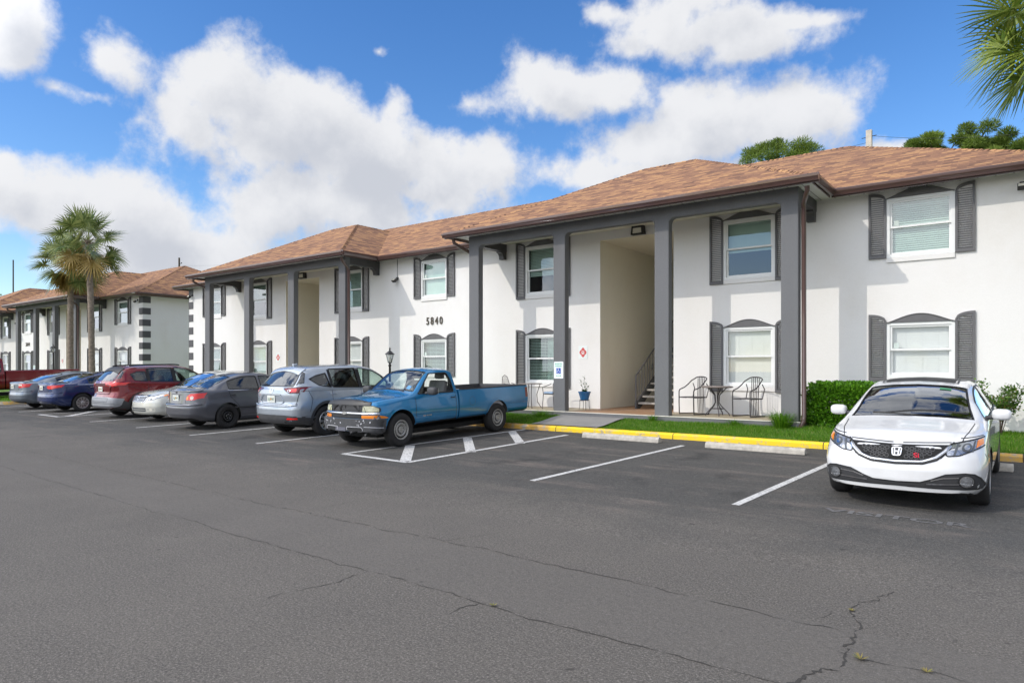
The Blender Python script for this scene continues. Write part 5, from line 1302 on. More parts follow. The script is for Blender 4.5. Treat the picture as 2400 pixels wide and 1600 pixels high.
# ---- dark grey saloon with black steel wheels ------------------------------------------------------
MT['grey_paint'] = paint('dark_grey_metallic', (.115, .118, .135), .4, .28)
S = Shell(4.53, 1.70, sedan_curves(4.53, 1.70, 1.49, 1.15, 2.0, 3.10, 3.95, belt=.97, hood=.97, deck=1.09, nose=.76, roofw=.545), nose=[(.2,.08),(.35,0),(.6,0),(.75,.1)], tail=[(.3,.09),(.42,.01),(.60,.0),(.66,.01),(.70,.07),(1.0,.10),(1.1,.12)], bow=(.28,.24))
tlp = rnd_poly([(.44,.80),(.47,.90),(.56,.965),(.86,.985),(.885,.95),(.80,.86),(.66,.80)], .03)
det = []
for sg in (1, -1):
    f = (lambda p: p) if sg > 0 else mir
    det += [('tail_light', 'red_lens', 'rear', 'patch', f(tlp), dict(off=.006)), ('reversing_lamp', 'lens', 'rear', 'patch', f(ell(.62,.86,.028,.036)), dict(off=.010)), ('indicator', 'orange_lens', 'rear', 'patch', f(ell(.50,.855,.03,.045)), dict(off=.010)), ('lamp_ring', 'chrome', 'rear', 'strip', f(ell(.62,.86,.036,.046)), dict(w=.006, off=.011, close=True))]
det += [('boot_lip', 'grey_paint', 'rear', 'strip', [(-.72,1.03),(.72,1.03)], dict(w=.025, off=.022, thick=.02, inw=1)), ('boot_gap', 'seal', 'rear', 'strip', [(-.42,.80),(-.44,.70),(.44,.70),(.42,.80)], dict(w=.010, off=.003)), ('plate_lamp_bar', 'plastic', 'rear', 'strip', [(-.24,.945),(.24,.945)], dict(w=.016, off=.016)),
        ('bumper_ledge', 'grey_paint', 'rear', 'strip', [(-.82,.685),(-.4,.665),(.4,.665),(.82,.685)], dict(w=.035, off=.030, thick=.03, inw=1)), ('emblem', 'plastic', 'rear', 'patch', ell(0,.995,.035,.028), dict(off=.01)),
        ('window_bright', 'chrome', 'side', 'strip', [(1.5,.985),(3.45,1.02)], dict(w=.010, off=.008, mirror=True)), ('door_moulding', 'plastic', 'side', 'strip', [(1.35,.56),(3.28,.56)], dict(w=.035, off=.012, thick=.01, mirror=True)), ('sill_line', 'seal', 'side', 'strip', [(1.3,.36),(3.2,.36)], dict(w=.010, off=.003, mirror=True))]
side = [spoly(S, 1.64, 2.42, fa=.22), rnd_poly(spoly(S, 2.50, 3.38, fb=.02), .05, 3)]
cfg = dict(fo=.86, wb=2.60, r=.325, ra=.375, wheel='blacksteel', side=side, wind=(wpoly(S, 1.24, 1.95), .95), back=(wpoly(S, 3.22, 3.90, bb=-.04, ba=.02), 1.04), cav=(1.2, 3.96, .34), glass='cglass_dark', glass_wind='cglass', glass_back='cglass',
           details=det, seat_x=2.3, rear_seat=3.05, dash_x=1.5, dash_z=.96, seat_z=.48, mirror=(1.72, .83, 1.03), handles=[(2.42,.88,.16),(3.3,.90,.16)], handle_mat=MT['plastic'],
           seams=door_seams([1.32, 2.46], S)+[('side', [(3.08,.40),(3.16,.62),(3.38,.85),(3.42,1.02)], SEAM)], plate=('rear', 0, .855, .30, .15), tuck=.015, tw=.195)
car, _ = make_car('parked_car', S, MT['grey_paint'], (0,0,0), 0, 'dark grey saloon with black steel wheels and red tail lamps, left of the silver-blue SUV', 'car', cfg)
park(car, -18.05, 11.2, gz(11.2), 1)

# ---- pearl saloon facing the court ------------------------------------------------------------
MT['pearl'] = paint('pearl_cream_paint', (.62, .62, .56), .15, .22)
S = Shell(5.0, 1.85, sedan_curves(5.0, 1.85, 1.50, 1.35, 2.25, 3.45, 4.3, belt=.96, hood=.98, deck=1.09, nose=.78, roofw=.60), nose=[(.2,.10),(.3,.02),(.45,0),(.6,.01),(.7,.05),(.85,.12)], tail=[(.3,.08),(.5,0),(1.1,.1)], bow=(.34,.22))
gr = rnd_poly([(-.44,.80),(.44,.80),(.36,.62),(-.36,.62)], .03); hlp = rnd_poly([(.47,.66),(.56,.79),(.72,.84),(.98,.88),(.86,.79),(.66,.69)], .02)
det = [('grille', 'lamp_dark', 'front', 'patch', gr, dict(off=.004))]+[('grille_bar', 'chrome', 'front', 'strip', [(-.40+.02*k,.78-.042*k),(.40-.02*k,.78-.042*k)], dict(w=.018, off=.014, thick=.01)) for k in range(5)]
det += [('grille_rim', 'chrome', 'front', 'strip', gr, dict(w=.02, off=.010, close=True)), ('lower_intake', 'lamp_dark', 'front', 'patch', rnd_poly([(-.42,.44),(.42,.44),(.42,.33),(-.42,.33)], .02), dict(off=.004)), ('intake_bar', 'pearl', 'front', 'strip', [(-.42,.385),(.42,.385)], dict(w=.02, off=.012)), ('emblem', 'chrome', 'front', 'strip', ell(0,.715,.06,.042), dict(w=.012, off=.022, close=True))]
for sg in (1, -1):
    f = (lambda p: p) if sg > 0 else mir
    det += [('headlight', 'lamp_in', 'front', 'patch', f(hlp), dict(off=.003)), ('headlight_bezel', 'seal', 'front', 'strip', f(hlp), dict(w=.010, off=.005, close=True)), ('lamp_bowl', 'chrome', 'front', 'patch', f(ell(.66,.755,.035,.035)), dict(off=.007)), ('lamp_bowl', 'lamp_dark', 'front', 'patch', f(ell(.57,.715,.03,.03)), dict(off=.007)), ('indicator', 'orange_lens', 'front', 'patch', f(ell(.80,.805,.03,.025)), dict(off=.007)), ('fog_lamp', 'lens', 'front', 'patch', f(ell(.60,.39,.05,.04)), dict(off=.006)), ('fog_pocket', 'cream', 'front', 'strip', f(rnd_poly([(.47,.44),(.72,.44),(.72,.34),(.47,.34)], .02)), dict(w=.010, off=.006, close=True))]
side = [spoly(S, 1.84, 2.70, fa=.22), spoly(S, 2.78, 3.75)]
cfg = dict(fo=1.0, wb=2.82, r=.335, ra=.385, wheel='alloy5', side=side, wind=(wpoly(S, 1.46, 2.20), .96), back=(wpoly(S, 3.6, 4.22, bb=-.04), 1.05), cav=(1.40, 4.3, .34), details=det, glass_wind='cglass_wind',
           seat_x=2.6, rear_seat=3.5, dash_x=1.75, dash_z=.97, seat_z=.48, mirror=(1.95, .90, 1.04), handles=[(2.7,.88,.16),(3.6,.90,.16)],
           seams=[('top', [(.12,.45),(.4,.66),(1.33,.74)], .010)]+door_seams([1.55, 2.74], S)+[('side', [(3.5,.45),(3.75,.98)], SEAM)], tuck=.015, tw=.205)
car, _ = make_car('parked_car', S, MT['pearl'], (0,0,0), 0, 'pearl cream saloon facing the court, half hidden beside the dark grey saloon', 'car', cfg)
park(car, -21.5, 12.05, gz(12.05), -1)

# ---- red SUV -------------------------------------------------------------------------------------
MT['ruby'] = paint('dark_red_metallic', (.20, .008, .013), .3, .2)
S = Shell(4.62, 1.86, suv_curves(4.62, 1.86, 1.715, 1.15, 2.05, 4.10, belt=1.08, hood=1.04), nose=[(.2,.1),(.35,0),(.6,0),(.8,.08),(.95,.15)], tail=[(.3,.12),(.42,.0),(.62,.0),(.70,.03),(.85,.10),(1.0,.07),(1.15,.06),(1.4,.05)], bow=(.3,.20))
rg = rnd_poly([(-.64,1.22),(.64,1.22),(.56,1.54),(-.56,1.54)], .04); t1 = [(.52,1.055),(.56,1.155),(.72,1.17),(.87,1.16),(.87,1.08),(.70,1.04)]
det = [('rear_window', 'blackglass', 'rear', 'patch', rg, dict(off=.003, cell=.08)), ('roof_spoiler', 'seal', 'top', 'patch', rnd_poly([(4.04,-.60),(4.04,.60),(4.24,.57),(4.24,-.57)], .03), dict(off=.022, thick=.03, inw=1, cell=.06)),
       ('pillar_trim', 'blackglass', 'rear', 'patch', [(.67,1.24),(.74,1.30),(.66,1.53),(.585,1.55)], dict(off=.003)), ('pillar_trim', 'blackglass', 'rear', 'patch', mir([(.67,1.24),(.74,1.30),(.66,1.53),(.585,1.55)]), dict(off=.003)),
       ('bumper', 'silver_plastic', 'rear', 'patch', rnd_poly([(-.90,.66),(-.55,.70),(.55,.70),(.90,.66),(.86,.42),(.6,.36),(-.6,.36),(-.86,.42)], .04), dict(off=.022, cell=.07)), ('bumper_inset', 'plastic', 'rear', 'strip', rnd_poly([(-.58,.66),(.58,.66),(.54,.55),(-.54,.55)], .02), dict(w=.010, off=.026, close=True)), ('bumper_groove', 'plastic', 'rear', 'strip', [(-.80,.50),(.80,.50)], dict(w=.012, off=.026)),
       ('tail_light_band', 'chrome', 'rear', 'strip', [(-.56,1.10),(.56,1.10)], dict(w=.016, off=.012)), ('rear_wiper', 'seal', 'rear', 'strip', [(.52,1.24),(.30,1.25)], dict(w=.03, off=.02)),
       ('hatch_crease', 'ruby', 'rear', 'strip', [(-.62,1.06),(-.50,.80),(.50,.80),(.62,1.06)], dict(w=.02, off=.012, thick=.01)), ('emblem', 'chrome', 'rear', 'strip', ell(0,1.145,.05,.035), dict(w=.012, off=.012, close=True)),
       ('tail_light', 'red_lens', 'side', 'patch', rnd_poly([(4.22,1.115),(4.30,1.17),(4.60,1.17),(4.60,1.07),(4.45,1.06)], .015), dict(off=.010, mirror=True)), ('side_cladding', 'plastic', 'side', 'patch', [(1.38,.30),(3.22,.30),(3.22,.44),(1.38,.42)], dict(off=.008, mirror=True, cell=.1)), ('side_cladding', 'plastic', 'side', 'patch', [(4.02,.30),(4.45,.34),(4.50,.60),(4.28,.62),(4.02,.50)], dict(off=.008, mirror=True, cell=.06)),
       ('roof_rail', 'seal', 'top', 'strip', [(2.3,.60),(3.9,.58)], dict(w=.035, off=.05, thick=.03, mirror=True)), ('window_bright', 'chrome', 'side', 'strip', [(x, S.val('zr', x)-.035) for x in np.linspace(1.75, 3.7, 12)], dict(w=.012, off=.008, mirror=True))]
MT['silver_plastic'] = plain('silver_grey_bumper', (.30, .31, .33), .45, .3)
for sg in (1, -1):
    f = (lambda p: p) if sg > 0 else mir
    det += [('tail_light', 'red_lens', 'rear', 'patch', f(t1), dict(off=.012)), ('tail_lamp_chrome', 'chrome', 'rear', 'strip', f([(.45,1.10),(.60,1.07),(.66,1.05)]), dict(w=.02, off=.014)), ('tail_light_shade', 'seal', 'rear', 'strip', f([(.72,1.03),(.93,1.08)]), dict(w=.016, off=.012))]
side = [spoly(S, 1.74, 2.50, fa=.24, lo=.04), spoly(S, 2.60, 3.36, lo=.04), rnd_poly([(3.44,1.17),(3.46,1.50),(3.72,1.50),(3.95,1.42),(3.86,1.22)], .03, 3)]
cfg = dict(fo=.94, wb=2.69, r=.36, ra=.415, wheel='alloy5', side=side, surround=[spoly(S, 2.505, 2.595, lo=.03, up=.04, n=3), spoly(S, 3.365, 3.44, lo=.05, up=.06, n=3)], wind=(wpoly(S, 1.26, 2.02), .98), cav=(1.22, 4.12, .45), glass='cglass', glass_rear='cglass_dark', bpillar=2.55,
           details=det, seat_x=2.35, rear_seat=3.2, dash_x=1.5, dash_z=1.03, seat_z=.50, mirror=(1.75, .90, 1.14), handles=[(2.52,.97,.16),(3.42,.99,.16)],
           seams=door_seams([1.42, 2.56], S, .45)+[('side', [(3.30,.55),(3.45,.85),(3.45,1.08)], SEAM), ('side', [(2.0,1.06),(4.2,1.14)], .006), ('side', [(2.9,.70),(3.9,1.0),(4.2,1.06)], .010)], cladding=True, lip=.08, lip_ang=(-14, 194), plate=('rear', 0, .955, .30, .155), tuck=.02, tw=.225)
car, _ = make_car('parked_car', S, MT['ruby'], (0,0,0), 0, 'dark red SUV with a silver rear bumper, seen from behind left of the pearl saloon', 'car', cfg)
park(car, -24.0, 11.77, gz(11.77), 1)

# ---- navy saloon ----------------------------------------------------------------------------------
def rear_saloon(pos, yc, col, label, tails, wheelk, extra, L=4.82, W=1.835, H=1.475, wb=2.795, fo=.96, glassb='cglass_dark'):
    S = Shell(L, W, sedan_curves(L, W, H, 1.15, 2.05, 3.05, 4.25, belt=.94, hood=.95, deck=1.09, nose=.74, roofw=.57), nose=[(.2,.08),(.35,0),(.6,0),(.75,.1)], tail=[(.3,.10),(.42,.01),(.60,.0),(.70,.04),(1.0,.05),(1.12,.08)], bow=(.3,.26))
    det = list(extra)
    for q in tails:
        for p in (q, mir(q)): det += [('tail_light', 'red_lens', 'rear', 'patch', p, dict(off=.007)), ('tail_light_rim', 'seal', 'rear', 'strip', p, dict(w=.008, off=.008, close=True))]
    det += [('boot_gap', 'seal', 'rear', 'strip', [(-.50,.84),(-.48,.74),(.48,.74),(.50,.84)], dict(w=.010, off=.003)), ('bumper_ledge', col, 'rear', 'strip', [(-.86,.73),(-.4,.71),(.4,.71),(.86,.73)], dict(w=.03, off=.022, thick=.02, inw=1)), ('boot_lip', col, 'rear', 'strip', [(-.70,1.055),(.70,1.055)], dict(w=.025, off=.020, thick=.02, inw=1)),
            ('exhaust_tip', 'chrome', 'rear', 'strip', ell(-.56,.315,.05,.03), dict(w=.014, off=.012, close=True)), ('plate_garnish', 'chrome', 'rear', 'strip', [(-.30,.985),(.30,.985)], dict(w=.016, off=.012))]
    side = [spoly(S, 1.70, 2.50, fa=.24), spoly(S, 2.58, 3.50), ]
    cfg = dict(fo=fo, wb=wb, r=.335, ra=.385, wheel=wheelk, side=side, wind=(wpoly(S, 1.24, 2.0), .94), back=(wpoly(S, 3.2, 4.15, bb=-.05, ba=.02), 1.04), cav=(1.2, 4.2, .34), glass='cglass', glass_rear='cglass_dark', bpillar=2.55, glass_back=glassb,
               details=det, seat_x=2.35, rear_seat=3.2, dash_x=1.5, dash_z=.94, seat_z=.46, mirror=(1.75, .89, 1.03), handles=[(2.5,.86,.16),(3.4,.89,.16)], seams=door_seams([1.40, 2.54], S)+[('side', [(3.30,.42),(3.45,.7),(3.62,.98)], SEAM)], plate=('rear', 0, .905, .30, .15), tuck=.015, tw=.21)
    car, _ = make_car('parked_car', S, MT[col], (0,0,0), 0, label, 'car', cfg); ym = yc+(L/2-(L-fo-wb)); park(car, pos, ym, gz(ym), 1); return car
MT['navy'] = paint('navy_metallic', (.012, .028, .115), .3, .22); MT['slate'] = paint('slate_grey_metallic', (.17, .20, .235), .5, .28)
t = rnd_poly([(.42,.91),(.44,.99),(.66,1.005),(.98,1.01),(.86,.93),(.66,.865),(.50,.87)], .02)
rear_saloon(-28.9, 10.50, 'navy', 'navy blue saloon with swept red tail lamps and many-spoked alloys, beside the red SUV', [t], 'alloy10',
            [('window_bright', 'chrome', 'side', 'strip', [(1.6,.955),(3.9,1.005)], dict(w=.014, off=.009, mirror=True)), ('handle_bright', 'chrome', 'side', 'strip', [(3.33,.90),(3.50,.905)], dict(w=.02, off=.035, mirror=True))])
t2 = rnd_poly([(.50,.86),(.50,1.0),(.62,1.02),(.92,1.0),(.90,.90),(.66,.86)], .02)
rear_saloon(-31.95, 10.5, 'slate', 'slate grey saloon at the far left, half hidden behind the navy saloon', [t2], 'alloy5', [('reversing_lamp', 'lens', 'rear', 'patch', [(-.66,.94),(-.66,.99),(-.50,.99),(-.50,.94)], dict(off=.011)), ('reversing_lamp', 'lens', 'rear', 'patch', [(.50,.94),(.50,.99),(.66,.99),(.66,.94)], dict(off=.011))], L=4.81, W=1.82)
# ------------------------------------------------------------------ pickups
MT['blue_paint'] = paint('teal_blue_metallic', (.006, .19, .42), .35, .26, coat=1.0)
def pickup(pm, label, cfgx={}, full=True):
    L, W = 5.25, 1.72
    S = Shell(L, W, dict(
        zb=[(0,.35),(.3,.35),(.6,.36),(.8,.38),(L,.43)], zs=[(0,.37),(.3,.39),(.6,.44),(L,.52)], wm=[(0,.80),(.4,.85),(1.2,.86),(L,.86)], zm=[(0,.70),(L,.74)],
        wb=[(0,.77),(.4,.815),(1.2,.82),(2.53,.82),(2.57,.83),(L,.83)], zbelt=[(0,.86),(.4,.91),(1.1,.975),(2.53,1.0),(2.57,1.0),(L,1.0)],
        wr=[(0,.70),(.4,.745),(1.12,.765),(1.45,.69),(1.82,.615),(2.45,.605),(2.53,.61),(2.57,.815),(L,.815)],
        zr=[(0,.925),(.3,.965),(1.08,1.025),(1.2,1.06),(1.5,1.29),(1.80,1.485),(2.1,1.52),(2.4,1.515),(2.53,1.49),(2.57,1.085),(L,1.085)],
        zt=[(0,.965),(.3,1.015),(1.06,1.085),(1.18,1.125),(1.5,1.36),(1.80,1.545),(2.1,1.585),(2.4,1.58),(2.53,1.56),(2.57,1.09),(L,1.09)]),
        nose=[(.3,0),(.66,0),(.75,.01),(.88,.03),(.96,.08)], tail=[(.3,.0),(1,.0)], bow=(.20,.03), shoulder=.07, roofr=.09, corner=(.09, .02))
    det = []
    if full:
        bump = rnd_poly([(-.815,.605),(.815,.605),(.78,.37),(.45,.31),(-.45,.31),(-.78,.37)], .03)
        det = [('front_bumper', 'bumpgrey', 'front', 'patch', bump, dict(off=.075, thick=.10, inw=1, cell=.05)),
            ('bug_deflector', 'seal', 'front', 'patch', rnd_poly([(-.66,.868),(.66,.868),(.64,.93),(-.64,.93)], .01), dict(off=.018, thick=.012, inw=1)), ('bug_deflector', 'seal', 'top', 'patch', rnd_poly([(-.01,-.60),(-.02,0),(-.01,.60),(.135,.62),(.12,0),(.135,-.62)], .02), dict(off=.016, thick=.012, inw=1, cell=.04)), ('bumper_end', 'bumpgrey', 'side', 'patch', rnd_poly([(.12,.33),(.12,.605),(.345,.605),(.33,.35)], .02), dict(off=.055, thick=.07, inw=1, mirror=True)),
            ('grille', 'seal', 'front', 'patch', [(-.46,.87),(.46,.87),(.46,.61),(-.46,.61)], dict(off=.004)), ('grille_bar', 'plastic', 'front', 'strip', [(-.44,.80),(.44,.80)], dict(w=.014, off=.012)), ('grille_bar', 'plastic', 'front', 'strip', [(-.44,.755),(.44,.755)], dict(w=.014, off=.012)),
            ('chrome_bar', 'chrome', 'front', 'strip', [(-.80,.708),(.80,.708)], dict(w=.042, off=.026, thick=.018, inw=1)), ('lower_grille_bar', 'plastic', 'front', 'strip', [(-.44,.655),(.44,.655)], dict(w=.014, off=.012)),
            ('emblem', 'steelw', 'front', 'patch', [(-.085,.695),(-.07,.725),(-.03,.725),(-.03,.738),(.03,.738),(.03,.725),(.085,.725),(.07,.695),(.03,.695),(.03,.682),(-.03,.682),(-.03,.695)], dict(off=.034)),
            ('plate_bracket', 'scuffed', 'front', 'patch', [(-.21,.435),(.10,.435),(.10,.30),(-.21,.30)], dict(off=.082)),
            ('wiper', 'seal', 'top', 'strip', [(1.14,.55),(1.17,.10),(1.20,-.05)], dict(w=.02, off=.03, thick=.012)), ('wiper', 'seal', 'top', 'strip', [(1.13,-.10),(1.16,-.50),(1.20,-.66)], dict(w=.02, off=.03, thick=.012)),
            ('fuel_cap', 'seal', 'side', 'strip', ell(3.02, .80, .10, .10), dict(w=.008, off=.002, close=True, mirror=False)), ('windscreen_sticker', 'sticker', 'top', 'patch', [(1.28,.46),(1.28,.56),(1.36,.56),(1.36,.46)], dict(off=.0)),
            ('cab_marker', 'chrome', 'side', 'strip', [(1.40,.585),(1.47,.585)], dict(w=.022, off=.006)), ('model_letters', 'steelw', 'side', 'strip', [(1.50,.587),(1.56,.587)], dict(w=.022, off=.006)), ('model_letters', 'steelw', 'side', 'strip', [(1.575,.587),(1.66,.587)], dict(w=.022, off=.006)),
            ('bed_tie', 'strap', 'side', 'strip', [(3.1,.48),(3.3,.46)], dict(w=.02, off=-.2)),
            ('tail_light', 'darkred_lens', 'side', 'patch', [(5.10,.78),(5.235,.78),(5.235,1.02),(5.10,1.02)], dict(off=.004, mirror=True, cell=.05)), ('bed_rail_cap', 'seal', 'side', 'strip', [(2.62,1.075),(5.2,1.075)], dict(w=.018, off=.006, mirror=True)),
            ('body_crease', 'dkseam', 'side', 'strip', [(1.25,.625),(2.5,.64)], dict(w=.006, off=.002, mirror=True)), ('body_crease', 'dkseam', 'side', 'strip', [(2.6,.64),(3.5,.645)], dict(w=.006, off=.002, mirror=True)), ('body_crease', 'dkseam', 'side', 'strip', [(4.45,.66),(5.2,.66)], dict(w=.006, off=.002, mirror=True))]  # thin darker-blue strips paint the shade along the body creases
        for sg in (1, -1):
            f = (lambda p: p) if sg > 0 else mir
            det += [('headlight', 'haze_lens', 'front', 'patch', f(rnd_poly([(.47,.74),(.475,.865),(.70,.865),(.79,.82),(.80,.74)], .02)), dict(off=.012)), ('indicator', 'orange_lens', 'front', 'patch', f(rnd_poly([(.47,.615),(.47,.678),(.80,.678),(.83,.655),(.84,.615)], .012)), dict(off=.014)),
                    ('bumper_slot', 'seal', 'front', 'patch', f(rnd_poly([(.13,.45),(.50,.45),(.54,.40),(.50,.32),(.16,.32)], .03)), dict(off=.080)), ('slot_rim', 'scrape', 'front', 'strip', f(rnd_poly([(.13,.45),(.50,.45),(.54,.40),(.50,.32),(.16,.32)], .03)), dict(w=.010, off=.086, close=True)),
                    ('headlight_rim', 'seal', 'front', 'strip', f(rnd_poly([(.47,.74),(.475,.865),(.70,.865),(.79,.82),(.80,.74)], .02)), dict(w=.010, off=.014, close=True))]
        rr = random.Random(3)
        for k in range(26):
            y = rr.choice([-.62,-.35,-.2,.42,.62])+rr.gauss(0, .07); z = .535+rr.gauss(0, .03); a, b_ = rr.uniform(.006, .022), rr.uniform(.005, .02)
            det.append(('paint_scrape', 'scrape', 'front', 'patch', [(y+a*math.cos(t)*rr.uniform(.6,1.2), z+b_*math.sin(t)*rr.uniform(.6,1.3)) for t in [q*math.pi/3.5 for q in range(7)]], dict(off=.082)))
        det.append(('paint_scrape', 'scrape', 'front', 'strip', [(.56,.455),(.74,.45),(.80,.44)], dict(w=.010, off=.082)))
    side = [rnd_poly([(1.30,1.045),(1.36,1.075),(1.80,1.455),(2.36,1.465),(2.43,1.30),(2.42,1.04)], .04, 3)]
    cfg = dict(fo=.78, wb=3.2, r=.345, ra=.42, wheel='steel', split=2.55, side=side, wind=(wpoly(S, 1.25, 1.78, mg=.055, ba=.05, bb=.02), 1.03), cav=(1.16, 2.50, .50), glass='glass_clear', glass_wind='cglass', details=det,
        seat_x=2.02, dash_x=1.30, dash_z=1.04, seat_z=.66, seatmat='seatcloth', mirror=(1.50, .86, 1.10), mirror_size=(.15, .25, .17), mirror_mat=MT['plastic'], handles=[(2.36,.92,.12)], handle_mat=MT['seal'],
        seams=[('side', [(1.20,.44),(1.20,.98)], .012), ('side', [(2.46,.44),(2.46,.98)], .012), ('top', [(.10,.62),(.5,.68),(1.08,.72)], .012), ('side', [(2.46,1.0),(2.46,1.05)], .01)], lip=.05, lip_ang=(-6, 186), tuck=.02, tw=.225)
    cfg.update(cfgx); t, P = make_car('pickup_truck', S, pm, (0,0,0), 0, label, 'pickup truck', cfg)
    if full:
        # rear window of the cab, bed liner rail, tow bar
        X = lambda x: L/2-x; b = MB(); b.add([(X(2.525), -.54, 1.14), (X(2.525), .54, 1.14), (X(2.52), .54, 1.43), (X(2.52), -.54, 1.43)], [(0,1,2,3)]); b.build('rear_window', MT['glass_clear'], t)
        b = MB(); b.box(X(5.33), X(5.23), -.74, .74, .46, .62); b.build('rear_bumper', MT['bumpgrey'], t, bevel=.02)
    return t
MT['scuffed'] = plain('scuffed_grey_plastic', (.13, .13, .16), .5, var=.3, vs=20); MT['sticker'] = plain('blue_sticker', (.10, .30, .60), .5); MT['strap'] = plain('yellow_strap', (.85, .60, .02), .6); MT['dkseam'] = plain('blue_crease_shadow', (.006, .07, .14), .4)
t = pickup(MT['blue_paint'], 'teal blue single-cab pickup with scraped grey front bumper, beside the hatched bay')
park(t, -11.20, 9.85-.78+2.625, gz(11.7), -1, sc=(1, 1, 1.015))
t = pickup(MT['ruby'], 'dark red pickup at the left edge, seen side-on behind the slate grey saloon', dict(wheel='alloy5', seams=[('side', [(1.20,.44),(1.20,.98)], .012), ('side', [(2.46,.44),(2.46,.98)], .012)]), full=False)
park(t, -40.0, 11.4, gz(11.4), -1, sc=(1.2, 1.14, 1.36))
# ------------------------------------------------------------------ wheel stops
def wheel_stop(x, y, label, yaw=0):
    b = MB(); n = 1; b.prism([(-.085,0),(-.072,.07),(-.035,.115),(.035,.115),(.072,.07),(.085,0)], 'x', -.93, .93)
    o = b.build('wheel_stop', MT['concrete'], bevel=.012); o.location = (x, y, gz(y)); o.rotation_euler = (PITCH, 0, yaw)
    tag(o, label, 'wheel stop', 'concrete wheel stops at the head of the parking bays')
    for s in (-.7, .7):
        c = MB(); c.lathe([(.014,.116),(.014,.119),(0,.119)], 10, 0, Matrix.Translation((s, 0, 0))); c.build('fixing_pin', MT['bronze'], o)
wheel_stop(-7.06, 13.12, 'concrete wheel stop in the empty bay beside the hatched no-parking island', -.02)
wheel_stop(-4.15, 12.93, 'concrete wheel stop in the empty bay next to the white saloon', -.02)
wheel_stop(-1.15, 12.75, 'concrete wheel stop behind the white saloon, mostly hidden by it', -.02)

# ------------------------------------------------------------------ numbers and signs
def letters(txt, size, loc, name, label, cat, mat, depth=.008):
    r_ = empty(name, loc); tag(r_, label, cat)
    w = size*.78
    for i, ch in enumerate(txt):
        vs, fs = text_mesh(ch, size*1.33, depth, True); b = MB(); b.add([(x*.82+(i-(len(txt)-1)/2)*w, -z-depth-.012, y) for x, y, z in vs], fs)
        b.build('digit', mat, r_, recalc=True)
    return r_
letters('5840', .27, (-16.38, 17.1, 3.33), 'house_number', 'house number 5840 in dark bronze digits between two windows', 'house number', MT['bronze'])
letters('5844', .27, (-16.38-38.3, 17.1, 3.33), 'house_number', 'house number 5844 on the farther building, seen between its pillars', 'house number', MT['bronze'])
# reserved parking sign on the second pillar
MT['sign_white'] = plain('white_sign_sheet', (.78, .82, .80), .4, var=.03); MT['sign_green'] = plain('green_sign_ink', (.02, .42, .26), .45); MT['sign_blue'] = plain('blue_sign_ink', (.01, .07, .42), .45)
def parking_sign(x, y, z, label):
    b = MB(); b.prism(rnd_poly([(-.152,-.228),(.152,-.228),(.152,.228),(-.152,.228)], .03), 'y', -.004, 0); s = b.build('parking_sign', MT['sign_white'], loc=(x, y, z)); tag(s, label, 'sign', 'reserved parking signs on the pillars')
    def txt(t, size, cx, cz, mat, nm):
        vs, fs = text_mesh(t, size, .0008, True); q = MB(); q.add([(px+cx, -.0055-pz, py+cz) for px, py, pz in vs], fs); q.build(nm, mat, s, recalc=True)
    txt('RESERVED', .052, 0, .165, MT['sign_green'], 'lettering'); txt('PARKING', .052, 0, .105, MT['sign_green'], 'lettering')
    b = MB(); b.prism([(-.07,-.10),(.07,-.10),(.07,.055),(-.07,.055)], 'y', -.0062, -.004); p = b.build('symbol_panel', MT['sign_blue'], s)
    w = MB(); f = lambda pts, r: w.tube([(a, -.0075, c) for a, c in pts], r, 5)
    f([(-.012,.022),(-.012,-.018),(.018,-.018),(.034,-.058),(.048,-.052)], .0065); f([(-.012,.005),(.018,.005)], .0055)
    f([(-.006+.034*math.cos(t), -.048+.034*math.sin(t)) for t in [R(70+k*17) for k in range(16)]], .005)
    w.lathe([(.011,0),(.011,.004),(0,.004)], 12, 0, Matrix.Translation((-.012,-.006,.036)) @ Matrix.Rotation(R(90), 4, 'X')); w.build('wheelchair_symbol', MT['sign_white'], p)
    a = MB(); a.prism([(-.085,-.155),(-.06,-.137),(-.06,-.149),(.06,-.149),(.06,-.137),(.085,-.155),(.06,-.173),(.06,-.161),(-.06,-.161),(-.06,-.173)], 'y', -.006, -.004); a.build('double_arrow', MT['sign_green'], s)
parking_sign(-10.21, 15.488, 1.66, 'white and green RESERVED PARKING sign with wheelchair symbol on the pillar behind the blue pickup')
parking_sign(-10.21-38.3, 15.488, 1.66, 'small reserved parking sign on a pillar of the farther building')
# red cross-shaped medallion plates on the walls
MT['sign_red'] = plain('red_sign_ink', (.62, .03, .025), .4)
def medallion(x, z, label):
    b = MB(); b.box(-.15, .15, -.006, 0, -.19, .19); s = b.build('wall_plaque', MT['sign_white'], loc=(x, 17.098, z)); tag(s, label, 'sign', 'wall plaques with a red emblem')
    pts = []
    for k in range(48):
        a = 2*math.pi*k/48; r_ = .118*(1+.13*math.cos(4*a)); pts.append((r_*.88*math.cos(a), r_*1.05*math.sin(a)))
    c = MB(); c.prism(pts, 'y', -.0095, -.006); e = c.build('emblem', MT['sign_red'], s)
    w = MB(); w.prism([(-.05,-.012),(-.03,.045),(.03,.045),(.05,-.012),(.03,-.05),(-.03,-.05)], 'y', -.0115, -.0095); w.build('emblem_centre', MT['sign_white'], e)
    w2 = MB(); w2.tube([(.075*math.cos(t), -.0105, .09*math.sin(t)) for t in [k*math.pi/14 for k in range(28)]], .003, 4, closed=True); w2.build('emblem_ring', MT['sign_white'], e)
    w3 = MB(); w3.prism([(-.03,-.012),(.03,-.012),(.02,.02),(-.02,.02)], 'y', -.013, -.0115); w3.build('emblem_mark', MT['sign_red'], e)
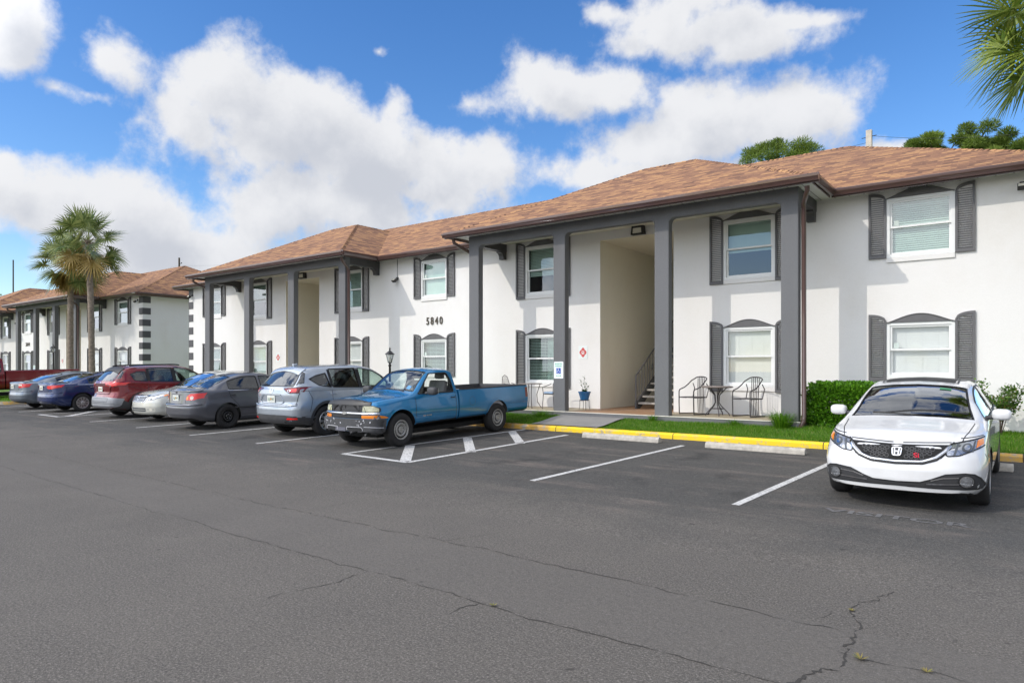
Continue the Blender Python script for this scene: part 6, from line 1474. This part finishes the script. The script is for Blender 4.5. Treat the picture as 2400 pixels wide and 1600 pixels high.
medallion(-10.42, 2.17, 'red emblem plaque on the white wall beside the near stair opening'); medallion(-10.42-15.13, 2.17, 'red emblem plaque on the wall above the dark grey saloon'); medallion(-10.42-38.3, 2.17, 'red emblem plaque on the farther building')

# ------------------------------------------------------------------ lantern posts
def lantern(x, y, h, label, lean=0):
    z0 = groundz(x, y); r_ = empty('lamp_post', (x, y, z0), (0, lean, 0)); tag(r_, label, 'lamp post')
    b = MB(); b.lathe([(.11,-.1),(.11,.05),(.075,.10),(.05,.22),(.038,.30),(.034,h-.62),(.05,h-.60),(.05,h-.57),(.03,h-.55),(.03,h-.50)], 16); b.build('post', MT['black'], r_, smooth=40)
    f = MB(); z1 = h-.50
    for k in range(6):
        a = 2*math.pi*k/6; f.tube([(.055*math.cos(a), .055*math.sin(a), z1), (.12*math.cos(a), .12*math.sin(a), z1+.26)], .008, 5)
    f.lathe([(.06,z1-.01),(.06,z1+.015)], 6); f.lathe([(.155,z1+.25),(.15,z1+.27),(.06,z1+.35),(.025,z1+.37),(.022,z1+.40),(.03,z1+.43),(.012,z1+.46),(0,z1+.50)], 6); L_ = f.build('lantern', MT['black'], r_)
    g = MB(); g.lathe([(.05,z1+.01),(.112,z1+.25)], 6); g.build('lantern_glass', MT['glass_clear'], L_); c = MB(); c.lathe([(.02,z1+.02),(.028,z1+.06),(.028,z1+.14),(0,z1+.18)], 10); c.build('bulb', MT['lens'], L_, smooth=60)
lantern(-15.85, 14.55, 2.05, 'black lantern post on the lawn by the house number 5840')
lantern(-42.6, 14.55, 2.75, 'slightly leaning lantern post beside the palms', R(-4))

# ------------------------------------------------------------------ patio furniture
def slat_chair(name, loc, rz, label):
    """tubular armchair with a looped back running down into the arms and a sled foot; faces local +y"""
    r_ = empty(name, loc, (0, 0, rz)); tag(r_, label, 'chair', 'metal patio armchairs on the near porch')
    f = MB(); T = .015
    # loop: front foot, arm, over the back, other arm
    pts = []
    hw = .26
    left = [(-hw,.24,.02),(-hw,.25,.30),(-hw,.25,.58),(-hw,.225,.63),(-hw-.01,.17,.645),(-hw-.01,.06,.68),(-hw,-.06,.76),(-hw+.015,-.16,.85),(-.225,-.22,.885)]
    top = [(-hw+.06+.40*0,-.24,.86)]
    arc = [(-.20*math.cos(math.pi*k/10), -.25, .90+.05*math.sin(math.pi*k/10)) for k in range(1, 10)]
    right = [(-x, y, z) for x, y, z in left[::-1]]
    f.tube(left+arc+right, T, 8); f.tube([(-hw,.24,.02),(-hw,-.26,.02),(hw,-.26,.02),(hw,.24,.02)], T, 8)
    f.tube([(-hw,.22,.43),(-.22,-.22,.43),(.22,-.22,.43),(hw,.22,.43),(0,.25,.43)], T*.9, 6)
    f.tube([(-.24,-.20,.43),(-.25,-.27,.66),(-.235,-.20,.78)], T*.8, 6); f.tube([(.24,-.20,.43),(.25,-.27,.66),(.235,-.20,.78)], T*.8, 6)
    f.build('frame', MT['patio'], r_, smooth=60)
    for k in range(5):
        x = -.10+.05*k; s = MB(); s.tube([(x*1.1,-.255,.945-abs(x)*.25),(x,-.235,.60),(x,-.23,.43),(x,-.25,.03)], .0095, 6); s.build('back_rod', MT['patio'], r_, smooth=60)
    s = MB(); s.prism(rnd_poly([(-.25,-.23),(.25,-.23),(.27,.24),(-.27,.24)], .09, 5), 'z', .425, .447); s.build('seat', MT['patio'], r_, bevel=.006)
MT['patio'] = plain('weathered_dark_metal', (.075, .068, .068), .55, .3, var=.2, vs=20); MT['tabletop'] = plain('grey_brown_tabletop', (.24, .20, .18), .5, var=.15, vs=8)
slat_chair('patio_chair', (-6.80, 16.5, ZS), R(156), 'slat-back metal armchair on the porch, left of the round table')
slat_chair('patio_chair', (-5.40, 16.42, ZS), R(158), 'slat-back metal armchair on the porch, right of the round table under the window')
def round_table(loc, label):
    r_ = empty('patio_table', loc); tag(r_, label, 'table'); b = MB(); b.lathe([(0,.685),(.36,.685),(.385,.70),(.385,.715),(.36,.725),(0,.725)], 40); b.build('tabletop', MT['tabletop'], r_, smooth=40)
    for k in range(5):
        a = 2*math.pi*k/5+.2; c, s = math.cos(a), math.sin(a); l = MB(); l.tube([(.24*c,.24*s,.685),(.20*c,.20*s,.66),(.06*c,.06*s,.50),(.05*c,.05*s,.32),(.10*c,.10*s,.24),(.28*c,.28*s,.06),(.30*c,.30*s,0)], .013, 8); l.build('leg', MT['patio'], r_, smooth=60)
    b = MB(); b.tube([(.17*math.cos(t), .17*math.sin(t), .17) for t in [k*math.pi/12 for k in range(24)]], .008, 6, closed=True); b.build('leg_ring', MT['patio'], r_, smooth=60)
round_table((-6.18, 16.45, ZS), 'round grey-brown metal table between two slat-back armchairs on the porch')
# wrought-iron set beside the pickup
MT['cushion'] = plain('pale_blue_cushion', (.26, .36, .50), .9, var=.1)
def wire_chair(loc, rz, label, cushion=True):
    r_ = empty('patio_chair', loc, (0, 0, rz)); tag(r_, label, 'chair', 'wrought iron chairs on the near porch'); f = MB(); T = .010
    for s in (-1, 1):
        f.tube([(s*.24,.22,0),(s*.22,.20,.42),(s*.25,.20,.62),(s*.27,.05,.65),(s*.25,-.18,.72)], T, 6); f.tube([(s*.26,-.30,0),(s*.20,-.20,.42)], T, 6)
    f.tube([(-.20,-.20,.42),(-.23,-.24,.70),(-.16,-.27,.90),(0,-.28,.96),(.16,-.27,.90),(.23,-.24,.70),(.20,-.20,.42)], T, 6); f.tube([(-.22,.20,.42),(.22,.20,.42),(.20,-.20,.42),(-.20,-.20,.42)], T, 6, closed=True)
    f.build('frame', MT['patio'], r_, smooth=60); m_ = MB()
    for k in range(-4, 5):
        x = k*.045; m_.tube([(x,-.21,.43),(x*1.05,-.265,.80),(x,-.275,.93-abs(x)*.5)], .003, 4)
    for k in range(9): z = .50+k*.05; w = .21 if z < .75 else .21*math.sqrt(max(.1, 1-((z-.75)/.22)**2)); m_.tube([(-w,-.235-.05*(z-.45),z),(w,-.235-.05*(z-.45),z)], .003, 4)
    m_.build('back_mesh', MT['patio'], r_)
    if cushion: s = MB(); s.box(-.21,.21,-.19,.21,.43,.49); s.build('cushion', MT['cushion'], r_, bevel=.025, smooth=60)
    else: s = MB(); s.box(-.20,.20,-.19,.20,.42,.43); s.build('seat', MT['patio'], r_)
wire_chair((-12.35, 16.25, ZS), R(-80), 'wrought-iron chair with a mesh back, showing above the pickup tailgate', False)
wire_chair((-10.95, 16.35, ZS), R(75), 'wrought-iron chair with a pale blue cushion beside the signed pillar')
r_ = empty('patio_table', (-11.75, 16.3, ZS)); tag(r_, 'small wrought-iron table between the two iron chairs behind the pickup', 'table')
b = MB(); b.lathe([(0,.70),(.36,.70),(.37,.71),(.36,.722),(0,.722)], 32); b.build('tabletop', MT['tabletop'], r_, smooth=40)
for k in range(4):
    a = math.pi/4+k*math.pi/2; c, s = math.cos(a), math.sin(a); l = MB(); l.tube([(.30*c,.30*s,.70),(.20*c,.20*s,.40),(.22*c,.22*s,.18),(.34*c,.34*s,0)], .011, 6); l.build('leg', MT['patio'], r_, smooth=60)
# plant stand with a blue pot
px_, py_ = -9.98+.35, 16.35
st = empty('plant_stand', (-9.98, 16.45, ZS)); tag(st, 'little black metal plant stand under the blue pot', 'plant stand')
b = MB()
b.tube([(.13*math.cos(t), .13*math.sin(t), .27) for t in [k*math.pi/10 for k in range(20)]], .008, 6, closed=True); b.tube([(-.13,0,.27),(.13,0,.27)], .006, 5); b.tube([(0,-.13,.27),(0,.13,.27)], .006, 5); b.build('ring', MT['black'], st, smooth=60)
for k in range(4): a = math.pi/4+k*math.pi/2; c, s = math.cos(a), math.sin(a); l = MB(); l.tube([(.13*c,.13*s,.30),(.135*c,.135*s,.1),(.155*c,.155*s,0)], .007, 6); l.build('leg', MT['black'], st, smooth=60)
pt = empty('potted_plant', (-9.98, 16.45, ZS+.278)); tag(pt, 'leggy plant in a blue pot standing on the little stand near the stairs', 'potted plant')
MT['blue_pot'] = plain('blue_glazed_pot', (.02, .17, .42), .3, Coat_Weight=.6)
b = MB(); b.lathe([(0,0),(.105,0),(.12,.03),(.165,.19),(.18,.21),(.18,.235),(.155,.235),(.15,.20),(0,.19)], 28); b.build('pot', MT['blue_pot'], pt, smooth=40)
b = MB(); rr = random.Random(4)
def leaf(b, p, d, w, up=(0,0,1)):
    p, d = Vector(p), Vector(d); s = d.cross(Vector(up)); s = s.normalized()*w if s.length > 1e-4 else Vector((w,0,0)); b.add([p, p+d*.5+s, p+d, p+d*.5-s], [(0,1,2,3)])
for k in range(4):
    a = k*1.7; x, y = .03*math.cos(a), .03*math.sin(a); top = (x+.10*math.cos(a), y+.08*math.sin(a), .40+.09*k); b.tube([(x,y,.19),(x*1.5,y*1.5,.3),top], .004, 4)
    for q in range(9): t = .4+.6*q/8; p = Vector((x,y,.19)).lerp(Vector(top), t); an = q*2.4; leaf(b, p, (.07*math.cos(an), .07*math.sin(an), .03), .02)
for q in range(26): an = q*2.4; leaf(b, (0,0,.20), (.10*math.cos(an), .10*math.sin(an), .05+.07*rr.random()), .028)
o = b.build('foliage', MT['shrubleaf'], pt)

# ------------------------------------------------------------------ utility poles and wires
def pole(x, y, h, r, mat, label, arms=True):
    p = empty('utility_pole', (x, y, 0)); tag(p, label, 'utility pole'); b = MB()
    if mat is MT['concpole']: b.box(-r, r, -r, r, 0, h)
    else: b.tube([(0,0,0),(0,0,h)], r, 12, r2=r*.75)
    b.build('shaft', mat, p, smooth=40)
    if arms:
        for z in (h-.9, h-2.0):
            a = MB(); a.tube([(r*.5,0,z),(r+.55,0,z-.02)], .045, 6); a.lathe([(.07,-.03),(.09,.04),(.05,.12),(0,.13)], 10, 0, Matrix.Translation((r+.55,0,z))); a.build('insulator', MT['black'], p)
def at(px, Y):
    u = (px-1200)/1600; s, c = math.cos(YAW), math.sin(YAW); d = Y/(c+s*u); return (-s+c*u)*d, Y, d
def zat(py, d): return CAM_H+(863-py)/1600*d
x, y, d = at(2037, 34); pole(x, y, zat(306, d), .115, MT['concpole'], 'pale concrete pole standing up behind the roof ridge on the right', False); hp1 = (x, y, zat(318, d))
b = MB(); b.tube([(x-.3, y, zat(322, d)), (x+.3, y, zat(320, d))], .015, 6); b.build('crossbar', MT['black'], [o for o in COL.objects if o.name.startswith('utility_pole')][-1]).location = (-x, -y, 0)
pts = []
x, y, d = at(420, 52); pole(x, y, zat(604, d), .17, MT['woodpole'], 'dark utility pole with two insulators rising behind the farther building, nearest its end'); w2 = (x, y, zat(622, d))
x, y, d = at(149, 75); pole(x, y, zat(657, d), .2, MT['woodpole'], 'dark utility pole with insulators, just left of the palm trunks'); w3 = (x, y, zat(668, d))
x, y, d = at(31, 60); pole(x, y, zat(609, d), .2, MT['woodpole'], 'tall bare utility pole at the far left', False); w4 = (x, y, zat(640, d))
def wire(a, b_, sag, label, n=24):
    a, b_ = Vector(a), Vector(b_); m = MB(); m.tube([a.lerp(b_, i/n)-Vector((0,0,4*sag*(i/n)*(1-i/n))) for i in range(n+1)], .007, 4); tag(m.build('power_line', MT['black']), label, 'power line')
wire(w2, w3, .8, 'power line between the two insulated utility poles'); x, y, d = at(1100, 38); wire(w2, (hp1[0], hp1[1], hp1[2]-.3), 1.6, 'long power line from the pole behind the farther building to the concrete pole')
x, y, d = at(2600, 30); wire(hp1, (x, y, zat(285, d)), .3, 'power line running right from the concrete pole past the pines')
# ------------------------------------------------------------------ plants
def leafmesh(name, V, F, rnd, mat, parent=None):
    """V (n,3), F (m,k) arrays, rnd one value per face"""
    V = np.asarray(V, np.float32); F = np.asarray(F, np.int32); me = bpy.data.meshes.new(name); me.vertices.add(len(V)); me.vertices.foreach_set('co', V.ravel())
    k = F.shape[1]; me.loops.add(F.size); me.loops.foreach_set('vertex_index', F.ravel()); me.polygons.add(len(F)); me.polygons.foreach_set('loop_start', np.arange(0, F.size, k, dtype=np.int32))
    me.update(calc_edges=True); me.materials.append(mat); a = me.attributes.new('rnd', 'FLOAT', 'FACE'); a.data.foreach_set('value', np.asarray(rnd, np.float32)); 
    o = bpy.data.objects.new(name, me); COL.objects.link(o)
    if parent is not None: o.parent = parent
    return o
def diamonds(P, D, W, rnd=None):
    """one diamond leaf at each P along D with half-width vector W"""
    n = len(P); V = np.stack([P, P+D*.45+W, P+D, P+D*.45-W], 1).reshape(-1, 3); F = np.arange(4*n).reshape(n, 4); return V, F
def randdir(n): v = RNG.normal(size=(n, 3)); return v/np.linalg.norm(v, axis=1)[:, None]
def perp(D): w = np.cross(D, randdir(len(D))); return w/np.maximum(1e-6, np.linalg.norm(w, axis=1))[:, None]

# lawn
def blades(x0, x1, y0, y1, dens, h, w, skip=()):
    n = int((x1-x0)*(y1-y0)*dens); x = RNG.uniform(x0, x1, n); y = RNG.uniform(y0, y1, n); k = np.ones(n, bool)
    for a, b in skip: k &= ~((x > a) & (x < b))
    patch = .5+.5*np.sin(x*2.3+np.sin(y*3)*2)*np.sin(x*.7+y*4.1); k &= RNG.random(n) < .55+.45*patch
    x, y = x[k], y[k]; n = len(x); z = np.array([groundz(a, b) for a, b in zip(x, y)]); hh = h*RNG.uniform(.5, 1.25, n)*(.75+.4*patch[k]); a = RNG.uniform(0, 2*np.pi, n); t = RNG.normal(0, .45, (n, 2))*hh[:, None]
    B = np.stack([x, y, z-.01], 1); dx = np.stack([np.cos(a)*w, np.sin(a)*w, 0*x], 1); T = B+np.stack([t[:, 0], t[:, 1], hh+.01], 1)
    V = np.stack([B-dx, B+dx, T], 1).reshape(-1, 3); return V, np.arange(3*n).reshape(n, 3), RNG.random(n)**1.4
S_ = [(-10.08, -8.12), (-25.08, -23.12), (-48.6, -46.6)]
parts = [blades(-13.5, 1.8, 14.0, 15.42, 3600, .062, .0045, S_), blades(-36.5, -13.5, 14.0, 15.42, 900, .075, .010, S_), blades(-3.9, 2.5, 15.42, 17.05, 1500, .06, .006), blades(-13.5, 1.8, 13.97, 14.06, 5000, .055, .005, S_)]
V = np.concatenate([p[0] for p in parts]); off = np.cumsum([0]+[len(p[0]) for p in parts[:-1]]); F = np.concatenate([p[1]+o for p, o in zip(parts, off)])
tag(leafmesh('grass', V, F, np.concatenate([p[2] for p in parts]), MT['grass']), kind='stuff')
gi = blades(-46, -36.1, 10.5, 13.6, 260, .08, .012)[0:3]; tag(leafmesh('island_grass', gi[0], gi[1], gi[2], MT['grass']), kind='stuff')

# hedge: a clipped block of small leaves over a twiggy core
def hedge(loc, sx, sy, sz, n, label):
    P = RNG.uniform(-1, 1, (n*3, 3)); r = (np.abs(P)**4).sum(1)**.25; lim = 1+.10*np.sin(P[:, 0]*5)*np.cos(P[:, 1]*4+P[:, 2]*6)+.05*np.sin(P[:, 0]*17+P[:, 2]*13); k = (r < lim) & (r > lim-.75*RNG.random(n*3)**1.5); P = P[k][:n]
    N = P*np.abs(P)**2; N /= np.linalg.norm(N, axis=1)[:, None]; D = N+randdir(len(P))*.9+np.array([0, 0, .35]); D /= np.linalg.norm(D, axis=1)[:, None]
    P = P*np.array([sx, sy, sz]); W = perp(D)*.017*RNG.uniform(.7, 1.3, len(P))[:, None]; V, F = diamonds(P, D*.064, W*1.15)
    h = empty('hedge', loc); tag(h, label, 'hedge'); o = leafmesh('foliage', V+np.array([0, 0, sz]), F, RNG.random(len(P)), MT['hedge'], h)
    b = MB()
    for k in range(9):
        x, y = random.uniform(-sx*.7, sx*.7), random.uniform(-sy*.5, sy*.5); b.tube([(x*.8, y*.6, -.25), (x*.9, y*.8, sz*.5), (x*1.1, y*1.2, sz*1.5)], .012, 5, r2=.005)
    b.build('branches', MT['pinebark'], h)
    return h
hedge((-3.22, 16.25, .40), .80, .52, .50, 21000, 'clipped green hedge block between the right-hand pillar and the white saloon')
def shrub(loc, rad, h, n, label, llen=.085, lw=.017, spiky=.5, mat='shrubleaf', name='shrub'):
    s = empty(name, loc); tag(s, label, 'shrub'); b = MB(); tips = []
    rr = random.Random(int(abs(loc[0])*100)); P, D = [], []
    for k in range(16):
        a = rr.uniform(0, 6.28); r_ = rad*math.sqrt(rr.random()); top = Vector((r_*math.cos(a), r_*math.sin(a), h*(.55+.45*rr.random()))); mid = Vector((top.x*.35, top.y*.35, h*.35)); b.tube([(0.02*math.cos(a), .02*math.sin(a), -.1), mid, top], .009, 5, r2=.003)
        for q in range(n//16):
            t = rr.random()**.7; p = mid.lerp(top, t)+Vector((rr.gauss(0, .05), rr.gauss(0, .05), rr.gauss(0, .04))); P.append(p); d = Vector((rr.gauss(0, 1), rr.gauss(0, 1), rr.gauss(spiky, .7))).normalized(); D.append(d)
    P = np.array(P); D = np.array(D); V, F = diamonds(P, D*llen*RNG.uniform(.6, 1.2, len(P))[:, None], perp(D)*lw); leafmesh('foliage', V, F, RNG.random(len(P)), MT[mat], s); b.build('stems', MT['pinebark'], s)
shrub((-.52, 16.35, .42), .48, 1.05, 1500, 'open leafy shrub against the wall behind the white saloon')
shrub((.22, 15.9, .42), .42, .80, 1700, 'pale green narrow-leaved shrub at the right edge of the lawn', .11, .011, .9)
# tufts along the porch
def tuft(x, y, n, h, sp, label):
    z = groundz(x, y); a = RNG.uniform(0, 2*np.pi, n); r = sp*RNG.random(n)**.7; B = np.stack([x+r*.4*np.cos(a), y+r*.4*np.sin(a), np.full(n, z-.02)], 1); hh = h*RNG.uniform(.5, 1.1, n); D1 = np.stack([np.cos(a)*r*.5, np.sin(a)*r*.5, hh*.75], 1); D2 = np.stack([np.cos(a)*r*1.25, np.sin(a)*r*1.25, hh*RNG.uniform(.5, 1.05, n)], 1)
    w = np.stack([-np.sin(a), np.cos(a), 0*a], 1)*.0045; V = np.stack([B-w, B+w, B+D1+w*.8, B+D1-w*.8], 1).reshape(-1, 3); V2 = np.stack([B+D1-w*.8, B+D1+w*.8, B+D2+w*.15, B+D2-w*.15], 1).reshape(-1, 3)
    V = np.concatenate([V, V2])-np.array([x, y, z]); F = np.arange(8*n).reshape(2*n, 4); rv = RNG.random(n)*.85; o = leafmesh('grass_tuft', V, F, np.concatenate([rv, rv]), MT['grass']); o.location = (x, y, z); tag(o, label, 'grass tuft')
tuft(-4.32, 15.28, 420, .42, .36, 'long grass tuft at the foot of the right-hand pillar'); tuft(-5.35, 15.32, 160, .17, .28, 'low grass tuft against the slab below the porch window'); tuft(-7.35, 15.3, 110, .20, .16, 'small weed tuft at the foot of the third pillar'); tuft(-10.6, 15.2, 220, .20, .40, 'grass tuft left of the concrete walk behind the pickup')
for x, y, s_, l in ((-.80, 4.42, .05, 'yellowish weed in the crack junction nearest the camera'), (-.47, 4.46, .035, 'tiny weed in the crack, right of the larger one'), (-1.01, 5.27, .025, 'tiny weed in the upright crack'), (-3.08, 3.82, .03, 'tiny weed in the long paving seam')):
    n = 26; a = RNG.uniform(0, 6.28, n); D = np.stack([np.cos(a)*s_, np.sin(a)*s_, np.full(n, s_*.5)], 1); V, F = diamonds(np.zeros((n, 3)), D, np.stack([-np.sin(a), np.cos(a), 0*a], 1)*.004); o = leafmesh('weed', V, F, .88+.12*RNG.random(n), MT['shrubleaf']); o.location = (x, y, .002); tag(o, l, 'weed')

# sabal palms: fan leaves on long stalks
def fan_leaf(az, el, stalk, blade, nseg, droop, wseg, rr):
    """returns quads of one costapalmate leaf rooted at the origin"""
    o = Vector((math.cos(az)*math.cos(el), math.sin(az)*math.cos(el), math.sin(el))); side = Vector((-math.sin(az), math.cos(az), 0)); up = side.cross(o)*-1
    if up.z < 0: up = -up
    pts = []; sagS = .16*stalk
    for k in range(5): t = k/4; pts.append(o*stalk*t-Vector((0,0,sagS*t*t)))
    hub = pts[-1]; o2 = (pts[-1]-pts[-2]).normalized(); up2 = side.cross(o2)*-1
    if up2.z < 0: up2 = -up2
    V, F, Rn = [], [], []
    def quad(a, b, c, d, r): n = len(V); V.extend([a, b, c, d]); F.append((n, n+1, n+2, n+3)); Rn.append(r)
    for k in range(4):
        s = side*.014; quad(pts[k]-s, pts[k]+s, pts[k+1]+s, pts[k+1]-s, .75); s = up*.012; quad(pts[k]-s, pts[k]+s, pts[k+1]+s, pts[k+1]-s, .6)
    tilt = rr.uniform(-.5, .5); rl = rr.uniform(-1.0, 1.0); side, up2 = side*math.cos(rl)+up2*math.sin(rl), up2*math.cos(rl)-side*math.sin(rl)
    for i in range(nseg):
        a = -2.25+4.5*i/(nseg-1)+rr.gauss(0, .03); l = blade*(.62+.38*math.cos(a*.55))*rr.uniform(.86, 1.08)
        d = (o2*math.cos(a)+side*math.sin(a)*(1-.12*tilt)).normalized(); cup = .20*abs(math.sin(a)); d = (d+up2*cup).normalized(); w = d.cross(up2).normalized(); root = hub-o2*.12*(1-math.cos(a))*.4; prev = root; pw = wseg*.35; r_ = rr.random()*.85
        for q, t in enumerate((.34, .66, 1.0)):
            p = root+d*l*t-Vector((0,0,droop*l*t**2.2)); ww = wseg*(1.0, .8, .08)[q]; fold = up2*(ww*.5)
            quad(prev-w*pw, prev+w*pw, p+w*ww+fold*0, p-w*ww, r_); prev = p; pw = ww
    return V, F, Rn
def palm(loc, h, lean, crown_r, nleaf, label, mat='palm', seed=1, trunk_r=.155, nseg=24, els=(80, -48), wseg=.034, boots=True, old=7):
    rr = random.Random(seed); p = empty('palm_tree', loc); tag(p, label, 'palm tree'); n = 16; path = [(lean[0]*(t**1.6)+.03*math.sin(t*7+seed), lean[1]*(t**1.6), -.3+(h+.3)*t) for t in [i/n for i in range(n+1)]]
    b = MB(); ring = 14; vs = []; m = 70
    for i in range(m+1):
        t = i/m; k = min(n-1, int(t*n)); f = t*n-k; c = Vector(path[k]).lerp(Vector(path[k+1]), f); r_ = trunk_r*(1.25-.3*min(1, t*6)+.05*math.sin(i*1.9)+(.12 if t > .93 else 0))*(1-.06*t)
        for q in range(ring): a = 2*math.pi*q/ring; vs.append((c.x+r_*math.cos(a)*(1+rr.gauss(0, .02)), c.y+r_*math.sin(a)*(1+rr.gauss(0, .02)), c.z))
    b.add(vs, [(i*ring+q, i*ring+(q+1)%ring, (i+1)*ring+(q+1)%ring, (i+1)*ring+q) for i in range(m) for q in range(ring)]); b.build('trunk', MT['bark'], p, smooth=50)
    top = Vector(path[-1]); V, F, Rn = [], [], []; V2, F2, R2 = [], [], []
    for i in range(nleaf+old):
        dead = i >= nleaf; t = i/max(1, nleaf-1); el = R(els[0]+(els[1]-els[0])*t**.85) if not dead else R(rr.uniform(-72, -50)); az = i*2.39996+rr.gauss(0, .15)
        st = crown_r*(.56 if not dead else .36)*rr.uniform(.88, 1.1); v, f, r_ = fan_leaf(az, el, st, crown_r*.43*rr.uniform(.88, 1.1)*(1 if not dead else .8), nseg, .07+.14*t if not dead else .5, wseg, rr)
        A, B, C = (V2, F2, R2) if dead or (old and t > .88 and rr.random() < .5) else (V, F, Rn); k = len(A); A.extend([top+q-Vector((0,0,.12*t)) for q in v]); B.extend([tuple(j+k for j in g) for g in f]); C.extend(r_)
    leafmesh('crown', [tuple(v) for v in V], F, Rn, MT[mat], p)
    if V2: leafmesh('dead_fronds', [tuple(v) for v in V2], F2, R2, MT['palm_old'], p)
    if boots:
        bb = MB()
        for i in range(26):
            a = i*2.4; z = top.z-.05-.5*rr.random(); c = Vector((top.x, top.y, z)); d = Vector((math.cos(a), math.sin(a), 1.6)).normalized(); bb.tube([c+Vector((math.cos(a), math.sin(a), 0))*trunk_r*.7, c+Vector((math.cos(a), math.sin(a), 0))*trunk_r+d*.22], .035, 5, r2=.018)
        bb.build('leaf_bases', MT['bark'], p)
    return p
x, y, d = at(217, 14.6); palm((x, y, groundz(x, y)), zat(560, d)-groundz(x, y), (-.55, 0), 2.2, 36, 'taller of the two palms, with the straight green crown and pale slender trunk', seed=3)
x, y, d = at(166, 14.9); palm((x, y, groundz(x, y)), zat(612, d)-groundz(x, y), (-.35, .1), 2.05, 36, 'shorter palm on the left, its crown yellowing and tucked behind the taller one', seed=8, old=11)
NP = (.60, 14.35); palm((NP[0], NP[1], groundz(*NP)), 7.35, (0, 0), 1.9, 46, 'palm overhanging the top right corner, its trunk outside the picture', mat='palm_near', seed=5, nseg=34, wseg=.019, els=(78, -45), old=0)

# pines behind the roof
def pine(px, py_top, Y, width, depth, n, label, seed, ncl=16, flat=.8):
    rr = random.Random(seed); x, y, d = at(px, Y); zt = zat(py_top, d); p = empty('pine_tree', (x, y, 0)); tag(p, label, 'pine tree')
    b = MB(); b.tube([(0,0,0),(.1,0,zt*.4),(-.05,.1,zt*.75),(0,0,zt-.7)], .20, 8, r2=.05); P, D, rn = [], [], []
    lm = MB()
    for k in range(ncl):
        a = rr.uniform(0, 6.28); rad = width*.5*math.sqrt(rr.random()); z = zt-.45-depth*rr.random()*(.35+.65*(1-rad/(width*.5))) if k else zt-.4; c = Vector((rad*math.cos(a), rad*math.sin(a), z-rad*.25))
        if k == 0: c = Vector((0,0,zt-.45))
        lm.tube([(0,0,max(zt-depth-1.4, c.z-1.2)), (c.x*.5, c.y*.5, c.z-.5), tuple(c)], .05, 5, r2=.015); s = rr.uniform(.32, .55)*width/4.5
        m = n//ncl; Q = RNG.normal(0, 1, (m, 3)); Q /= np.linalg.norm(Q, axis=1)[:, None]; Q *= (RNG.random(m)**.45)[:, None]; ce = np.array(c)+Q*np.array([s, s, s*flat*.75]); P.append(ce); q = Q+RNG.normal(0, .55, (m, 3))+np.array([0, 0, .35]); D.append(q/np.linalg.norm(q, axis=1)[:, None]); rn.append(np.clip(RNG.random(m)*.6+.4*rr.random(), 0, 1))
    P = np.concatenate(P); D = np.concatenate(D); V, F = diamonds(P, D*.24, perp(D)*.018); b.build('trunk', MT['pinebark'], p, smooth=50); lm.build('limbs', MT['pinebark'], p, smooth=50); leafmesh('crown', V, F, np.concatenate(rn), MT['pine'], p)
pine(1822, 318, 44, 4.6, 2.6, 15000, 'round-topped pine rising behind the roof left of the concrete pole', 2, 44)
pine(1938, 352, 44, 1.6, 1.0, 2500, 'small pine tip peeking over the ridge just left of the concrete pole', 4, 5)
pine(2192, 300, 38, 2.6, 2.4, 6500, 'leftmost pine of the group on the right, behind the roof', 5, 14)
pine(2266, 280, 38, 3.2, 2.8, 9500, 'tallest pine of the group on the right, behind the roof', 6, 20)
pine(2362, 290, 38, 3.2, 2.6, 9000, 'rightmost pine of the group on the right, below the overhanging palm', 7, 18)
pine(2, 688, 90, 5, 3, 4000, 'distant tree top at the left edge of the picture', 9, 12)
